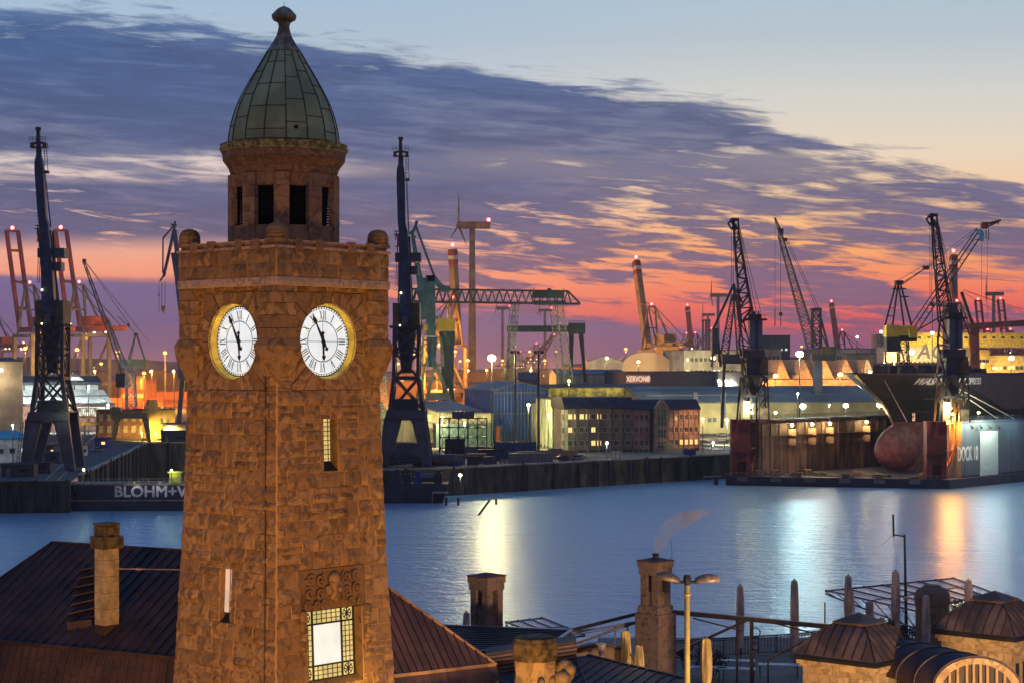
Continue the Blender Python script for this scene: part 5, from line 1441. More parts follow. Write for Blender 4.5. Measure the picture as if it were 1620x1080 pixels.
# ------------------------------------------------------------------ left harbour
def luffer(px, Y, label, group='tall navy luffing cranes'):
    """tall dock crane read at Y=480 with its axis in column 72"""
    k = 480 / F; t = thing('luffing_crane', label, 'crane', (PX(px, Y), Y, GZ), 0, group); D = 11
    L = lambda x, y, d=0: Vector(((x - 72) * k, d, CH - (y - HZ) * k - GZ))
    for d in (0, D):      # splayed portal legs, front and rear
        for pts in ([(40, 664), (66, 664), (45, 748), (31, 748)], [(84, 664), (108, 664), (119, 748), (104, 748)]):
            m = MB(); P4 = [L(*p, d) for p in pts]; m.hexa([P4[0], P4[1], P4[2], P4[3]], [p + Vector((0, 1.4, 0)) for p in P4]); m.build('leg', M_navydk2, t)
    for x0_, x1_ in ((30, 46), (103, 120)):
        m = MB(); m.beam(L((x0_ + x1_) / 2, 745, -.5), L((x0_ + x1_) / 2, 745, D + 2), 1.8, 1.4); m.build('bogie', M_navydk, t)
    m = MB()
    for d in (0, D):
        P4 = [L(40, 668, d), L(108, 668, d), L(108, 652, d), L(44, 652, d)]; m.hexa(P4, [p + Vector((0, 1.4, 0)) for p in P4])
        P4 = [L(60, 676, d), L(66, 668, d), L(66, 664, d), L(60, 664, d)]; m.hexa(P4, [p + Vector((0, 1.4, 0)) for p in P4]); P4 = [L(83, 668, d), L(90, 678, d), L(90, 664, d), L(83, 664, d)]; m.hexa(P4, [p + Vector((0, 1.4, 0)) for p in P4])
    m.box(L(44, 0).x, L(106, 0).x, 0, D + 1.4, L(0, 653).z, L(0, 651).z); pb = m.build('portal_beam', M_navydk2, t)
    m = MB(); m.cbox(L(73.5, 659.5, -.05), (1.7, .1, .7)); m.cbox(L(73.5, 665.5, -.05), (1.7, .1, .7)); m.build('sign_plate', M_slate, pb)
    m = MB()      # lattice tower
    c4 = [(49, 652, 1), (104, 652, 1), (104, 652, D), (49, 652, D)]; c5 = [(55, 598, 2), (95, 598, 2), (95, 598, 9), (55, 598, 9)]; c6 = [(56, 514, 2), (96, 514, 2), (96, 514, 9), (56, 514, 9)]
    for a, b, c in zip(c4, c5, c6): m.beam(L(*a), L(*b), 1.0); m.beam(L(*b), L(*c), .9)
    for i in range(4):
        j = (i + 1) % 4
        m.beam(L(*c5[i]), L(*c5[j]), .9); m.beam(L(*c6[i]), L(*c6[j]), .9)
        m.beam(L(*c4[i]), L(*c5[j]), .5); m.beam(L(*c4[j]), L(*c5[i]), .5)
        mid = lambda f, A, B: tuple(q + (w_ - q) * f for q, w_ in zip(A, B))
        a1, b1 = mid(.5, c5[i], c6[i]), mid(.5, c5[j], c6[j]); m.beam(L(*a1), L(*b1), .6)
        for A, B in ((c5[i], b1), (c5[j], a1), (a1, c6[j]), (b1, c6[i])): m.beam(L(*A), L(*B), .45)
    m.build('lattice_tower', M_navydk, t)
    m = MB(); m.box(L(56, 0).x, L(95, 0).x, 1.5, 9.5, L(0, 652).z, L(0, 633).z); m.build('winch_room', M_navydk, t)
    m = MB(); m.lathe([(1.4, L(0, 590).z), (1.9, L(0, 560).z), (3.0, L(0, 517).z)], 10, (L(75, 0).x, 5.5)); m.build('slewing_column', M_navydk, t)
    m = MB(); m.lathe([(4.6, L(0, 516).z), (4.9, L(0, 512).z)], 16, (L(75, 0).x, 5.5)); m.box(L(53, 0).x, L(99, 0).x, 1, 10, L(0, 515).z, L(0, 513.5).z)
    for x in (54, 98): m.beam(L(x, 515, 1), L(x, 508, 1), .15)
    m.build('platform', M_navydk, t)
    m = MB()
    for x0_, x1_ in ((53.5, 65), (84, 98)): m.box(L(x0_, 0).x, L(x1_, 0).x, 1.2, 9.5, L(0, 512).z, L(0, 475).z)
    m.box(L(66, 0).x, L(83, 0).x, 3, 9, L(0, 512).z, L(0, 490).z); m.build('machinery_house', M_khaki, t)
    m = MB(); m.box(L(68, 0).x, L(80, 0).x, .5, 3, L(0, 512).z, L(0, 493).z); cb_ = m.build('cab', M_navydk, t)
    m = MB(); m.box(L(69.5, 0).x, L(78.5, 0).x, .42, .5, L(0, 507).z, L(0, 497).z); m.build('cab_window', M_slate, cb_)
    m = MB()      # box jib pointing up, slightly towards the river
    J = [(75.5, 500, 2, 20), (74.5, 440, 1, 18.5), (72, 360, -1, 14.5), (69.5, 345, -1.5, 12.5), (68.8, 270, -4, 13.5), (68.8, 258, -4.5, 12), (69, 250, -4.6, 8)]
    for a, b in zip(J, J[1:]): m.beam(L(a[0], a[1], a[2]), L(b[0], b[1], b[2]), a[3] * k, a[3] * k * .9, b[3] * k, b[3] * k * .9)
    ji = m.build('jib', M_navy, t)
    m = MB(); m.beam(L(69, 251, -4.6), L(69, 210, -5.5), 1.15, 1.15, .8, .8); m.box(L(57, 0).x, L(82.5, 0).x, -6.5, -3.5, L(0, 238).z, L(0, 236.5).z)
    m.box(L(57.5, 0).x, L(62, 0).x, -6.2, -4, L(0, 238).z, L(0, 230).z); m.box(L(77, 0).x, L(82, 0).x, -6.2, -4, L(0, 238).z, L(0, 230).z); m.box(L(62, 0).x, L(77, 0).x, -6, -4.6, L(0, 232).z, L(0, 229).z)
    m.beam(L(66, 251, -5), L(66, 238, -5), .3); m.beam(L(72.5, 251, -5), L(72.5, 238, -5), .3)
    m.box(L(65.5, 0).x, L(73, 0).x, -6, -5, L(0, 211).z, L(0, 206).z); m.build('jib_head', M_navydk, ji)
    m = MB()
    for x in range(57, 84, 5): m.beam(L(x, 229, -6.6), L(x, 222, -6.6), .1)
    for y in (222, 225.5): m.beam(L(57, y, -6.6), L(82.5, y, -6.6), .09)
    m.build('head_railing', M_navydk, ji); m = MB()
    for a, b in (((77.5, 240), (77.5, 262)), ((81.5, 240), (81.5, 262)), ((77, 264), (82.5, 264)), ((76, 277), (83, 277)), ((77, 264), (77, 277)), ((82.5, 264), (82.5, 277)), ((78, 277), (80, 360)), ((79.5, 277), (81, 360))): m.beam(L(*a, -5), L(*b, -4 if b[1] < 300 else 0), .14)
    for y in range(243, 262, 4): m.beam(L(77.5, y, -5), L(81.5, y, -5), .1)
    m.box(L(77, 0).x, L(83, 0).x, -5.1, -3, L(0, 277).z, L(0, 273).z); m.build('ladder', M_navydk, ji); m = MB()
    for y in range(402, 448, 4): m.beam(L(61, y, 0), L(64, y, 0), .1)
    m.beam(L(61, 400, -.1), L(59, 448, -.1), .14); m.beam(L(64, 400, -.1), L(62, 448, -.1), .14); m.build('lower_ladder', M_navydk, ji)
    m = MB(); m.box(L(57.5, 0).x, L(100, 0).x, 1, 6, L(0, 407).z, L(0, 392).z); m.box(L(84, 0).x, L(95, 0).x, 1, 5, L(0, 428).z, L(0, 414).z); m.build('counterweight', M_navydk2, t)
    m = MB(); m.beam(L(84, 475, 4), L(81, 365, 2), .5); m.beam(L(80, 365, 0), L(87, 500, 6), .35); m.beam(L(62, 475, 4), L(66, 360, 2), .4)
    for x, y in ((60, 357), (59, 362), (62, 382)): m.beam(L(x - 4, y, 0), L(x + 4, y, 0), .25); m.beam(L(x, y, 0), L(x, y + 10, 0), .25)
    m.build('stays', M_navydk, t)
    m = MB(); m.box(L(62, 0).x, L(67, 0).x, -2, 1, L(0, 382).z, L(0, 362).z); m.build('orange_sheave_frame', M_rust, t)
    m = MB(); m.ball(L(68, 459, -1), .25, 6); m.ball(L(66, 512, 0), .2, 6); m.build('lamp', lampmat((1, .8, .45), 10), t)
    m = MB()
    for d in (0,):
        for i in range(9): z = 740 - i * 9; m.beam(L(27 + i * 1.1, z, -1.5), L(31 + i * 1.1, z, -1.5), .1)
        m.beam(L(27, 748, -1.5), L(36, 665, -1.5), .12); m.beam(L(31, 748, -1.5), L(40, 665, -1.5), .12)
    m.build('stair', M_navydk, t)
    return t
M_navydk2 = mat('portal_crane_paint', (.07, .08, .12), .55, .1, .25, .2)
lc1 = luffer(72, 480, 'tall navy dock crane at the left edge with upright jib and platform head')
lc2 = dup(lc1, (PX(638.5, 500), 500, GZ), 0, 'tall navy dock crane immediately right of the clock tower')
lamp_light(lc1, P(103, 650, 476), (.9, .9, .5), 500, .5)
# container cranes with raised booms, dark red on blue legs
M_red = mat('dark_red_boom', (.20, .035, .035), .55, .1, .25, .1)
sts(44, 1300, 362, 'dark red container crane with raised boom, leftmost one', M_greyblue, M_red, R(128), 'raised container cranes at left', lean=.32)
sts(122, 1310, 361, 'dark red container crane with raised boom behind the left navy crane', M_greyblue, M_red, R(128), 'raised container cranes at left', lean=.32)
sts(-12, 1420, 430, 'container crane cut by the left edge', M_greyblue, M_red, R(128), 'raised container cranes at left', lean=.32)
m = MB()
# lattice jib crane and small khaki crane
crane('lattice_crane', 'slim dark lattice boom crane leaning left with backstay rope', 190, 900, [
    ('boom', M_navydk, [('lat', (133, 415), (196, 590), .9, 2.2, 22, .28)]), ('jib_tip', M_navydk, [('box', (131, 410), (136, 416), -1, 1)]),
    ('backstay', M_ropes, [('tube', (135, 414), (206, 515), .12), ('tube', (135, 414), (142, 452), .1), ('tube', (135, 414), (235, 540), .1)]), ('block', M_navydk, [('box', (202, 512), (206, 517), -1, 1)]),
    ('crawler', M_navydk, [('box', (185, 590), (205, 612), -3, 3)])], group='cranes over the yellow brick yard')
crane('derrick_crane', 'small crane with khaki counterweight house on a lattice tower', 208, 800, [
    ('tower', M_navydk, [('lat', (208, 655), (206, 582), 4.2, 3.4, 7, .5)]), ('slewing_ring', M_navydk, [('box', (199, 582), (213, 577), -2.5, 2.5)]),
    ('machinery_house', M_khaki, [('box', (204, 581), (233, 568), -3, 3)]), ('a_frame', M_navydk, [('beam', (215, 528), (201, 577), .7), ('beam', (216, 528), (229, 568), .7), ('beam', (215, 528), (207, 568), .4)]),
    ('cab', M_navydk, [('box', (193, 580), (200, 570), -2, 1)]), ('jib', M_navydk, [('lat', (196, 575), (170, 505), 1.8, .8, 16, .25)]), ('stay', M_ropes, [('tube', (215, 528), (186, 500), .15)]), ('apex', M_navydk, [('box', (212, 531), (219, 527), -1, 1)])], group='cranes over the yellow brick yard')
crane('jib_crane', 'blue grey level luffing crane half hidden behind the left side of the tower', 300, 700, [
    ('jib', M_greyblue, [('beam', (276, 362), (259, 438), 1.1, 1, 1), ('beam', (258, 377), (257.5, 432), .5), ('beam', (276, 356), (258, 377), .6), ('beam', (276, 364), (283, 420), 1.6), ('beam', (275, 400), (286, 470), 2), ('beam', (277, 350), (276, 366), .7), ('beam', (270, 355), (280, 357), .6), ('beam', (253, 445), (262, 432), .6)]),
    ('tower', M_greyblue, [('beam', (286, 440), (300, 560), 4, 4), ('box', (284, 600), (318, 560), -4, 4), ('beam', (289, 600), (281, 690), 1.6), ('beam', (315, 600), (330, 690), 1.6)]),
    ('hoist_ropes', M_ropes, [('tube', (256, 446), (256, 485), .1), ('tube', (261, 446), (261, 485), .1), ('tube', (251.5, 446), (251.5, 494), .08)]), ('hook_block', mat('hook_yellow', (.55, .3, .08), .5), [('box', (255.5, 484), (261.5, 492), -.6, .6), ('beam', (258.5, 492), (258.5, 496), .5)]), ('hook', M_rust, [('box', (250.8, 464), (252.4, 470), -.3, .3)])], group='cranes over the yellow brick yard')
# industrial hall with clerestory
h0 = bldg('engineering_hall', 'long hall with two white corrugated roof steps and lit arched windows', 'hall', 28, 182, 760, 780, 640, 40, M_brick, M_whitesheet, 'flat', wins=dict(x0=.3, x1=1, z0=.52, z1=.95, nx=7, nz=1, w=3.6, h=3.4, lit=1, litm=M_winpale))
W = 41; H = PZ(640, 760) - GZ
k_ = 760 / F
m = MB(); m.prism([(0, 0), (12, 5.6), (12, 0)], (-.5, -.5, H + .4), (0, 1, 0), (0, 0, 1), (W - 1, 0, 0)); m.build('lower_sheet_roof', M_whitesheet, h0)
m = MB(); m.box(0, W - 3, 12, 26, H + .4, H + 8.2); uw = m.build('clerestory_wall', M_roofdark, h0)
m = MB()
for i in range(7): m.box(.8 + i * 5.3, 5.4 + i * 5.3, 11.9, 12, H + 6, H + 7.9)
m.build('clerestory_glass', emit('pale_clerestory', (.75, .85, .8), .45, .3), uw)
m = MB(); m.box(-.5, W - 2, 11.5, 13, H + 8.2, H + 9.2); m.prism([(0, 0), (7, 2.6), (14, 0)], (-.5, 12, H + 9.2), (0, 1, 0), (0, 0, 1), (W - 1.5, 0, 0)); m.build('upper_roof', M_roofdark, h0)
m = MB(); m.box(-.5, W - 1, 5.5, 6.0, H + 3.0, H + 3.7); m.box(-.3, W, -.6, 0, H - .2, H + .5); m.build('gutter', M_roofdark, h0)
for x in (9, 22, 33): m = MB(); m.prism([(0, 0), (1.8, 1.0), (3.6, 1.0), (4.2, 0)], (x, 1, H + .8), (1, 0, 0), (0, 0, 1), (0, 2, .6)); m.build('skylight', M_white, h0)
m = MB(); m.prism([(0, 0), (1.8, 1.8), (4.6, 1.8), (7, 0)], (25, 14, H + 9.6), (1, 0, 0), (0, 0, 1), (0, 4, 1)); m.build('skylight', M_white, h0)
lamppost(171, 640, 752, (.9, 1, .85), 9000, 'white lamp on the corner of the corrugated hall', .5, pole=False)
bldg('silo_building', 'plain beige block at the left edge beside the corrugated hall', 'building', -40, 36, 640, 650, 571, 30, M_concrete, M_roofdark, 'gablex', .8)
lamppost(2, 585, 636, (1, .75, .4), 9000, 'orange lamp on the beige block at the left edge', .7, pole=False)
bldg('canopy_building', 'low shed with bright turquoise roof at the left edge', 'building', -30, 50, 500, 515, 696, 14, M_white, mat('turquoise_roof', (.03, .38, .55), .5, 0, .2, .2), 'gablex', 1.6, wins=dict(nx=4, nz=1, w=1.6, h=1.2, z0=.3, z1=.8, lit=.6, litm=M_winpale))
lamppost(20, 672, 494, (.55, .85, 1), 2500, 'cold white lamp over the turquoise shed', .3)
# brick office partly lit yellow, stepped gables
b1 = bldg('brick_office', 'dark red brick office with pale windows under a portal frame', 'building', 152, 232, 682, 684, 649, 12, M_brick, M_roofdark, 'flat', wins=dict(x0=.02, x1=.98, z0=.18, z1=.95, nx=6, nz=2, w=1.1, h=2.2, pane=mat('pale_pane', (.3, .28, .22), .4)))
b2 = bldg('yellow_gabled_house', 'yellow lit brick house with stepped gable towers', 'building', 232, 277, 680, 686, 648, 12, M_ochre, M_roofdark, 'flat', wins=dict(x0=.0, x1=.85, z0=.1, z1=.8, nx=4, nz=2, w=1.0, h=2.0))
m = MB(); Hh = PZ(648, 680) - GZ
m.box(.8, 4.2, -.3, 3, 0, Hh + 3.0); m.box(1.2, 3.8, -.35, 2.8, Hh + 3, Hh + 3.8); m.box(-.2, .8, -.1, 2, Hh, Hh + 1.6); m.box(4.2, 5.6, -.2, 2, Hh, Hh + 1.2); m.box(9.6, 10.4, -.1, 2, Hh, Hh + .8); m.build('stepped_gable', M_ochre, b2)
for px, Y in ((246, 672), (224, 671)): lamppost(px, 684, Y, (1, .66, .12), 34000 if px == 246 else 22000, 'yellow lamp before the stepped gable' if px == 246 else 'weak yellow lamp before the brick office', .4, glow=12)
gt = thing('portal_gantry', 'olive portal gantry straddling the brick office', 'gantry', (PX(182, 668), 668, GZ), 0)
k = 668 / F
for a, b in ((179, 186), (236, 230)):
    m = MB(); m.beam(((a - 182) * k, 0, 0), ((b - 182) * k, 0, (690 - 652) * k), 1.1, 1.1, 1.9, 1.5); m.build('leg', mat('olive_paint', (.13, .13, .08), .6), gt)
m = MB(); m.box((176 - 182) * k, (233 - 182) * k, -1, 1, (691 - 654) * k, (691 - 645) * k); m.build('beam', bpy.data.materials['olive_paint'], gt)
m = MB(); m.box((175 - 182) * k, (192 - 182) * k, -1.5, 1.5, (691 - 645) * k, (691 - 636) * k); m.build('trolley', bpy.data.materials['olive_paint'], gt)
tb = thing('truss_bridge', 'yellow lit lattice conveyor bridge right of the left crane legs', 'bridge', (PX(104, 650), 650, GZ), 0)
m = MB(); k = 650 / F; m.lattice(((0) * k, 0, (702 - 653) * k), (50 * k, 0, (702 - 653) * k), 3.2, 3.2, 8, .3); m.box(0, 50 * k, -2, 2, (702 - 670) * k - .4, (702 - 667) * k); m.build('truss', mat('yellow_truss', (.55, .38, .08), .6), tb)
for x in (2, 30, 49): m = MB(); m.beam((x * k, 0, 0), (x * k, 0, (702 - 668) * k), .5); m.build('support', M_postdark, tb)
lamppost(112, 676, 640, (1, .75, .3), 3500, 'yellow lamp under the lattice conveyor bridge', .4, glow=12)
# containers, huts and vehicles on the pier
CM = {n: corrugated('container_' + n, c, .28, .02) for n, c in (('orange', (.45, .13, .03)), ('red', (.3, .04, .03)), ('blue', (.03, .08, .2)), ('rust', (.2, .08, .04)), ('sand', (.45, .35, .2)), ('green', (.05, .14, .08)), ('grey', (.2, .2, .21)))}
def container_mesh(mm):
    m = MB(); m.box(0, 12.2, 0, 2.44, .12, 2.55)
    for x in (0, 12.2):
        for y in (0, 2.44): m.box(x - .1, x + .1, y - .1, y + .1, 0, 2.62)
    m.box(0, 12.2, -.06, .06, 2.5, 2.62); m.box(0, 12.2, -.06, .06, 0, .15)
    for x in (.4, 1.0, 1.6, 2.1): pass
    return m.build('container', mm)
CP = {}
def container(x, y, z, rz, col, label, group):
    if col not in CP:
        o = container_mesh(CM[col]); CP[col] = o
    else: o = CP[col].copy(); COL.objects.link(o)
    o.location = (x, y, z); o.rotation_euler = (0, 0, rz); tag(o, label, 'container', group); return o
rnd = random.Random(3)
ORD = ('first', 'second', 'third', 'fourth', 'fifth', 'sixth', 'seventh', 'eighth')
def stack(px, Y, n, hmax, cols, where, depth=1, seed=0, group='stacked containers'):
    rn = random.Random(seed + px)
    for i in range(n):
        for d in range(depth):
            hh = rn.randint(max(1, hmax - 2), hmax)
            for j in range(hh):
                c = rn.choice(cols)
                container(PX(px, Y) + i * 12.7, Y + d * 3, GZ + j * 2.62, 0, c, '%s container, %s pile, %s layer up, %s' % (c, ORD[i], ORD[j], where), group)
OR = ['orange', 'orange', 'red', 'rust', 'sand', 'orange']
stack(178, 1150, 3, 5, OR, 'yard left of the tower', seed=1)
stack(205, 1300, 2, 7, OR, 'behind the khaki crane', seed=2)
stack(232, 1250, 3, 6, OR, 'nearest the tower at left', seed=3)
stack(150, 1450, 4, 6, OR, 'behind the corrugated hall', seed=4)
stack(690, 1150, 3, 3, OR, 'yard under the bright lamp', seed=5)
stack(720, 1400, 3, 5, OR, 'far row behind the bright lamp', seed=6)
stack(600, 1200, 3, 4, OR, 'yard right beside the tower', seed=7)
stack(800, 1500, 4, 5, OR, 'under the far gantry lights', seed=8)
stack(655, 1500, 2, 6, OR, 'behind the green legged crane', seed=9)
stack(205, 950, 2, 2, ['blue', 'grey', 'rust'], 'low row behind the gabled house', seed=10)
hut_l = ['white_hut', 'grey hut', 'blue hut']
def hut(px, py, Y, w, d, h, mm, label, rz=0, rise=.3):
    p = P(px, py, Y); t = thing('hut', label, 'hut', (p.x, p.y, GZ), rz, 'huts and cabins on the quays'); m = MB(); m.box(0, w, 0, d, 0, h); wl = m.build('wall', mm, t)
    m = MB(); m.prism([(-.2, 0), (d / 2, rise), (d + .2, 0), (d + .2, .2), (-.2, .2)], (-.15, 0, h + .002), (0, 1, 0), (0, 0, 1), (w + .3, 0, 0)); m.build('roof', M_roofdark, t)
    m = MB(); m.box(w * .15, w * .15 + 1, -.05, .02, .05, 2.1); m.build('door', M_roofgrey, wl)
    m = MB(); m.box(w * .55, w * .85, -.05, .02, 1.1, 2.0); m.build('window', M_win if w > 4 else M_winlit2, wl)
    return t
for a in ((124, 0, 560, 5, 6, 3.2, M_white, 'white cabin behind the left crane legs', R(70)), (60, 0, 520, 6, 4, 3, M_hull, 'dark blue cabin between the left crane legs'), (84, 0, 545, 3, 4, 4, M_concrete, 'narrow grey hut with lit window under the left crane'),
          (72, 0, 560, 3, 4, 3.2, M_brick, 'dark hut with yellow window between the left crane legs'), (255, 0, 665, 10, 4, 4, M_hull, 'blue cabin at the head of the basin'), (258, 0, 672, 12, 3, 6.5, M_concrete, 'pale container office at the head of the basin'),
          (30, 0, 470, 8, 4, 2.6, M_hull, 'dark hut at the foot of the left crane'), (2, 0, 455, 8, 4, 3, M_navydk, 'black hut at the left edge of the pier'), (150, 0, 620, 4, 8, 3, M_blue, 'blue hut beside the pier road')): hut(*a)
def car_mesh_thing():
    t = thing('parked_car', 'x', 'car', (0, 0, 0), 0, 'vehicles on the quays')
    m = MB(); m.prism([(0, .35), (4.3, .35), (4.3, .85), (3.6, .95), (2.95, 1.42), (1.2, 1.42), (.6, .95), (0, .8)], (0, 0, 0), (1, 0, 0), (0, 0, 1), (0, 1.75, 0)); m.build('body', mat('car_paint', (.12, .13, .16), .3, .3), t)
    m = MB(); m.prism([(3.45, .97), (2.92, 1.36), (1.25, 1.36), (.75, .97)], (0, -.01, 0), (1, 0, 0), (0, 0, 1), (0, 1.77, 0)); m.build('windows', M_win, t)
    for x in (.8, 3.4):
        for y in (.05, 1.7): m = MB(); m.tube((x, y - .1, .33), (x, y + .1, .33), .33, 12); m.build('wheel', M_black, t)
    return t
car0 = car_mesh_thing(); first = True
for px, py, rz, lb in ((190, 690, .9, 'dark car at the head of the pier road'), (215, 692, 1.2, 'dark car near the basin corner'), (146, 715, .9, 'car parked beside the blue hut on the pier'), (905, 726, 0, 'dark car parked at the quay edge before the long office'), (880, 727, .1, 'dark car left of the quay lamp post'),
                        (925, 727, 3.1, 'dark van like car right of the quay lamp post'), (1120, 700, .4, 'car at the corner of the brick office'), (1135, 690, .2, 'car behind the small white shelter'), (1108, 696, 1.5, 'car between the brick office and the shelter'), (752, 733, 0, 'dark car left of the blue quay container')):
    Y = GY(py); loc = (PX(px, Y), Y, GZ + .02)
    if first: car0.location = loc; car0.rotation_euler = (0, 0, rz); car0['label'] = lb; first = False
    else: dup(car0, loc, rz, lb)
# yard lamps, sodium
SOD = (1, .45, .08)
for px, py, Y, pw, lb in ((40, 551, 1100, 150000, 'orange mast lamp left of the navy crane'), (44, 549, 1300, 0, 'second orange mast lamp left of the navy crane'), (122, 553, 1050, 160000, 'orange mast lamp right of the left navy crane'), (186, 556, 1080, 260000, 'tall orange mast lamp above the corrugated hall end'), (261, 558, 1150, 260000, 'tall orange mast lamp left of the tower'),
                      (14, 549, 1400, 0, 'small orange lamp at the left edge'), (160, 575, 1350, 120000, 'orange lamp low over the container yard'), (228, 590, 1120, 120000, 'orange lamp over the container stacks')):
    lamppost(px, py, Y, (1, .42, .07), pw, lb, 1.2 if pw else .9, glow=5)
hz_sh = bldg('container_shed', 'orange lit shed behind the container stacks left of the tower', 'building', 222, 262, 1600, 1600, 586, 20, mat('orange_sheet', (.5, .2, .05), .7), M_roofdark, 'flat')
for a in ((196, 222, 1200, 600, 'low dark shed under the khaki crane'), (100, 160, 1500, 590, 'long far shed behind the hall roof'), (262, 300, 1500, 590, 'far shed beside the tower at left')):
    bldg('far_shed', a[4], 'shed', a[0], a[1], a[2], a[2], a[3], 20, mat('shed_rust', (.25, .12, .06), .8) if 'shed_rust' not in bpy.data.materials else bpy.data.materials['shed_rust'], M_roofdark, 'gablex', 2, group='far sheds')
m = MB(); hg = [(-400, 0), (-200, 20), (0, 32), (160, 26), (330, 18), (480, 12), (560, 0)]
rnd = random.Random(8)
pts = [(PX(x * 1.0, 3600), max(0, z * 1.1 + rnd.uniform(-1.5, 1.5))) for x, z in hg]
for a, b in zip(pts, pts[1:]): m.hexa([(a[0], 3600, 0), (b[0], 3600, 0), (b[0], 4100, 0), (a[0], 4100, 0)], [(a[0], 3700, a[1] + 20), (b[0], 3700, b[1] + 20), (b[0], 4000, b[1] + 20), (a[0], 4000, a[1] + 20)])
structure(m, 'distant_hills', mat('wooded_hill', (.06, .04, .05), .9, 0, .3, .02))

for px, py, lb in ((70, 612, 'added white lamp brightening the corrugated hall roofs, left one'), (140, 610, 'added white lamp brightening the corrugated hall roofs, right one')): lamppost(px, py, 752, (.85, 1, .92), 80000, lb, .45, glow=8)  # lamps added to brighten the white roof steps
lamppost(268, 676, 670, (1, .68, .14), 26000, 'added yellow lamp brightening the right end of the gabled house', .4, glow=10)  # extra lamp added to brighten the yellow house front
# ------------------------------------------------------------------ middle of the far bank
# turquoise luffing crane on pale green legs
crane('luffing_crane', 'turquoise level luffing crane with yellow cab on pale green legs', 688, 720, [
    ('jib', M_turq, [('beam', (652, 366), (662, 430), 1.2, 1.2, 2.2), ('beam', (662, 430), (676, 505), 2.2, 2.2, 4.5), ('beam', (658, 358), (688, 440), .9), ('beam', (655, 362), (646, 372), .6), ('beam', (660, 350), (654, 368), 1.0), ('beam', (648, 368), (658, 376), .7), ('beam', (656, 352), (661, 350), .5), ('beam', (664, 440), (650, 500), .4)]),
    ('counter_arm', M_turq, [('beam', (688, 440), (700, 455), 1.6), ('beam', (700, 455), (712, 458), 2), ('beam', (676, 437), (700, 458), 1.2), ('box', (697, 453), (712, 462), -2, 2)]),
    ('tower', M_turq, [('beam', (681, 436), (682, 532), 3.6, 4), ('beam', (670, 440), (676, 470), 1.5), ('box', (676, 436), (690, 446), -2, 2), ('tube', (683, 530), (683, 580), 2.2, 1.4), ('beam', (690, 500), (712, 545), .9), ('beam', (656, 480), (668, 522), 1.6)]),
    ('machinery_house', M_yellow, [('box', (692, 504), (719, 523), -4, 2)]), ('cab', M_yellow, [('box', (670, 513), (677, 522), -3, 0)]),
    ('walkway', M_white, [('box', (670, 531), (694, 533.5), -3, 3)]),
    ('portal_frame', M_palegreen, [('beam', (670, 533), (664, 600), 1.0), ('beam', (697, 533), (701, 577), 1.0), ('beam', (668, 577), (702, 577), 1.2), ('beam', (670, 577, 6), (702, 577, 6), 1.0), ('beam', (672, 577), (663, 637), 1.1), ('beam', (688, 577), (674, 637), 1.3), ('beam', (690, 577), (714, 638), 1.3),
                      ('beam', (674, 600), (704, 600), .5), ('beam', (679, 540), (692, 577), .6), ('beam', (688, 540), (672, 577), .6), ('beam', (682, 533), (676, 577), .7), ('box', (678, 621), (710, 632), -1, 1), ('beam', (678, 630), (666, 640), 1.0), ('beam', (708, 630), (722, 640), 1.2), ('beam', (664, 600, 7), (656, 640, 7), 1)]),
    ('leg', M_palegreen, [('beam', (674, 637), (668, 692), 1.6)]), ('leg', M_palegreen, [('beam', (712, 637), (720, 692), 1.6)]), ('leg', M_palegreen, [('beam', (662, 637, 9), (655, 692, 9), 1.5)]),
], group='luffing cranes in the middle')
crane('jib_tower', 'dark green crane column standing right beside the turquoise crane', 710, 760, [
    ('column', M_green, [('beam', (702, 524), (706, 600), 3.5), ('beam', (713, 524), (712, 600), 3), ('box', (700, 524), (720, 545), -3, 3)]), ('leg', M_green, [('beam', (706, 598), (699, 688), 2)]), ('leg', M_green, [('beam', (712, 598), (721, 688), 2)])])
crane('lattice_tower', 'white lattice tower glimpsed between the clock tower and the navy crane', 603, 640, [('frame', M_palegreen, [('lat', (603, 700), (604, 596), 5.5, 2.5, 12, .3)]), ('platform', M_palegreen, [('box', (596, 597), (612, 594), -3, 3)])])
# long truss gantry
tg = thing('truss_gantry', 'long dark green truss boom reaching right across the sunset', 'gantry', (PX(880, 740), 740, GZ), 0)
k = 740 / F; L = lambda x, y, d=0: Vector(((x - 880) * k, d, CH - (y - HZ) * k - GZ))
m = MB(); n = 21
for d in (0, 5):
    m.beam(L(655, 477, d), L(918, 480.5, d), .75); m.beam(L(650, 457, d), L(899, 460.5, d), .6); m.beam(L(899, 460.5, d), L(918, 480, d), .5)
    for i in range(n):
        a, b = 652 + i * 12, 652 + (i + 1) * 12; yb = 477 + (a - 652) * .0133; yt = 457 + (a - 652) * .0133
        m.beam(L(a, yb, d), L((a + b) / 2, yt, d), .42); m.beam(L((a + b) / 2, yt, d), L(b, yb, d), .42)
for i in range(0, n, 2): m.beam(L(652 + i * 12, 457, 0), L(652 + i * 12, 457, 5), .3); m.beam(L(652 + i * 12, 477, 0), L(652 + i * 12, 477, 5), .4)
m.build('truss', M_green, tg)
m = MB(); m.box(L(842, 0).x, L(893, 0).x, -.5, 5.5, L(0, 462).z, L(0, 471).z); m.box(L(845, 0).x, L(895, 0).x, -1, 6, L(0, 476).z, L(0, 482).z); m.box(L(866, 0).x, L(872, 0).x, 1, 3, L(0, 462).z, L(0, 456).z); m.build('trolley', M_green, tg)
for x, b in ((817, 803), (811, 806), (874, 890), (886, 900)):
    m = MB(); m.lattice(L(x, 482, 1), L(b, 605, 1), 2.2, 3.4, 13, .3); m.build('lattice_leg', M_palegreen, tg)
m = MB(); m.beam(L(811, 560, 3), L(798, 602, 3), .7); m.beam(L(800, 560), L(835, 575), .7); m.build('brace', M_palegreen, tg)
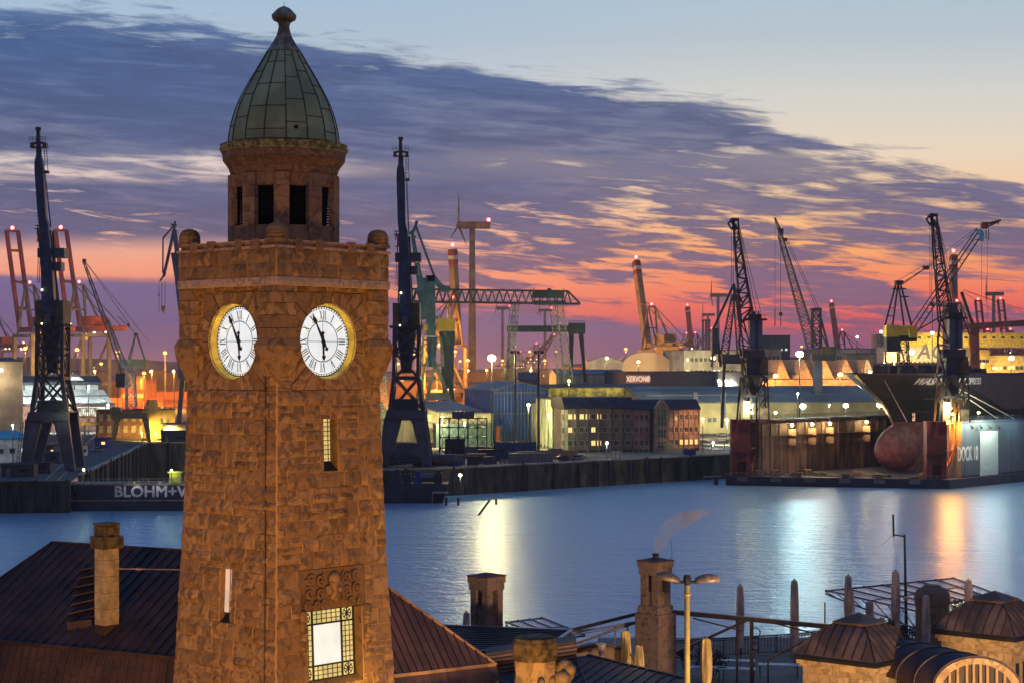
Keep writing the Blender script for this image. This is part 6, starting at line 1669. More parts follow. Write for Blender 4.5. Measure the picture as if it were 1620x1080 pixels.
# green portal gantry behind
gg = thing('portal_gantry', 'dark blue green portal gantry with paired right legs behind the truss boom', 'gantry', (PX(865, 900), 900, GZ), 0)
k = 900 / F; L = lambda x, y, d=0: Vector(((x - 865) * k, d, CH - (y - HZ) * k - GZ))
m = MB(); m.box(L(802, 0).x, L(922, 0).x, 0, 5, L(0, 525).z, L(0, 515).z); m.box(L(899, 0).x, L(926, 0).x, -1, 6, L(0, 528).z, L(0, 511).z); m.build('beam', M_green, gg)
for a, b, c, d in ((904, 903, 9, 5), (919, 926, 9, 4), (806, 802, 3, 2)):
    m = MB(); m.beam(L(a, 526, 2), L(b, 604, 2), c * k * .9, 2, d * k, 1.5); m.build('leg', M_green, gg)
m = MB()
for x in range(900, 928, 4): m.beam(L(x, 511, 0), L(x, 508, 0), .2)
m.beam(L(900, 508), L(926, 508), .2); m.build('railing', M_green, gg)
# wind turbines
turbine(747, 362, 1900, 'large wind turbine with red lit nacelle behind the truss boom', (88, 208, 328))
turbine(1136, 470, 3600, 'small distant wind turbine with raised blade above the white factory', (75, 195, 315), red=False)
turbine(795, 490, 3400, 'faint distant wind turbine just above the truss shadow', (95, 215, 335))
turbine(862, 493, 3600, 'faint distant wind turbine behind the truss legs', (88, 208, 328))
turbine(1120, 500, 4000, 'faint distant wind turbine left of the striped chimneys', (80, 200, 320), red=False)
# tan container cranes with single boom
sts(719, 1150, 392, 'tan container crane with red banded single boom behind the turquoise crane', M_tan, M_tan, R(62), 'tan cranes with banded booms', lean=-.10, mono=True)
sts(1028, 1150, 408, 'tan container crane with red banded single boom left of the white factory', M_tan, M_tan, R(112), 'tan cranes with banded booms', lean=.3, mono=True)
sts(1098, 1900, 484, 'small dark container crane right of the tan banded crane', M_greyblue, M_redwhite, R(115), 'far container cranes', lean=.2, mono=True)
sts(1330, 1900, 478, 'dark single boom container crane left of the dark ship bow', M_navydk, M_rust, R(115), 'far container cranes', lean=.25, mono=True)
for px, y, rz, lb in ((1078, 520, 40, 'first of the low red container cranes by the far chimneys'), (1070, 527, 70, 'second of the low red container cranes by the far chimneys'), (850, 512, 60, 'low red container crane under the truss boom'), (825, 530, 30, 'second low red container crane under the truss boom')):
    t = sts(px, 2300, y, lb, M_greyblue, M_red, R(rz), 'far container cranes', lean=1.2)
for px, y, lb in ((1560, 475, 'raised container crane far right, left one'), (1596, 474, 'raised container crane far right, right one')): sts(px, 1700, y, lb, M_rust, M_rust, R(112), 'raised container cranes at right', lean=.18)
turbine(1572, 468, 2600, 'slim turbine mast between the two far right container cranes', (90, 210, 330), red=False)
ch_ = [(1168, 505), (1172, 505), (1176, 506)]
for i, (px, y) in enumerate(((1112, 508), (1117, 508), (1122, 508))):
    Y = 1800; t = thing('chimney', 'thin dark power station chimney, %s of the three' % ('left', 'middle', 'right')[i], 'chimney', (PX(px, Y), Y, GZ), 0, 'power station chimneys'); m = MB(); m.tube((0, 0, 0), (0, 0, PZ(y, Y) - GZ), 1.3, 8, 1.1); m.build('shaft', M_slate, t, smooth=True); m = MB(); m.tube((0, 0, PZ(y, Y) - GZ), (0, 0, PZ(y, Y) - GZ + 1.5), 1.5, 8); m.build('rim', M_roofdark, t)
# pale green long office with ribs + glass corner block + slate roofed office
def ribbed(t, W, H, n, mm, w=.5, d=.35, name='pilaster'):
    for i in range(n + 1):
        m = MB(); x = W * i / n; m.box(x - w / 2, x + w / 2, -d, .01, 0, H); m.build(name, mm, t)
M_palewall = mat('pale_green_wall', (.40, .38, .26), .8, 0, .2, .2)
M_brownwall = mat('mauve_brown_wall', (.17, .12, .115), .8, 0, .2, .2)
M_rosewall = mat('rose_clinker_wall', (.36, .22, .185), .8, 0, .25, .3)
def facade(name, label, px0, px1, y0t, Y0, Y1, depth, wall, roofm, roof, **kw): return bldg(name, label, 'building', px0, px1, Y0, Y1, y0t, depth, wall, roofm, roof, **kw)
gb1 = facade('ribbed_warehouse', 'pale green warehouse block with tall pilasters behind the quay lamp post', 830, 850, 634, 690, 645, 10, M_palewall, M_roofdark, 'flat')
W = abs((Vector((PX(830, 690), 690)) - Vector((PX(850, 645), 645))).length); ribbed(gb1, W, PZ(634, 690) - GZ, 6, M_concrete, .45, .3)
gb2 = bldg('ribbed_warehouse', 'taller pale green pilastered block adjoining the mauve office', 'building', 850, 876, 640, 599, 629, 10, M_palewall, M_roofdark, 'flat')
W = (Vector((PX(850, 640), 640)) - Vector((PX(876, 599), 599))).length; ribbed(gb2, W, PZ(629, 640) - GZ, 5, M_concrete, .5, .5)
ow = thing('x', 'x', 'x'); bpy.data.objects.remove(ow)
of = facade('quay_office', 'long mauve brown office with lit windows and dark roof facing the quay', 894, 1001, 646, 584, 590, 12, M_brownwall, M_roofdark, 'flat',
            wins=dict(x0=.03, x1=.97, z0=.06, z1=.97, nx=11, nz=3, w=1.25, h=1.5, lit=.0, only={(0, 1), (1, 2), (4, 1), (4, 0), (5, 2), (5, 0), (2, 2), (0, 2), (3, 2)}, proud=.1))
oc = bldg('quay_office_wing', 'cream gable end of the office with three bands of windows', 'building', 876.5, 893.8, 597, 583.5, 646, 1, M_palewall, M_roofdark, 'flat', wins=dict(x0=.04, x1=.96, z0=.06, z1=.97, nx=4, nz=3, w=1.7, h=1.8))
rw = facade('quay_office', 'rose clinker office wing with glazed gable and warmly lit right end', 1001, 1106, 648, 590, 600, 14, M_rosewall, M_roofdark, 'flat',
            wins=dict(x0=.02, x1=.99, z0=.06, z1=.97, nx=13, nz=3, w=1.0, h=1.5, only={(9, 0), (10, 0), (11, 0), (12, 0)}, proud=.1))
for t_, (pa, Ya), (pb, Yb), yt, rise in ((of, (894, 584), (1001, 590), 646, 3.2), (rw, (1001, 590), (1106, 600), 648, 2.9)):
    W = (Vector((PX(pa, Ya), Ya)) - Vector((PX(pb, Yb), Yb))).length; H = PZ(yt, Ya) - GZ + .36
    m = MB(); m.prism([(-.6, 0), (2.2, rise), (14.5, rise), (14.6, 0)], (-.5, 0, H), (0, 1, 0), (0, 0, 1), (W + .8, 0, 0)); m.build('mansard_roof', M_navydk, t_)
    m = MB(); m.box(-.3, W + .3, -.65, -.05, H - .45, H - .02); m.build('eaves', M_roofdark, t_)
W = (Vector((PX(1001, 590), 590)) - Vector((PX(1106, 600), 600))).length; H = PZ(648, 590) - GZ
m = MB(); xg = W * .40; m.prism([(-2.4, 0), (2.4, 0), (2.4, H + .5), (0, H + 3.2), (-2.4, H + .5)], (xg, -1.5, 0), (1, 0, 0), (0, 0, 1), (0, 1.6, 0)); gbl = m.build('gable_bay', M_rosewall, rw)
m = MB(); m.beam((xg - 2.7, -1.4, H + .3), (xg, -1.4, H + 3.5), .4, .5); m.beam((xg + 2.7, -1.4, H + .3), (xg, -1.4, H + 3.5), .4, .5); m.build('bargeboard', M_concrete, gbl)
m = MB()
for z0, z1 in ((1, 3.2), (4.2, 7.2), (8.2, H + .2)): m.box(xg - 1.7, xg + 1.7, -1.56, -1.49, z0, z1)
m.build('stair_glazing', mat('greenish_glass', (.08, .12, .1), .15), gbl)
m = MB()
for z in (1, 2.2, 3.2, 4.2, 5.7, 7.2, 8.2, 9.7, H + .2): m.beam((xg - 1.75, -1.6, z), (xg + 1.75, -1.6, z), .14)
for u in (-1.7, -.57, .57, 1.7): m.beam((xg + u, -1.6, 1), (xg + u, -1.6, H + .2), .12)
m.build('glazing_bars', M_concrete, gbl)
m = MB(); m.box(xg - 3.6, xg - 2.4, -.3, .2, 0, H + .3); m.build('dark_shaft', M_roofdark, rw)
m = MB()
for s in range(8): m.box(xg + .8, xg + 2.8 + s * .5, -3.4, -1.5, 0 + s * 0, 2.6 - s * .3)
m.beam((xg + 1, -3.5, 3.4), (xg + 6.6, -3.5, .9), .12); m.build('entrance_steps', M_concrete, rw)
ribbed(rw, W, H, 13, M_rosewall, .35, .25)
Wof = (Vector((PX(894, 584), 584)) - Vector((PX(1001, 590), 590))).length; ribbed(of, Wof, PZ(646, 584) - GZ, 6, M_brownwall, .6, .45)
# blue warehouse
bw_ = bldg('blue_warehouse', 'blue corrugated warehouse with gabled top right of the bright lamp', 'warehouse', 782, 868, 660, 668, 617, 30, M_blue, M_roofgrey, 'gabley', 2.6)
m = MB(); Wb = 19.5; m.box(0, Wb, -.15, 0, PZ(617, 660) - GZ - 1.2, PZ(617, 660) - GZ - .6); m.box(0, Wb, -.1, 0, 10.2, 10.6); m.box(2.6, 2.9, -.15, 0, 0, 10); m.build('trim', M_roofgrey, bw_)
m = MB(); m.box(.3, 1.6, -1.4, 0, .2, 6); m.build('orange_door', mat('orange_door', (.7, .16, .03), .6), bw_)
m = MB(); m.box(1.8, 7, -1.8, 0, 6.6, 8.4); m.box(2, 6.8, -1.7, 0, 3.6, 4); m.build('external_duct', M_blue, bw_)
# low white hall left, long low halls, slate hall with sign
lw = bldg('low_white_hall', 'low cream hall with flat grey roof right of the navy crane', 'hall', 664, 780, 640, 650, 655, 30, M_cream, M_roofgrey, 'flat')
m = MB(); m.box(-1, 26, -2, 0, 7.5, 8.3); m.box(-1, 26, -1.6, 0, 5.2, 5.8); m.box(14.5, 15.2, -1, 0, 5.5, 8); m.build('canopy', M_concrete, lw)
bldg('cream_gable_hall', 'cream gabled hall half behind the navy crane right of the tower', 'hall', 600, 692, 655, 640, 650, 25, M_cream, M_roofgrey, 'gabley', 3)
bldg('teal_shed', 'low teal shed between the scaffold and the cream hall', 'shed', 690, 780, 618, 622, 671, 6, mat('teal_sheet', (.004, .025, .03), .6), M_roofdark, 'flat')
bldg('long_olive_hall', 'long olive roofed hall behind the office roof', 'hall', 868, 1036, 720, 745, 613, 24, mat('olive_yellow_wall', (.38, .32, .07), .8, 0, .5, .3), M_roofdark, 'gablex', .8)
sg = bldg('sign_hall', 'dark slate hall carrying a lit orange name sign', 'hall', 988, 1136, 860, 872, 588, 30, M_slate, M_roofdark, 'flat')
k = 860 / F; sb = MB(); sb.box((990 - 988) * k, (1031 - 988) * k, -.3, -.05, PZ(606, 860) - GZ, PZ(592, 860) - GZ); sbo = sb.build('sign_board', mat('orange_sign', (.65, .22, .10), .6, 0, .05), sg)
text_mesh('XERVON®', 3.7, emit('lit_sign_letters', (1, .82, .62), 1.0), sbo, 'sign_letters', ((1010.5 - 988) * k, -.34, PZ(599.4, 860) - GZ), (R(90), 0, 0), .03, 0, .66, 0, thick=.045)
lamp_light(sg, P(1010, 596, 852), (1, .55, .3), 900, .5)
yh = bldg('cream_dock_hall', 'wide cream hall with grey roof behind the red dock tower', 'hall', 1022, 1400, 720, 760, 638, 40, mat('cream_wall', (.42, .37, .20), .8, 0, .2, .1), mat('blue_grey_roof', (.15, .18, .19), .7, 0, .2, .05), 'gablex', 6)
m = MB(); k = 720 / F; m.box((1106 - 1022) * k, (1114 - 1022) * k, -.1, 0, 9, 17); m.box((1155 - 1022) * k, (1164 - 1022) * k, -.1, 0, 7, 17); m.box((1228 - 1022) * k, (1320 - 1022) * k, -.3, 0, 0, 6.5)
for x in (1132, 1141): m.box((x - 1022) * k, (x + 6 - 1022) * k, -.2, 0, 5.3, 7)
m.box(0, 93, -.25, 0, 15.8, 16.1); m.build('doors_and_vents', M_greyblue, yh)
wf = bldg('white_factory', 'white concrete factory with rows of small square windows', 'factory', 1082, 1178, 980, 990, 554, 30, M_concrete, M_roofdark, 'flat', wins=dict(x0=.02, x1=.98, z0=.42, z1=.95, nx=13, nz=3, w=1.5, h=1.9, lit=.12, litm=M_winpale))
wf2 = bldg('white_factory', 'grey concrete factory block behind the dock crane', 'factory', 1206, 1236, 960, 965, 552, 25, M_concrete, M_roofdark, 'flat', wins=dict(x0=.05, x1=.95, z0=.3, z1=.95, nx=4, nz=4, w=1.6, h=2.2))
bldg('dark_block', 'dark green factory block with stacks above the dock crane', 'factory', 1206, 1250, 1050, 1050, 531, 25, M_green, M_roofdark, 'flat', wins=dict(nx=5, nz=2, w=1.2, h=1.2, z0=.6, z1=.9, lit=.2, litm=M_winpale))
bldg('rear_factory', 'long grey factory with window rows behind the saw tooth roofs', 'factory', 1296, 1385, 1000, 1010, 552, 20, mat('grey_render', (.3, .27, .24), .8), M_roofdark, 'flat', wins=dict(x0=.02, x1=.98, z0=.3, z1=.95, nx=14, nz=4, w=1.2, h=1.7, lit=.08, litm=M_winpale))
bldg('annex', 'low white annex with bright door lamps beside the slate hall', 'building', 1136, 1176, 850, 850, 588, 12, M_concrete, M_roofdark, 'flat')
for px in (1137, 1147, 1157): lamppost(px, 602, 848, (1, 1, .9), 1800, {1137: 'left', 1147: 'middle', 1157: 'right'}[px] + ' door lamp of the low white annex', .6, pole=False)
# saw-tooth houses
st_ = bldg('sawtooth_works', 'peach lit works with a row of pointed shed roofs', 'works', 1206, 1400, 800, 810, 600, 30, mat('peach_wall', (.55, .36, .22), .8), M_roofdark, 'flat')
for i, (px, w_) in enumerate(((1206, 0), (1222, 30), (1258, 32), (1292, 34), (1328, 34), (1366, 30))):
    if not w_: continue
    m = MB(); k = 800 / F; x = (px - 1206) * k; z = PZ(600, 800) - GZ + .4; ww = w_ * k
    m.prism([(0, 0), (ww * .12, 1.6), (ww * .3, 1.6), (ww * .42, 8.2), (ww * .55, 8.2), (ww * .98, 0)], (x, .1, z), (1, 0, 0), (0, 0, 1), (0, 26, 0)); m.build('pointed_gable', bpy.data.materials['peach_wall'], st_)
lamppost(1227, 594, 790, (1, .45, .1), 30000, 'orange lamp before the saw tooth works, left one', 1.0, glow=20)
lamppost(1329, 592, 790, (1, .5, .12), 30000, 'orange lamp before the saw tooth works, right one', 1.0, glow=20)
lamppost(1376, 588, 790, (1, .9, .7), 4000, 'white lamp at the right end of the saw tooth works', .7)
lamppost(1128, 566, 960, (1, .85, .45), 40000, 'yellow lamp before the white factory', 1.1, glow=22)
# lit halls behind the sign hall
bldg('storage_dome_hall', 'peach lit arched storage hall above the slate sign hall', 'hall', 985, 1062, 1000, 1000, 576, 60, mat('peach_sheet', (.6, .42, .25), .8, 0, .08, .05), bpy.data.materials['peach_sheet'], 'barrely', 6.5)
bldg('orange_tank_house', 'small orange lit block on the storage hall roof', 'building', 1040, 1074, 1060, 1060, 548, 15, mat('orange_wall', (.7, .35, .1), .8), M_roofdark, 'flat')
bldg('pale_hall', 'pale lit hall left of the arched storage hall', 'hall', 930, 985, 1000, 1000, 572, 30, M_concrete, M_roofgrey, 'gabley', 3)
bldg('pale_hall', 'low pale hall under the portal gantry legs', 'hall', 880, 988, 900, 905, 592, 20, M_cream, M_roofgrey, 'gablex', 2)
bldg('brown_hip_hall', 'dark hipped roof hall between the truss legs', 'hall', 820, 850, 860, 860, 600, 20, M_slate, M_slate, 'gablex', 3)
for px, py, Y, pw in ((960, 566, 960, 60000), (1010, 572, 960, 30000), (1060, 560, 1020, 60000)): lamppost(px, py, Y, (1, .72, .38), pw, {960: 'warm lamp over the pale lit hall', 1010: 'warm lamp before the arched storage hall', 1060: 'warm lamp beside the orange block'}[px], .8, glow=14)
# the very bright lamp, dark masts
lamppost(778, 566, 600, (1, .72, .28), 85000, 'dazzling yellow white lamp on a tall mast in the middle', 1.3, glow=60, group='brightest mast lamps', around=True)
lamppost(1265, 560, 640, (.66, 1, .9), 45000, 'dazzling green white lamp on a tall mast above the dock', 1.3, glow=60, group='brightest mast lamps', around=True)
for px, yt, yb, Y, lb in ((815, 556, 702, 588, 'dark unlit mast before the blue warehouse'), (852, 556, 716, 560, 'dark unlit mast with twin heads before the pale green blocks')):
    t = thing('lamp_mast', lb, 'lamp', (PX(px, Y), Y, GZ), 0, 'unlit quay masts'); h = PZ(yt, Y) - GZ
    m = MB(); m.tube((0, 0, 0), (0, 0, h), .42, 8, .28); m.build('pole', M_postdark, t)
    m = MB(); m.box(-1.6, 1.6, -.3, .3, h, h + .25); m.box(-1.5, -.5, -.5, .3, h - .6, h); m.box(.5, 1.5, -.5, .3, h - .6, h); m.build('lamp_head', M_postdark, t)
# scaffold structure
sc = thing('steel_scaffold', 'open dark steel scaffold structure on the quay', 'scaffold', (PX(695, 560), 560, GZ), 0); k = 560 / F
Wd = (770 - 695) * k; lv_ = [0, 2.6, 5.8, 8.8, 11.6]
for ix in range(6):
    for d in (0, 5): m = MB(); x = Wd * ix / 5; m.beam((x, d, 0), (x, d, lv_[-1]), .28); m.build('post', M_postdark, sc)
for z in lv_[1:]:
    m = MB(); m.box(0, Wd, 0, 5, z - .25, z + .05); m.build('deck', M_navydk, sc)
m = MB()
for ix in range(5):
    for j in range(4):
        x0_, x1_ = Wd * ix / 5, Wd * (ix + 1) / 5
        m.beam((x0_, -.05, lv_[j]), (x1_, -.05, lv_[j + 1]), .16); m.beam((x1_, -.05, lv_[j]), (x0_, -.05, lv_[j + 1]), .16)
m.build('bracing', M_postdark, sc)
for i in range(5): m = MB(); m.lathe([(.8, lv_[-1]), (.85, lv_[-1] + .3), (.8, lv_[-1] + 1.9), (.3, lv_[-1] + 2.1)], 10, (Wd * (.32 + i * .09), 2.5)); m.build('drum', M_greyblue, sc)
for a in ((736, 0, 545, 15, 4, 3.2, M_roofgrey, 'low dark shed before the steel scaffold'), (757, 0, 535, 8, 3, 3, M_hull, 'blue site cabin on the quay'), (704, 0, 560, 6, 5, 5, M_navydk, 'dark cabin left of the steel scaffold'), (612, 0, 530, 10, 5, 5, M_slate, 'grey machine house under the right navy crane'),
          (740, 0, 520, 5, 3, 2.4, M_concrete, 'pale site hut at the quay edge'), (868, 0, 548, 4, 3, 2.6, M_blue, 'small blue hut beside the twin headed mast')): hut(*a)
container(PX(815, 535), 535, GZ, R(0), 'blue', 'blue container on the quay behind the dark mast', 'quay containers'); container(PX(815, 538), 538, GZ + 2.62, 0, 'blue', 'upper blue container on the quay behind the dark mast', 'quay containers')
container(PX(700, 515), 515, GZ, R(8), 'grey', 'grey container on the quay edge before the scaffold', 'quay containers'); container(PX(880, 535), 545, GZ, R(4), 'rust', 'rust container left of the parked cars', 'quay containers')
container(PX(840, 524), 526, GZ, R(6), 'grey', 'dark grey container at the quay edge right of the blue pair', 'quay containers')
rn = random.Random(21)
pr = thing('pipe_pile', 'dark heap of pipes and scrap beams under the right navy crane', 'pile', (PX(640, 505), 505, GZ), 0); 
for i in range(14): m = MB(); x, y, z = rn.uniform(-6, 7), rn.uniform(-3, 5), rn.uniform(.3, 3.4); m.tube((x - 2.5, y, z), (x + 2.5, y + rn.uniform(-1, 1), z + rn.uniform(-.5, .5)), rn.uniform(.2, .5), 8); m.build('pipe', M_navydk if i % 3 else M_slate, pr)
cy = thing('storage_cylinder', 'large rusty cylinder lying on the quay right of the navy crane', 'tank', (PX(700, 505), 505, GZ), R(5)); m = MB(); m.tube((-8, 0, 1.7), (4, 0, 1.7), 1.6, 16); m.build('shell', mat('rusty_shell', (.12, .09, .09), .6, 0, .4, .5), cy)
for x in (-6, 2): m = MB(); m.box(x - .3, x + .3, -1.2, 1.2, 0, .6); m.build('cradle', M_roofdark, cy)
for i, (px, Y) in enumerate(((660, 520), (748, 510), (775, 512), (798, 515), (722, 505), (836, 530), (860, 534), (893, 530), (975, 548), (1090, 566))):
    t = thing('equipment_crate', ('rusty', 'dark', 'tarpaulin covered', 'grey', 'blue', 'brown', 'black', 'pale', 'mossy', 'squat')[i] + ' equipment crate with lifting frame on the quay', 'crate', (PX(px, Y), Y, GZ + .02), rn.uniform(-.3, .3), 'crates along the quay')
    w_, h_ = rn.uniform(2, 4), rn.uniform(1.2, 2.4); m = MB(); m.box(-w_ / 2, w_ / 2, -1, 1, .15, h_); m.build('box', (M_rust, M_navydk, M_slate, M_concrete, M_blue)[i % 5], t)
    m = MB()
    for x in (-w_ / 2, 0, w_ / 2): m.beam((x, -1.05, 0), (x, -1.05, h_ + .1), .14)
    m.beam((-w_ / 2, -1.05, h_), (w_ / 2, -1.05, h_), .14); m.build('frame', M_postdark, t)
# shelter at quay corner
sh = thing('shelter', 'small white topped shelter on the quay corner left of the dock', 'shelter', (PX(1126, 600), 600, GZ), 0); m = MB(); m.prism([(-4, 3.4), (4.5, 3.0), (4.5, 3.3), (-4, 3.7)], (0, 0, 0), (1, 0, 0), (0, 0, 1), (0, 4, 0)); m.build('roof', M_white, sh)
for x in (-3.5, 0, 4): m = MB(); m.beam((x, 0, 0), (x, 0, 3.2), .25); m.build('post', M_postdark, sh)
m = MB(); m.beam((-4, -.3, 1), (4.5, -.3, 1), .1); m.beam((-4, -.3, .5), (4.5, -.3, .5), .1); m.build('railing', M_white, sh)
# quay wash lamps
for px, py, Y, c, pw, lb in ((836, 640, 598, (.85, 1, .38), 42000, 'green yellow lamp lighting the pale green blocks'), (700, 660, 612, (1, .86, .38), 60000, 'yellow lamp before the cream hall'), (1112, 662, 590, (1, .48, .15), 7000, 'orange lamp at the right end of the rose office'), (1150, 664, 640, (1, .86, .42), 90000, 'lamp lighting the cream dock hall'),
                            (1262, 622, 700, (.9, 1, .8), 12000, 'lamp before the cream dock hall roof'), (900, 602, 700, (1, .85, .2), 14000, 'yellow lamp before the olive hall'), (615, 650, 600, (1, .82, .32), 40000, 'yellow lamp behind the right navy crane legs'), (1030, 640, 610, (1, .9, .7), 0, 'small pale lamp above the office roof'), (1128, 700, 612, (.8, 1, .9), 3500, 'cool lamp over the shelter'), (960, 700, 530, (.7, .8, 1), 3000, 'cool lamp at the quay before the long office')):
    lamppost(px, py, Y, c, pw, lb, .45 if pw < 13000 else .6, glow=14)
for px, py, Y, pw, lb in ((720, 556, 1100, 120000, 'orange mast lamp left of the dazzling lamp'), (740, 570, 1100, 120000, 'orange mast lamp between crane legs and dazzling lamp'), (728, 571, 1150, 0, 'orange lamp with twin heads near the tan crane foot'), (683, 560, 1150, 120000, 'orange mast lamp behind the turquoise crane legs'), (795, 570, 1400, 160000, 'orange mast lamp right of the dazzling lamp'), (815, 548, 1450, 0, 'orange lamp under the truss boom, left'),
                         (838, 556, 1400, 200000, 'orange lamp under the truss boom, middle'), (862, 570, 1400, 120000, 'orange lamp under the truss boom, right'), (880, 556, 1500, 0, 'orange lamp beside the truss leg'), (630, 575, 1300, 120000, 'orange lamp seen through the right navy crane'), (990, 552, 1150, 80000, 'orange lamp at the foot of the tan crane'), (1268, 548, 1200, 0, 'small orange lamp above the green white lamp'), (655, 560, 1300, 0, 'orange lamp at the right edge of the navy crane'),
                         (770, 585, 1250, 60000, 'low orange lamp in the yard left of the blue warehouse')): lamppost(px, py, Y, (1, .42, .07), pw, lb, 1.0 if pw else .7, glow=5)
# far sheds and the small lights of the terminal
for i, (a, b, Y, yt) in enumerate(((620, 700, 1500, 590), (690, 780, 1700, 588), (770, 900, 1900, 586), (890, 1000, 1500, 580), (640, 690, 1200, 602), (700, 775, 1150, 610), (1000, 1100, 1900, 566), (1120, 1300, 2000, 568), (1290, 1450, 1800, 565), (1440, 1640, 2000, 560), (560, 640, 1250, 604), (900, 1000, 2300, 578))):
    bldg('far_shed', ('orange lit', 'rust brown', 'long low', 'dark roofed', 'brick red', 'teal trimmed', 'violet grey', 'hazy', 'wide', 'farthest right', 'nearest the tower', 'flat')[i] + ' far shed behind the cranes at ' + ('the navy crane', 'the tan crane foot', 'the truss boom', 'the portal gantry', 'the turquoise crane', 'the bright lamp', 'the banded crane', 'the factory', 'the ship bow', 'the right edge', 'the clock tower', 'the pale hall')[i], 'shed', a, b, Y, Y, yt, 25, bpy.data.materials['shed_rust'], M_roofdark, 'gablex', 2, group='far sheds')
rn = random.Random(77); FL = []
LP0 = {}
WH = ('behind the left cranes', 'beyond the container yard', 'behind the navy crane', 'behind the tan crane', 'under the truss boom', 'behind the portal gantry', 'beyond the sign hall', 'behind the white factory', 'beyond the saw tooth works', 'beyond the ship bow', 'at the far right')
for i in range(120):
    px = rn.uniform(0, 1620)
    if 280 < px < 600: continue
    Y = rn.choice((1300, 1600, 2000, 2600)); py = HZ + (CH - GZ) * F / Y - rn.uniform(8, 28) * F / Y
    kx = rn.choice(('orange', 'orange', 'orange', 'white', 'yellow')); c = {'orange': (1, .42, .1), 'white': (1, .95, .85), 'yellow': (1, .75, .35)}[kx]
    p = P(px, py, Y); key = (kx, Y)
    if key not in LP0:
        t = thing('lamp_post', '', 'lamp', (p.x, p.y, GZ), 0, 'far terminal lamps'); h = 20
        m = MB(); m.tube((0, 0, -h), (0, 0, 0), .25, 5); m.build('pole', M_postdark, t); m = MB(); m.ball((0, 0, 0), Y / F * .75, 6); m.build('lamp_head', lampmat(c, 2.5), t); LP0[key] = t
    else: t = dup(LP0[key])
    t.location = (p.x, p.y, p.z); t['label'] = kx + '|' + WH[int(px / 1620 * 10.99)]; FL.append((px, t))

NTH = ('first', 'second', 'third', 'fourth', 'fifth', 'sixth', 'seventh', 'eighth', 'ninth', 'tenth', 'eleventh', 'twelfth', 'thirteenth', 'fourteenth', 'fifteenth')
cnt = {}
for px, t in sorted(FL, key=lambda q: q[0]):
    key = t['label']; n_ = cnt.get(key, 0); cnt[key] = n_ + 1; kx, wh = key.split('|')
    t['label'] = 'tiny far %s lamp, %s from the left of those %s' % (kx, NTH[n_], wh)
for i, (px, Y) in enumerate(((30, 1250), (100, 1250), (150, 1150), (200, 1120), (240, 1200), (275, 1150), (625, 1150), (665, 1250), (700, 1120), (740, 1250), (800, 1350), (840, 1500), (880, 1350), (940, 1400), (1080, 1500), (1200, 1500))):
    lamppost(px, HZ + 2.5 * F / Y, Y, (1, .40, .05), 120000 if px < 160 else (240000 if px < 300 else 330000), ('first', 'second', 'third', 'fourth', 'fifth', 'sixth', 'seventh', 'eighth', 'ninth', 'tenth', 'eleventh', 'twelfth', 'thirteenth', 'fourteenth', 'fifteenth', 'sixteenth')[i] + ' from the left of the low sodium yard lamps', .8, glow=4, group='sodium yard lamps', around=True)

for px, py, Y, c, pw, lb in ((868, 655, 572, (.9, 1, .45), 12000, 'green yellow lamp at the cream gable end of the office'), (735, 668, 600, (1, .88, .4), 14000, 'yellow lamp behind the steel scaffold'), (1080, 640, 690, (1, .86, .45), 90000, 'pale lamp over the cream dock hall wall'), (1190, 640, 700, (1, .88, .5), 60000, 'pale lamp behind the left red dock tower')):
    lamppost(px, py, Y, c, pw, lb, .4, glow=12)

bldg('yard_hall', 'wide cream yard hall hidden behind the clock tower, its end seen beside the navy crane', 'hall', 330, 600, 720, 720, 655, 30, M_cream, M_roofgrey, 'gablex', 4)
bldg('yard_hall', 'brick yard hall directly behind the clock tower', 'hall', 300, 420, 980, 980, 615, 30, M_brick, M_roofdark, 'gablex', 4)
bldg('far_shed', 'far shed directly behind the clock tower', 'shed', 290, 600, 1500, 1500, 588, 25, bpy.data.materials['shed_rust'], M_roofdark, 'gablex', 2, group='far sheds')
# ------------------------------------------------------------------ floating dock, ship and its cranes
M_dockgrey = mat('dock_wall_paint', (.12, .15, .16), .55, .1, .15, .06, .01)
M_dockrust = mat('rusty_dock_wall', (.15, .095, .065), .75, .1, .5, .25, .05, (1, 1, .3), dirt=(.03, .02, .016))
M_dockred = mat('dock_tower_red', (.17, .03, .03), .6, .1, .3, .2)
E1 = Vector((63.5, 535, 0)); E2 = Vector((122.0, 519, 0)); DA = Vector((.67, .742, 0)).normalized(); DL = 230; DT = 18.4
dk = thing('floating_dock', 'huge floating dock with rusty inner wall, red end towers and grey lettered outer wall', 'dock', (92.5, 527, 0), 0)
nr = Vector((DA.y, -DA.x, 0))     # towards the near side
ed = (E2 - E1).normalized()
m = MB(); A, B = E1 - DA * 3, E2 - DA * 3
pts = [A, B + ed * 2, B + ed * 2 + DA * DL, A + DA * DL]
m.hexa([p - Vector((0, 0, 1)) for p in pts], [p + Vector((0, 0, 2.6)) for p in pts]); m.build('pontoon', M_navydk, dk, world=True)
m = MB(); m.beam(A + Vector((0, 0, 3.3)) - DA * .1, B + Vector((0, 0, 3.3)) - DA * .1, .12); m.beam(A + Vector((0, 0, 3.8)), B + Vector((0, 0, 3.8)), .1)
for i in range(40): p = A.lerp(B, i / 39); m.beam(p + Vector((0, 0, 2.6)), p + Vector((0, 0, 3.8)), .1)
m.build('deck_railing', mat('dock_rail', (.4, .3, .18), .6), dk, world=True)
rn = random.Random(9); M_keel = mat('keel_block_ochre', (.35, .22, .09), .8, 0, .5, .5)
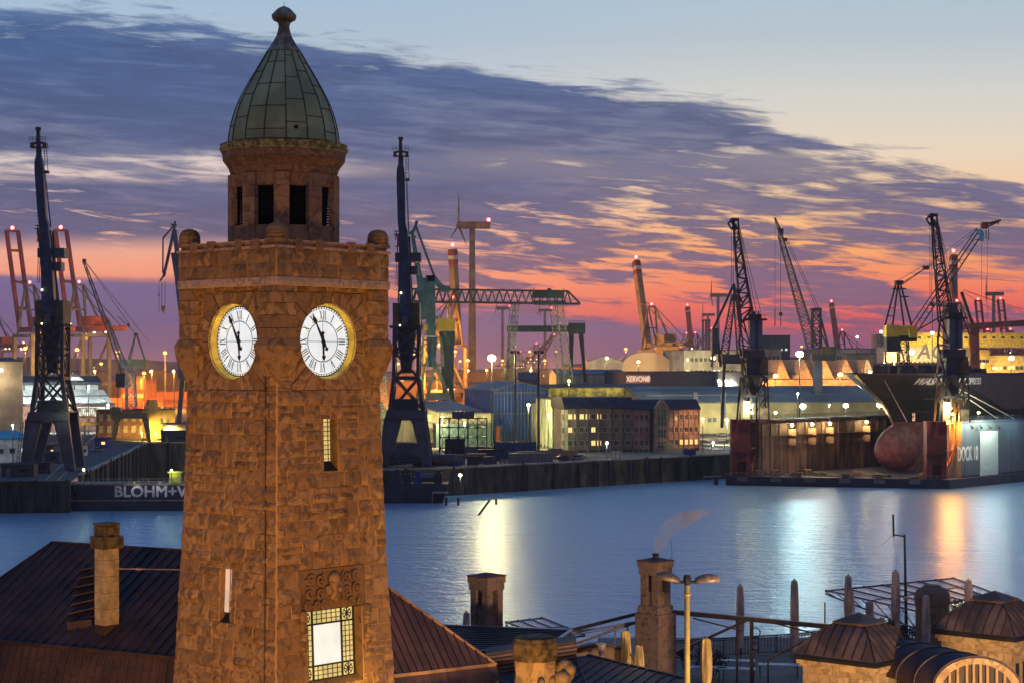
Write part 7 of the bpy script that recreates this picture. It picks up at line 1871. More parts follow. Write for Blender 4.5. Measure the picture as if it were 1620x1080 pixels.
for i in range(26): 
    m = MB(); p = A.lerp(B, rn.uniform(.05, .85)) + DA * rn.uniform(2, 20); m.box(p.x - rn.uniform(.5, 2.5), p.x + rn.uniform(.5, 2.5), p.y - 1, p.y + 1, 2.6, 2.6 + rn.uniform(.3, 1.6)); m.build('keel_block', M_keel, dk, world=True)
for i in range(6): m = MB(); p = A.lerp(B, .08 + i * .16) - DA * .3; m.box(p.x - 1.6, p.x + 1.6, p.y - .2, p.y, 1.2, 2.4); m.build('fender_plate', M_roofgrey, dk, world=True)
# far side wall (we see its inner face) and near side wall (outer face)
def dwall(S, th, name, mm, sgn):
    m = MB(); a = S + DA * 8; b = S + DA * DL; o = nr * th * sgn
    q = [a, b, b + o, a + o]
    if sgn > 0: q = [a, a + o, b + o, b]
    m.hexa([p + Vector((0, 0, 2.6)) for p in q][::(1)], [p + Vector((0, 0, DT)) for p in q])
    return m.build(name, mm, dk, world=True)
fw = dwall(E1 + nr * 4, 4, 'far_side_wall', M_dockrust, -1)
nw = dwall(E2, 4.5, 'near_side_wall', M_dockgrey, -1)
# ribs, galleries and pipes on the inner face
m = MB(); S0 = E1 + nr * 4
for i in range(46):
    p = S0 + DA * (9 + i * 4.6); m.beam(p + nr * .1 + Vector((0, 0, 2.6)), p + nr * .1 + Vector((0, 0, DT)), .25 + .2 * (i % 3 == 0), .3)
m.build('wall_ribs', M_dockrust, fw, world=True)
m = MB()
for z, w_ in ((DT - 1.0, 1.2), (DT - 4.6, .9), (DT - 7.2, .6)):
    m.beam(S0 + DA * 8 + nr * w_ / 2 + Vector((0, 0, z)), S0 + DA * (DL - 5 if w_ > 1 else 95) + nr * w_ / 2 + Vector((0, 0, z)), w_, .18)
for i in range(36): p = S0 + DA * (8 + i * 4) + nr * 1.1; m.beam(p + Vector((0, 0, DT - 1)), p + Vector((0, 0, DT + .1)), .07)
m.beam(S0 + DA * 8 + nr * 1.1 + Vector((0, 0, DT + .1)), S0 + DA * 150 + nr * 1.1 + Vector((0, 0, DT + .1)), .08)
m.build('galleries', M_navydk, fw, world=True)
m = MB(); 
for S, nm in ((E1, 0), (E2, 1)):
    off = nr * (2 if nm == 0 else -2.2)
    m.beam(S + DA * 8 + off * (1 if nm == 0 else 1) + Vector((0, 0, DT + .15)), S + DA * (DL) + off + Vector((0, 0, DT + .15)), 4.6, .3)
    for i in range(50):
        for w_ in (-2.2, 2.2): p = S + DA * (8 + i * 4.4) + off + nr * w_; m.beam(p + Vector((0, 0, DT + .3)), p + Vector((0, 0, DT + 1.4)), .08)
    for w_ in (-2.2, 2.2):
        for z in (.9, 1.4): m.beam(S + DA * 8 + off + nr * w_ + Vector((0, 0, DT + z)), S + DA * DL + off + nr * w_ + Vector((0, 0, DT + z)), .07)
m.build('walkways', M_navydk, dk, world=True)
m = MB(); S0n = E2 + nr * .02
m.beam(S0n + DA * 8 + Vector((0, 0, 2.9)), S0n + DA * DL + Vector((0, 0, 2.9)), .25, .5); m.beam(S0n + DA * 8 + Vector((0, 0, DT - .3)), S0n + DA * DL + Vector((0, 0, DT - .3)), .2, .35)
for i in range(24): p = S0n + DA * (10 + i * 9.4); m.beam(p + Vector((0, 0, 3)), p + Vector((0, 0, DT - .4)), .05, .06)
m.build('plate_seams', M_navydk, nw, world=True)
# red end towers with stair openings and raking struts
M_strut = mat('strut_orange_red', (.45, .16, .07), .6, 0, .3, .3)
def etower(S, sgn, lit):
    c = S + DA * .5 + nr * (3 if sgn > 0 else -2.6)
    c = Vector((S.x + (2.8 if sgn > 0 else -2.9), S.y + 2.6, 0))
    m = MB(); m.box(c.x - 2.75, c.x + 2.75, c.y - 2.2, c.y + 2.2, 9.4, DT + .4)
    m.box(c.x - 2.5, c.x + 2.6, c.y - 2, c.y + 2.2, 6.6, 9.4); m.box(c.x - 2.75, c.x - 1.2, c.y - 2.2, c.y + 2.2, -.5, 9.4)
    m.box(c.x - 1.2, c.x + 2.75, c.y - .2, c.y + 2.2, 2, 9.4); m.box(c.x + 1.4, c.x + 2.75, c.y - 2.2, c.y, 2, 9.4); m.box(c.x - 2.75, c.x + 2.75, c.y - 2.2, c.y + 2.2, -.5, 2.6)
    for z in (9.3, 3.0): m.box(c.x - 2.95, c.x + 2.95, c.y - 2.4, c.y + 2.4, z, z + .3)
    for z in (.6, 1.5, 2.3): m.box(c.x - 2.9, c.x + 2.9, c.y - 2.45, c.y - 2.2, z, z + .25)
    t_ = m.build('end_tower', M_dockred, dk, world=True)
    m = MB(); b = c + Vector((3, 0, 0)); n_ = DA
    for z0, z1, f in ((DT - .2, DT - .2, 1), (10.5, 10.5, .8)): m.beam(b + Vector((0, 0, z0)), b + n_ * 8.5 * f + Vector((0, 0, z1)), .5)
    m.beam(b + n_ * 9 + Vector((0, 0, DT - 1)), b + Vector((0, 0, 5)), .6); m.beam(b + n_ * 5.5 + Vector((0, 0, 10.5)), b + Vector((0, 0, 3.2)), .5)
    for f in (2.5, 5): m.beam(b + n_ * f + Vector((0, 0, DT - .2)), b + n_ * f + Vector((0, 0, 9)), .35)
    m.build('raking_struts', M_strut, t_, world=True)
    m = MB()
    for z in range(3, 18, 2): m.box(c.x - 2.85, c.x - 2.75, c.y - 1, c.y + 1, z, z + .2)
    m.build('rungs', M_navydk, t_, world=True)
    return t_
etower(E1, 1, 0); etower(E2, -1, 1)
# outer wall lettering, advertising panel, spot lamps
ang = math.atan2(DA.y, DA.x)
def onwall(px, z, o=.06):
    # point on the near side wall seen in photo column px
    tx = (px - CX) / F; s = (tx * E2.y - E2.x) / (DA.x - tx * DA.y); p = E2 + DA * s + nr * o; p.z = z; return p, s
p, s = onwall(1531, 0); zt_ = CH - (718 - HZ) * p.y / F
to = text_mesh('DOCK 10', 5.6, M_white, nw, 'lettering', wm(nw).inverted() @ Vector((p.x, p.y, zt_)), (R(90), 0, ang), .02, 0, .5, 0, thick=.13)
pa, sa = onwall(1549.5, 0, .12); pb, sb_ = onwall(1578, 0, .12)
zb_, zt2 = CH - (752 - HZ) * pa.y / F, CH - (682 - HZ) * pa.y / F
m = MB(); m.prism([(0, 0), (1, 0), (1, 1), (0, 1)], (pa.x, pa.y, zb_), pb - pa, (0, 0, zt2 - zb_), nr * .1); pn = m.build('advert_panel', mat('pale_panel', (.62, .68, .64), .7, 0, .04), nw, world=True)
pc, _ = onwall(1563.5, 0, .26)
text_mesh('Blohm+Voss', 1.75, mat('panel_letters', (.85, .95, .85), .6, 0, 0), pn, 'panel_lettering', Vector((pc.x, pc.y, CH - (739.5 - HZ) * pc.y / F)) - dk.location * 0 - nw.location * 0 - Vector((92.5, 527, 0)), (R(90), 0, ang), .01, 0, .8, .01)
to.location = Vector((p.x, p.y, zt_)) - Vector((92.5, 527, 0))
m = MB()
for px in (1534, 1548.5, 1562.5, 1576.5):
    m = MB(); q, _ = onwall(px, 0, .9); zz = CH - (676 - HZ) * q.y / F; m.ball((q.x, q.y, zz), .35, 8); m.beam((q.x, q.y, zz + .2), Vector((q.x, q.y, zz + .9)) - nr * .9, .12); m.build('spot_lamp', M_black, nw, world=True)
q, _ = onwall(1560, 0, 4.0); lamp_light(dk, (q.x, q.y, DT + .2), (.85, 1, .8), 5200, .6)
q, _ = onwall(1529, 0, 4.5); lamp_light(dk, (q.x, q.y, DT - 1), (.95, 1, .9), 4200, .6)
q, _ = onwall(1600, 0, 6.0); lamp_light(dk, (q.x, q.y, DT + 1), (.5, .85, 1), 2600, .6)
# dock lamps
def docklamp(px, py, Y, c, pw, label, size, zb): return lamppost(px, py, Y, c, pw, label, size, zb, 30, True, 'lamps standing on the floating dock', around=True)
docklamp(1502, 663, 524, (1, .30, .03), 42000, 'glaring orange lamp on the near red dock tower', 1.1, DT)
docklamp(1270, 642, 600, (.9, 1, .95), 9000, 'white lamp on the far dock wall, left one', 1.0, DT)
docklamp(1338, 641, 640, (.9, 1, .95), 9000, 'white lamp on the far dock wall, middle one', .9, DT)
docklamp(1391, 640, 680, (1, .95, .85), 12000, 'white lamp on the far dock wall under the ship bow', 1.0, DT)
docklamp(1227, 652, 575, (.85, 1, .4), 2500, 'small green yellow lamp near the left dock crane', .45, DT)
docklamp(1548, 652, 560, (.8, .95, .4), 1200, 'small green yellow lamp on the near dock wall', .4, DT); docklamp(1594, 650, 590, (1, .95, .4), 2500, 'yellow lamp on the near dock wall at right', .55, DT)
for px, s_, lb in ((1253, 14, 'first'), (1285, 34, 'second'), (1313, 52, 'third'), (1371, 96, 'fourth')):
    p = E1 + nr * 5.4 + DA * 0; tx = (px - CX) / F; s = (tx * p.y - p.x) / (DA.x - tx * DA.y); q = p + DA * s
    t = thing('wall_lamp', lb + ' warm lamp from the left under the inner gallery of the dock', 'lamp', (q.x, q.y, DT - 1.6), 0, 'warm gallery lamps in the dock')
    m = MB(); m.ball((0, 0, 0), .5, 8); m.build('lamp_head', lampmat((1, .8, .4), 25), t); m = MB(); m.beam((0, .5, .2), (0, 1.4, .2), .12); m.build('bracket', M_black, t)
    lamp_light(t, (q.x + .3, q.y - .8, DT - 1.8), (1, .66, .28), 2200, .4)
    for zz in (DT - 3.4, DT - 6.2):
        m = MB(); m.box(-1.3, 1.3, .9, 1.3, zz - DT + .2, zz - DT + 2.2); m.build('lit_bay', mat('bay_lamplit_tone', (.3, .19, .11), .7) if 'bay_lamplit_tone' not in bpy.data.materials else bpy.data.materials['bay_lamplit_tone'], t)  # paler boxes for lamplit wall bays, the light put into their colour
m = MB(); p = A + Vector((-6, 1, 0)); m.box(p.x, p.x + 5, p.y, p.y + 3, 2.0, 2.4); m.box(p.x + 3, p.x + 4, p.y, p.y + 3, -.5, 2); m.beam(p + Vector((0, 0, 3.6)), p + Vector((5, 0, 3.6)), .12)
for i in range(5): m.beam(p + Vector((i * 1.2, 0, 2.4)), p + Vector((i * 1.2, 0, 3.6)), .1)
m.build('mooring_stage', M_navydk, dk, world=True)
# dock cranes
def dockcrane(px, Y, label):
    k = 535 / F; x0 = 1192; zb = DT + .3
    return crane('dock_crane', label, px, Y, DCS(px, Y), zb=zb, group='lattice dock cranes')
def mk_dc():
    k = 535 / F; px0 = 1192; t = thing('dock_crane', 'dark lattice dock crane with steep boom on the left red dock tower', 'crane', (PX(1192, 537), 537, DT + .3), 0, 'lattice dock cranes')
    L = lambda x, y, d=0: Vector(((x - px0) * k, d, CH - (y - HZ) * k - DT - .3))
    m = MB()
    ch_ = [[(1161, 363), (1165.5, 430), (1172, 512)], [(1168, 363), (1179, 430), (1191, 498)]]
    for d in (-1.6, 1.6):
        for c in ch_:
            for a, b in zip(c, c[1:]): m.beam(L(*a, d * .5), L(*b, d), .42)
        n = 12
        for i in range(n):
            f = i / n; g = (i + 1) / n
            pt = lambda c, f: (c[0][0] + (c[2][0] - c[0][0]) * f, c[0][1] + (c[2][1] - c[0][1]) * f)
            a, b = pt(ch_[0], f), pt(ch_[1], g) if i % 2 == 0 else pt(ch_[1], g)
            if i % 2: a, b = pt(ch_[1], f), pt(ch_[0], g)
            m.beam(L(*a, d), L(*b, d), .26); a, b = pt(ch_[0], g), pt(ch_[1], g); m.beam(L(*a, d), L(*b, d), .22)
    m.beam(L(1172, 512), L(1169, 545), .5); m.beam(L(1169, 545), L(1181, 595), .5); m.beam(L(1176, 508), L(1186, 545), .4)
    for a, b in (((1172, 512), (1182, 530)), ((1170, 530), (1186, 545)), ((1169, 545), (1184, 548)), ((1172, 560), (1186, 548)), ((1176, 576), (1186, 560))): m.beam(L(*a), L(*b), .3)
    bo = m.build('boom', M_navydk, t)
    m = MB(); m.box(L(1155, 0).x, L(1167, 0).x, -1.2, 1.2, L(0, 348).z, L(0, 346).z)
    for a, b in (((1151.5, 353), (1159, 345)), ((1151.5, 353), (1157, 362)), ((1157, 362), (1168, 362)), ((1168, 345), (1168, 363)), ((1159, 345), (1161, 362)), ((1163, 345), (1158, 362)), ((1155, 349), (1167, 361)), ((1159, 345), (1168, 346))): m.beam(L(*a), L(*b), .45)
    for x in (1158, 1163, 1166): m.ball(L(x, 347), .5, 6)
    m.ball(L(1162, 357), .8, 8); m.build('boom_head', M_navydk, bo)
    m = MB()
    for a, b in (((1157, 362), (1157, 470)), ((1160, 362), (1160, 470)), ((1169, 363), (1187, 500)), ((1169, 355), (1197, 496)), ((1168, 350), (1205, 500))): m.tube(L(*a), L(*b), .07, 4)
    m.build('ropes', M_ropes, t)
    m = MB(); m.box(L(1177, 0).x, L(1212, 0).x, -2.6, 2.6, L(0, 507).z, L(0, 504).z); m.box(L(1184, 0).x, L(1203, 0).x, -2, 2, L(0, 504).z, L(0, 497).z)
    for x in range(1178, 1213, 5): m.beam(L(x, 504, -2.6), L(x, 499, -2.6), .12)
    m.beam(L(1178, 499, -2.6), L(1212, 499, -2.6), .1)
    for x in (1186, 1194, 1200): m.beam(L(x, 497), L(x, 492), .5)
    m.build('top_platform', M_navydk, t)
    m = MB(); m.box(L(1185, 0).x, L(1193, 0).x, -2, 2, L(0, 552).z, L(0, 506).z); m.box(L(1198, 0).x, L(1205, 0).x, -2, 2, L(0, 552).z, L(0, 506).z); m.box(L(1193, 0).x, L(1198, 0).x, -1, 1, L(0, 552).z, L(0, 506).z)
    for y in range(510, 552, 8): m.beam(L(1193, y, -2), L(1198, y + 6, -2), .25)
    m.build('column', M_greyblue, t)
    m = MB(); m.box(L(1173, 0).x, L(1208, 0).x, -3, 3, L(0, 566).z, L(0, 553).z); m.box(L(1180, 0).x, L(1206, 0).x, -2, 3, L(0, 592).z, L(0, 566).z); m.lathe([(3.6, L(0, 596).z), (3.6, L(0, 592).z)], 14, (L(1192, 0).x, 0)); m.build('machinery_house', M_navydk, t)
    m = MB(); m.prism([(0, 0), (2.8, -1), (2.8, 4.2), (1.2, 4.8)], L(1198, 588, -2.6), (1, 0, 0), (0, 0, 1), (0, 2, 0)); m.build('cab', M_khaki, t)
    m = MB(); m.box(L(1174, 0).x, L(1211, 0).x, -3, 3, L(0, 597).z, L(0, 595.5).z)
    for d in (-3, 3):
        for a, b in (((1174, 596), (1171, 626)), ((1211, 596), (1213, 626)), ((1171, 626), (1168, 665)), ((1213, 626), (1214, 665)), ((1174, 597), (1186, 626)), ((1211, 597), (1198, 626)), ((1186, 597), (1172, 626)), ((1170, 626), (1214, 626)), ((1171, 628), (1186, 650)), ((1213, 628), (1200, 650)), ((1186, 628), (1186, 665)), ((1199, 628), (1199, 665))): m.beam(L(*a, d), L(*b, d), .5)
    m.box(L(1182, 0).x, L(1200, 0).x, -1.5, 1.5, L(0, 626).z, L(0, 597).z); m.build('portal', M_navydk, t)
    m = MB(); m.box(L(1200, 0).x, L(1213, 0).x, -3.3, -1, L(0, 662).z, L(0, 645).z); m.build('drive_house', mat('pale_drive_house', (.42, .38, .33), .7), t)
    m = MB(); m.box(L(1173, 0).x, L(1184, 0).x, -3.4, -2.6, L(0, 662).z, L(0, 634).z); m.build('switch_cabinet', bpy.data.materials['pale_drive_house'], t)
    m = MB(); m.ball(L(1184, 643, -3.8), .4, 6); m.ball(L(1187, 652, -3.8), .35, 6); m.build('lamp', lampmat((1, .85, .4), 20), t)
    lamp_light(t, wm(t) @ L(1180, 640, -5), (1, .8, .35), 3500, .4)
    return t
dc1 = mk_dc()
dc2 = dup(dc1, (PX(1507, 521), 521, DT + .3), 0, 'dark lattice dock crane with steep boom above the near red dock tower')
# ---- ship
sh_ = thing('cargo_ship', 'big dark ship in the floating dock with red bulbous bow', 'ship', (100.5, 541, 0), ang)
m = MB(); NZ = [(2.6, 23, 80, 9), (6, 22.5, 76, 12), (10, 22, 70, 14), (14, 22, 64, 15), (17.5, 21, 52, 15.6), (21, 18.5, 42, 16), (25, 12.5, 36, 16), (29, 5, 30, 16), (32, 0, 27, 16)]
XS = [0, .02, .06, .12, .2, .32, .5, .75, 1]; LS = 180
def ring_pt(zrow, f, side):
    z, s0, Lr, B = zrow
    if f < 1: x = s0 + Lr * f; b = B * (math.sin(f * math.pi / 2)) ** .75
    return (s0 + Lr * f, side * B * (math.sin(min(1, f) * math.pi / 2)) ** .75, z)
def hull_part(z0i, z1i, mm, name, ztop_extra=0):
    m = MB()
    for side in (-1, 1):
        for j in range(z0i, z1i):
            for i in range(len(XS) - 1):
                q = [ring_pt(NZ[j], XS[i], side), ring_pt(NZ[j], XS[i + 1], side), ring_pt(NZ[j + 1], XS[i + 1], side), ring_pt(NZ[j + 1], XS[i], side)]
                m.face(q if side < 0 else q[::-1])
            a, b = NZ[j], NZ[j + 1]
            q = [ring_pt(a, 1, side), (LS, side * a[3], a[0]), (LS, side * b[3], b[0]), ring_pt(b, 1, side)]
            m.face(q if side < 0 else q[::-1])
    return m.build(name, mm, sh_, smooth=False)
hull_part(0, 4, mat('antifouling_red', (.19, .085, .08), .65, 0, .6, .5, .01, dirt=(.13, .05, .05)), 'lower_hull')
uh = hull_part(4, 8, mat('dark_hull_paint', (.028, .032, .03), .35, 0, .25, .1), 'upper_hull')
m = MB(); dkp = [ring_pt(NZ[8], x, -1) for x in XS] + [(LS, -16, 32), (LS, 16, 32)] + [ring_pt(NZ[8], x, 1) for x in XS[::-1]]; m.face(dkp); m.build('deck', M_rust, sh_)
m = MB(); rg = []; n = 14
for j in range(9):
    t = j / 8; x = 11.5 + 17 * t; r = math.sin(math.pi * (.02 + .62 * t) ) ** .62; rg.append([(x, 4.6 * r * math.cos(a), 10.2 - 1.2 * (1 - t) + 7.3 * r * math.sin(a)) for a in (2 * math.pi * k_ / n for k_ in range(n))])
m.add([p for r in rg for p in r], [(j * n + k_, j * n + (k_ + 1) % n, (j + 1) * n + (k_ + 1) % n, (j + 1) * n + k_) for j in range(8) for k_ in range(n)] + [tuple(range(n - 1, -1, -1))])
m.build('bulbous_bow', bpy.data.materials['antifouling_red'], sh_, smooth=True)
def hull_b(x, z):
    for a, b in zip(NZ, NZ[1:]):
        if a[0] <= z <= b[0]:
            f = (z - a[0]) / (b[0] - a[0]); o = []
            for zr in (a, b):
                q = max(0, min(1, (x - zr[1]) / zr[2])); o.append(zr[3] * math.sin(q * math.pi / 2) ** .75)
            return o[0] + (o[1] - o[0]) * f
    return 16
m = MB(); m.path([ring_pt(NZ[8], x, -1) for x in XS] + [(LS, -16, 32)], .3, 6); m.path([ring_pt(NZ[8], x, 1) for x in XS], .3, 6)
for i in range(30): x = i / 29; p = ring_pt(NZ[8], x * .6, -1); m.beam(p, (p[0], p[1], p[2] + 1.6), .12)
m.build('bulwark', M_navydk, sh_)
for z in (5, 9.5, 13.5, 17.3, 20.5, 24.5, 28.5):
    m = MB()
    for a, b in zip(range(0, 30), range(1, 31)):
        pa_, pb_ = [(xx, -(hull_b(xx, z) + .03), z) for xx in (24 + a * 3, 24 + b * 3)]; m.beam(pa_, pb_, .1, .1)
    m.build('plate_seam', M_navydk, uh)
rn = random.Random(12); m = MB()
for i in range(30): x = rn.uniform(4, 60); m.box(x, x + rn.uniform(.6, 3), -6 + rn.uniform(-4, 4), -3, 32, 32 + rn.uniform(.8, 2.6))
m.build('deck_gear', M_navydk, sh_)
m = MB(); 
for a, b in (((18, -15.6, 32), (8, -24, DT)), ((24, -16, 29), (34, -28, DT)), ((26, -16, 29), (44, -28, DT)), ((6, -6, 30), (-2, -18, DT))): m.tube(a, b, .12, 5)
m.build('mooring_ropes', mat('pale_rope', (.5, .45, .35), .8), sh_)
# name on the flare
pn1 = ring_pt(NZ[7], .66, -1); ny = -16.05
def shipname():
    # place on parallel side plating
    p_, rx = None, 0
    t = (1508 - CX) / F; o = Vector((100.5, 541, 0)); y0 = o + nr * 15.0; s = (t * y0.y - y0.x) / (DA.x - t * DA.y); q = y0 + DA * s
    return s, q
s, q = shipname()
zz = CH - (603 - HZ) * q.y / F
nm_ = text_mesh('WASHINGTON EXPRESS', 2.75, M_white, uh, 'ship_name', (s, 0, zz), (R(90), 0, 0), .02, .2, 1.0, .0, thick=.07)
for v in nm_.data.vertices: v.co.z = hull_b(s + v.co.x, zz + v.co.y) + .12 + v.co.z
lamp_light(sh_, wm(sh_) @ Vector((30, -24, 27)), (1, .95, .8), 5000, .6)  # added light without a fixture, brightens the ship name
m = MB(); 
zz2 = PZ(661, 560); t = (1435 - CX) / F; y0 = Vector((100.5, 541, 0)) + nr * 14; s2 = (t * y0.y - y0.x) / (DA.x - t * DA.y)
for a, b in (((0, 0), (0, .8)), ((0, .8), (1.0, .8)), ((0, 1.3), (0, 2.1)), ((0, 2.1), (1.0, 2.1)), ((1, 0), (1, 2.1)), ((0, 0), (1, 0))): m.beam((s2 + a[0], -15.9, zz2 + a[1]), (s2 + b[0], -15.9, zz2 + b[1]), .2)
m.build('draught_mark', M_white, uh)
lamp_light(sh_, P(1398, 636, 560), (1, 1, .9), 9000, .5)
# ---- cranes on the right skyline
crane('luffing_crane', 'pair of dark raking crane legs with long stay left of the left dock crane', 1165, 640, [
    ('jib', M_navydk, [('beam', (1161, 450), (1128, 522), .8), ('beam', (1160, 450), (1175, 480), .7), ('beam', (1162, 450), (1170, 520), .5)]),
    ('a_frame', M_navydk, [('lat', (1160, 470), (1146, 560), 1.2, 2.6, 9, .35), ('lat', (1163, 470), (1172, 560), 1.2, 2.4, 9, .3)]),
    ('head', M_navydk, [('box', (1157, 466), (1168, 476), -1, 1), ('beam', (1162, 449), (1161, 466), .6)]), ('small_house', M_navydk, [('box', (1126, 519), (1136, 560), -1.5, 1.5), ('beam', (1130, 540), (1126, 580), .8), ('beam', (1136, 540), (1140, 580), .8)]),
    ('base', M_navydk, [('box', (1142, 560), (1178, 575), -3, 3), ('beam', (1146, 575), (1142, 676), 1), ('beam', (1174, 575), (1178, 676), 1)])], group='skyline cranes at right')
crane('crawler_crane', 'tall leaning lattice boom crane with dark mast between the bright lamps', 1290, 760, [
    ('boom', M_navydk, [('lat', (1234, 372), (1285, 548), 1.6, 4.2, 26, .34)]), ('boom_tip', M_navydk, [('lat', (1226, 345), (1236, 372), .4, 1.4, 5, .3), ('box', (1232, 362), (1239, 369), -1, 1), ('box', (1239, 377), (1245, 382), -1, 1)]),
    ('mast', M_navydk, [('lat', (1291, 488), (1292, 550), 3.2, 3.4, 5, .7), ('box', (1282, 492), (1299, 488), -2, 2)]), ('backstay', M_navydk, [('beam', (1299, 505), (1310, 548), .8), ('beam', (1297, 520), (1308, 548), .5)]),
    ('machinery_house', M_khaki, [('box', (1300, 560), (1321, 548), -3, 3)]), ('turntable', M_navydk, [('box', (1283, 570), (1320, 560), -3, 3)]), ('tower', M_greyblue, [('box', (1287, 640), (1300, 570), -2, 2)]),
    ('ropes', M_ropes, [('tube', (1235, 365), (1235, 496), .09), ('tube', (1242, 378), (1292, 488), .1), ('tube', (1246, 380), (1296, 488), .1), ('tube', (1226, 346), (1226, 488), .06)]), ('hook', M_navydk, [('ball', (1235, 497), .9), ('beam', (1235, 497), (1235, 516), .3), ('beam', (1226, 488), (1226, 516), .35)])], group='skyline cranes at right')
crane('derrick_crane', 'derrick crane with yellow house and four raking mast legs', 1421, 640, [
    ('mast_legs', M_navydk, [('beam', (1418, 447), (1400, 515), .55), ('beam', (1421, 447), (1412, 515), .55), ('beam', (1421, 447), (1430, 515), .55), ('beam', (1424, 447), (1442, 515), .6), ('beam', (1408, 487), (1414, 487), .3), ('beam', (1425, 470), (1436, 470), .3), ('beam', (1405, 500), (1414, 500), .3)]),
    ('mast_head', M_navydk, [('box', (1416, 450), (1428, 444), -1.5, 1.5), ('box', (1411, 458), (1432, 456), -1.5, 1.5), ('box', (1424, 470), (1437, 468.5), -1, 1)]),
    ('machinery_house', M_yellow, [('box', (1399, 533), (1418, 515), -4, 2), ('box', (1418, 531), (1446, 516), -4, 2)]), ('cab', M_yellow, [('box', (1434, 534), (1446, 520), -5, -3.9)]), ('lower_house', M_navydk, [('box', (1400, 556), (1422, 533), -3, 2), ('box', (1425, 540), (1448, 531), -3, 2)]),
    ('tower', M_navydk, [('beam', (1401, 556), (1401, 605), .6), ('lat', (1428, 531), (1430, 600), 3.2, 3.6, 8, .4), ('beam', (1421, 535), (1436, 590), .4)]), ('leg', M_navydk, [('beam', (1424, 590), (1422, 680), 1)]), ('leg', M_navydk, [('beam', (1436, 590), (1440, 680), 1)]),
    ('stays', M_ropes, [('tube', (1427, 448), (1466, 424), .12), ('tube', (1429, 450), (1478, 415), .1), ('tube', (1420, 444), (1462, 420), .08)]), ('sheave_block', M_navydk, [('box', (1460, 427), (1469, 421), -1, 1)])], group='skyline cranes at right')
crane('harbour_crane', 'great lattice boom crane slanting up to the right with lit blue sheaves', 1500, 700, [
    ('boom', M_navydk, [('beam', (1445, 520), (1548, 366), .45), ('beam', (1449, 528), (1553, 372), .45, ), ('beam', (1440, 516), (1545, 362), .35)] + [('beam', (1445 + i * 10.3, 520 - i * 15.4), (1449 + (i + .6) * 10.4, 528 - (i + .6) * 15.6), .2) for i in range(10)] + [('beam', (1440 + i * 10.5, 516 - i * 15.4), (1449 + i * 10.4, 528 - i * 15.6), .2) for i in range(11)]),
    ('jib_head', M_rust, [('box', (1552, 362), (1563, 352), -1, 1), ('beam', (1556, 356), (1583, 349), .9), ('beam', (1560, 360), (1580, 351), .6), ('beam', (1580, 350), (1579, 356), .3)]),
    ('sheaves', mat('lit_blue_sheave', (.12, .45, .62), .5), [('ball', (1550, 368), 1.3), ('ball', (1553, 374), 1.1), ('box', (1549, 382), (1555, 366), -1.4, -.6)]),
    ('ropes', M_ropes, [('tube', (1560, 364), (1560, 378), .2), ('tube', (1564, 364), (1564, 380), .2), ('tube', (1553, 380), (1553, 505), .07), ('tube', (1562, 380), (1562, 520), .06), ('tube', (1548, 362), (1502, 400), .08), ('tube', (1546, 360), (1430, 448), .07), ('tube', (1524, 460), (1620, 490), .07), ('tube', (1524, 463), (1620, 520), .07), ('tube', (1524, 458), (1660, 510), .07), ('tube', (1475, 485), (1475, 530), .12)]),
    ('tower', M_navydk, [('box', (1494, 553), (1512, 480), -3, 3), ('beam', (1521, 462), (1538, 512), 1.0), ('beam', (1519, 490), (1534, 530), .5), ('beam', (1490, 500), (1447, 525), .5)]), ('hook', M_navydk, [('ball', (1475, 482), .9)]),
    ('machinery_house', M_slate, [('box', (1486, 600), (1524, 553), -4, 4)]), ('legs', M_slate, [('beam', (1490, 600), (1486, 683), 1.4), ('beam', (1520, 600), (1524, 683), 1.4)])], group='skyline cranes at right')
sts(1512, 1150, 400, 'brown container crane column with upright boom behind the right dock crane', M_tan, M_tan, R(95), 'tan cranes with banded booms', lean=.02, mono=True)
m = MB(); m.beam(P(1522, 517, 760), P(1660, 509, 740), 1.9, 2.4); rb = thing('crane_girder', 'long dark red crane girder reaching in from the right edge', 'girder', tuple(P(1590, 620, 750)), 0); m.build('girder', M_rust, rb, world=True)
m = MB(); m.beam(P(1538, 517, 758), P(1540, 600, 758), 2.4); m.beam(P(1546, 519, 757), P(1548, 600, 757), 1.2); m.build('support_leg', M_rust, rb, world=True)
# ---- ships and buildings at far right
os_ = thing('moored_ship', 'orange hulled ship with yellow lit decks and large dark letters behind the bow', 'ship', (PX(1390, 820), 820, 0), R(3)); k = 820 / F
m = MB(); m.prism([(0, 4), (3, 3), (36, 3), (36, 16.5), (0, 16.5)], (0, 0, 16.5), (1, 0, 0), (0, 0, 1), (0, 16, 0)); m.box(-1, 40, .3, 16, 3, 21); m.build('hull', mat('orange_hull', (.55, .17, .04), .6, 0, .25, .1), os_)
zl = lambda y: CH - (y - HZ) * k
m = MB(); m.box(3, 38, 2, 15, zl(566) - 2, zl(549)); wl = m.build('white_deckhouse', mat('deckhouse_white', (.55, .5, .42), .7), os_)
m = MB(); m.box(8, 72, 3, 14, zl(549), zl(529)); m.box(14, 66, 3.5, 13, zl(531), zl(526)); m.build('yellow_deckhouse', mat('deckhouse_yellow', (.72, .52, .08), .6), os_)
m = MB()
for i in range(14): m = MB(); m.box(10 + i * 4.2, 11.4 + i * 4.2, 2.9, 3, zl(535), zl(532)); m.build('window', M_win, os_)
for i in range(18): m = MB(); m.box(2 + i * 2, 2.7 + i * 2, -.05, .02, zl(574), zl(571.5)); m.build('porthole', M_win, os_)
text_mesh('ACL', 9, M_slate, wl, 'letters', (26, 1.9, zl(557)), (R(90), 0, R(0)), .02, .2, 1.0, .15)
lamppost(1443, 557, 800, (1, .8, .35), 12000, 'glowing yellow lamp before the orange hulled ship', 1.2, glow=30)
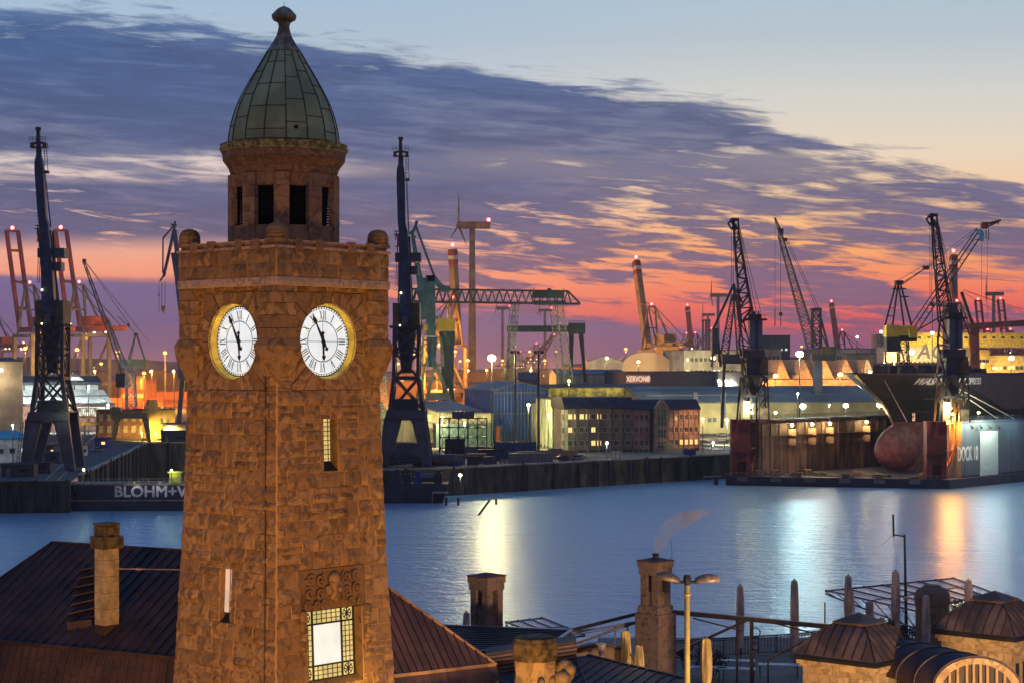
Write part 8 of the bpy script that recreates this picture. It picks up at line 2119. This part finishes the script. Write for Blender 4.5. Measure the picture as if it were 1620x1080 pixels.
for px, py, Y, c, pw, sz, lb in ((1538, 544, 790, (1, .6, .15), 45000, 1.2, 'large orange lamp right of the near dock crane'), (1524, 561, 760, (1, .72, .2), 22000, .8, 'yellow lamp low right of the near dock crane'), (1590, 542, 880, (1, .55, .2), 40000, 1.2, 'orange twin mast lamp before the yellow block'), (1600, 566, 780, (.9, .95, 1), 12000, 1.1, 'white lamp at the right edge before the yellow block'),
                                 (1475, 527, 800, (.8, 1, .9), 3000, .8, 'small white green lamp on the yellow deckhouse'), (1394, 525, 900, (.7, 1, .85), 1500, .7, 'green white lamp left of the derrick'), (1412, 560, 800, (1, .85, .5), 8000, .7, 'pale lamp under the derrick house'), (1556, 600, 720, (1, .7, .3), 8000, .5, 'low orange lamp above the dock rail, left'), (1592, 600, 720, (1, .7, .3), 8000, .5, 'low orange lamp above the dock rail, right'),
                                 (1356, 533, 1000, (.9, 1, .9), 2000, .6, 'tiny lamp on the rear factory roof'), (1312, 640, 650, (.9, 1, .6), 4000, .3, 'small lamp behind the dock gallery')):
    lamppost(px, py, Y, c, pw, lb, sz, glow=25)
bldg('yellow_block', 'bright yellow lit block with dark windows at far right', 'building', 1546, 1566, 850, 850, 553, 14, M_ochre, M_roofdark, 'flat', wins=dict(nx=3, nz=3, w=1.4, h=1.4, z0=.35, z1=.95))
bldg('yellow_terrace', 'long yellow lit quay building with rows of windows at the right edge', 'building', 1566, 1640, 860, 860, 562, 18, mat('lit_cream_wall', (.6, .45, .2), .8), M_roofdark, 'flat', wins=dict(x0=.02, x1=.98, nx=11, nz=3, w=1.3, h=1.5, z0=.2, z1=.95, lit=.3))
bldg('grey_store', 'grey store behind the near dock crane', 'building', 1500, 1546, 860, 860, 548, 14, M_concrete, M_roofdark, 'flat', wins=dict(x0=.05, x1=.95, nx=5, nz=3, w=1.3, h=1.5, z0=.3, z1=.95, lit=.2))
bldg('bow_side_hall', 'low white domed hall left of the ship bow tip', 'hall', 1340, 1395, 900, 900, 560, 14, M_concrete, M_roofdark, 'flat', wins=dict(x0=.05, x1=.95, nx=6, nz=1, w=1.3, h=1.5, z0=.5, z1=.9, lit=.5, litm=M_winpale))
bldg('cream_superstructure', 'cream ship superstructure left of the derrick mast', 'superstructure', 1386, 1404, 1050, 1050, 530, 14, M_concrete, M_roofdark, 'flat', wins=dict(nx=3, nz=3, w=1.3, h=1.5, z0=.6, z1=.95, lit=.3, litm=M_winpale))
sp = thing('sheet_pile_wall', 'rusty red sheet wall behind the dock at the right edge', 'wall', (PX(1546, 700), 700, GZ), 0); m = MB()
for i in range(28): m.box(i * .75, i * .75 + .6, (i % 2) * .3, .8, 0, PZ(597, 700) - GZ)
m.build('piles', mat('lit_rust_piles', (.35, .11, .06), .8, 0, .4, .3), sp); m = MB(); m.beam((0, 0, PZ(596, 700) - GZ), (21, 0, PZ(596, 700) - GZ), .4)
for i in range(15): m.beam((i * 1.5, 0, PZ(596, 700) - GZ), (i * 1.5, 0, PZ(590, 700) - GZ), .15)
m.beam((0, 0, PZ(590, 700) - GZ), (21, 0, PZ(590, 700) - GZ), .15); m.build('railing', M_yellow, sp)

lamp_light(sh_, P(1405, 690, 528), (1, .72, .5), 4200, .6)  # added light without a fixture, brightens the bulbous bow
lamp_light(sh_, P(1300, 700, 540), (1, .72, .45), 2500, .6)  # added light without a fixture, brightens the inner dock wall

for px, py, Y, pw, lb in ((1555, 575, 838, 22000, 'added yellow lamp brightening the bright yellow block'), (1600, 580, 846, 22000, 'added yellow lamp brightening the long yellow quay building'), (1500, 545, 812, 10000, 'added yellow lamp lighting the ship deckhouse'), (1415, 572, 812, 40000, 'added orange lamp lighting the orange hull')):
    lamppost(px, py, Y, (1, .68, .18), pw, lb, .5, glow=10)  # lamps added to brighten the yellow buildings and the ship behind
flood((-27, 46, 12), (-10.2, 80, 24), (1, .53, .15), 22000, 52, 1.0, 'black floodlight left of the camera axis aimed at the tower')
flood((3, 50, 14), (-10.2, 80, 24), (1, .53, .15), 26000, 52, 1.0, 'black floodlight right of the tower aimed at its clock faces')
flood((25, 52, 16), (9, 108, 17), (1, .68, .44), 90000, 70, 1.0, 'black floodlight aimed along the terrace parasols')
flood((-30, 40, 12), (-24, 90, 24), (1, .6, .3), 9000, 50, 1.0, 'black floodlight aimed at the left hall chimney')
def wash(loc, aim, c, pw, ang=70, label=''):
    t_ = thing('street_light', label, 'street lamp', (loc[0], loc[1], 4), 0, 'street lights on the square')
    m = MB(); m.tube((0, 0, 0), (0, 0, loc[2] - 4.3), .08, 8); m.build('pole', M_black, t_)
    m = MB(); m.lathe([(.1, loc[2] - 4.3), (.3, loc[2] - 4.15), (.1, loc[2] - 4.05)], 10); m.build('lamp_head', M_black, t_)
    lamp_light(t_, loc, c, pw, .3, spot=(aim, ang))
wash((13, 76, 13), (16.5, 86, 19.5), (1, .52, .09), 3600, 70, 'short street light under the near pavilion wall')
wash((24, 78, 13), (19, 88, 19.5), (1, .52, .09), 2300, 70, 'short street light under the arched window front')
wash((3, 62, 14), (.8, 70, 22), (1, .5, .10), 1100, 50, 'short street light under the carved pier')
wash((9, 68, 15), (7.0, 75, 22), (1, .62, .10), 6500, 60, 'short street light under the twin armed street lamp')
# ------------------------------------------------------------------ evening air over the harbour
hm_ = bpy.data.materials.new('evening_haze'); hm_.use_nodes = True; nt = hm_.node_tree; nt.nodes.clear()
o = nt.nodes.new('ShaderNodeOutputMaterial'); v = nt.nodes.new('ShaderNodeVolumePrincipled'); nt.links.new(v.outputs[0], o.inputs[1])
v.inputs['Color'].default_value = (.92, .9, .95, 1); v.inputs['Density'].default_value = .00009
m = MB(); m.box(-3200, 3200, -200, 5000, -12, 140); hz_o = m.build('haze', hm_); hz_o['kind'] = 'stuff'; hz_o['label'] = 'thin evening haze over the whole harbour'; hz_o['category'] = 'haze'
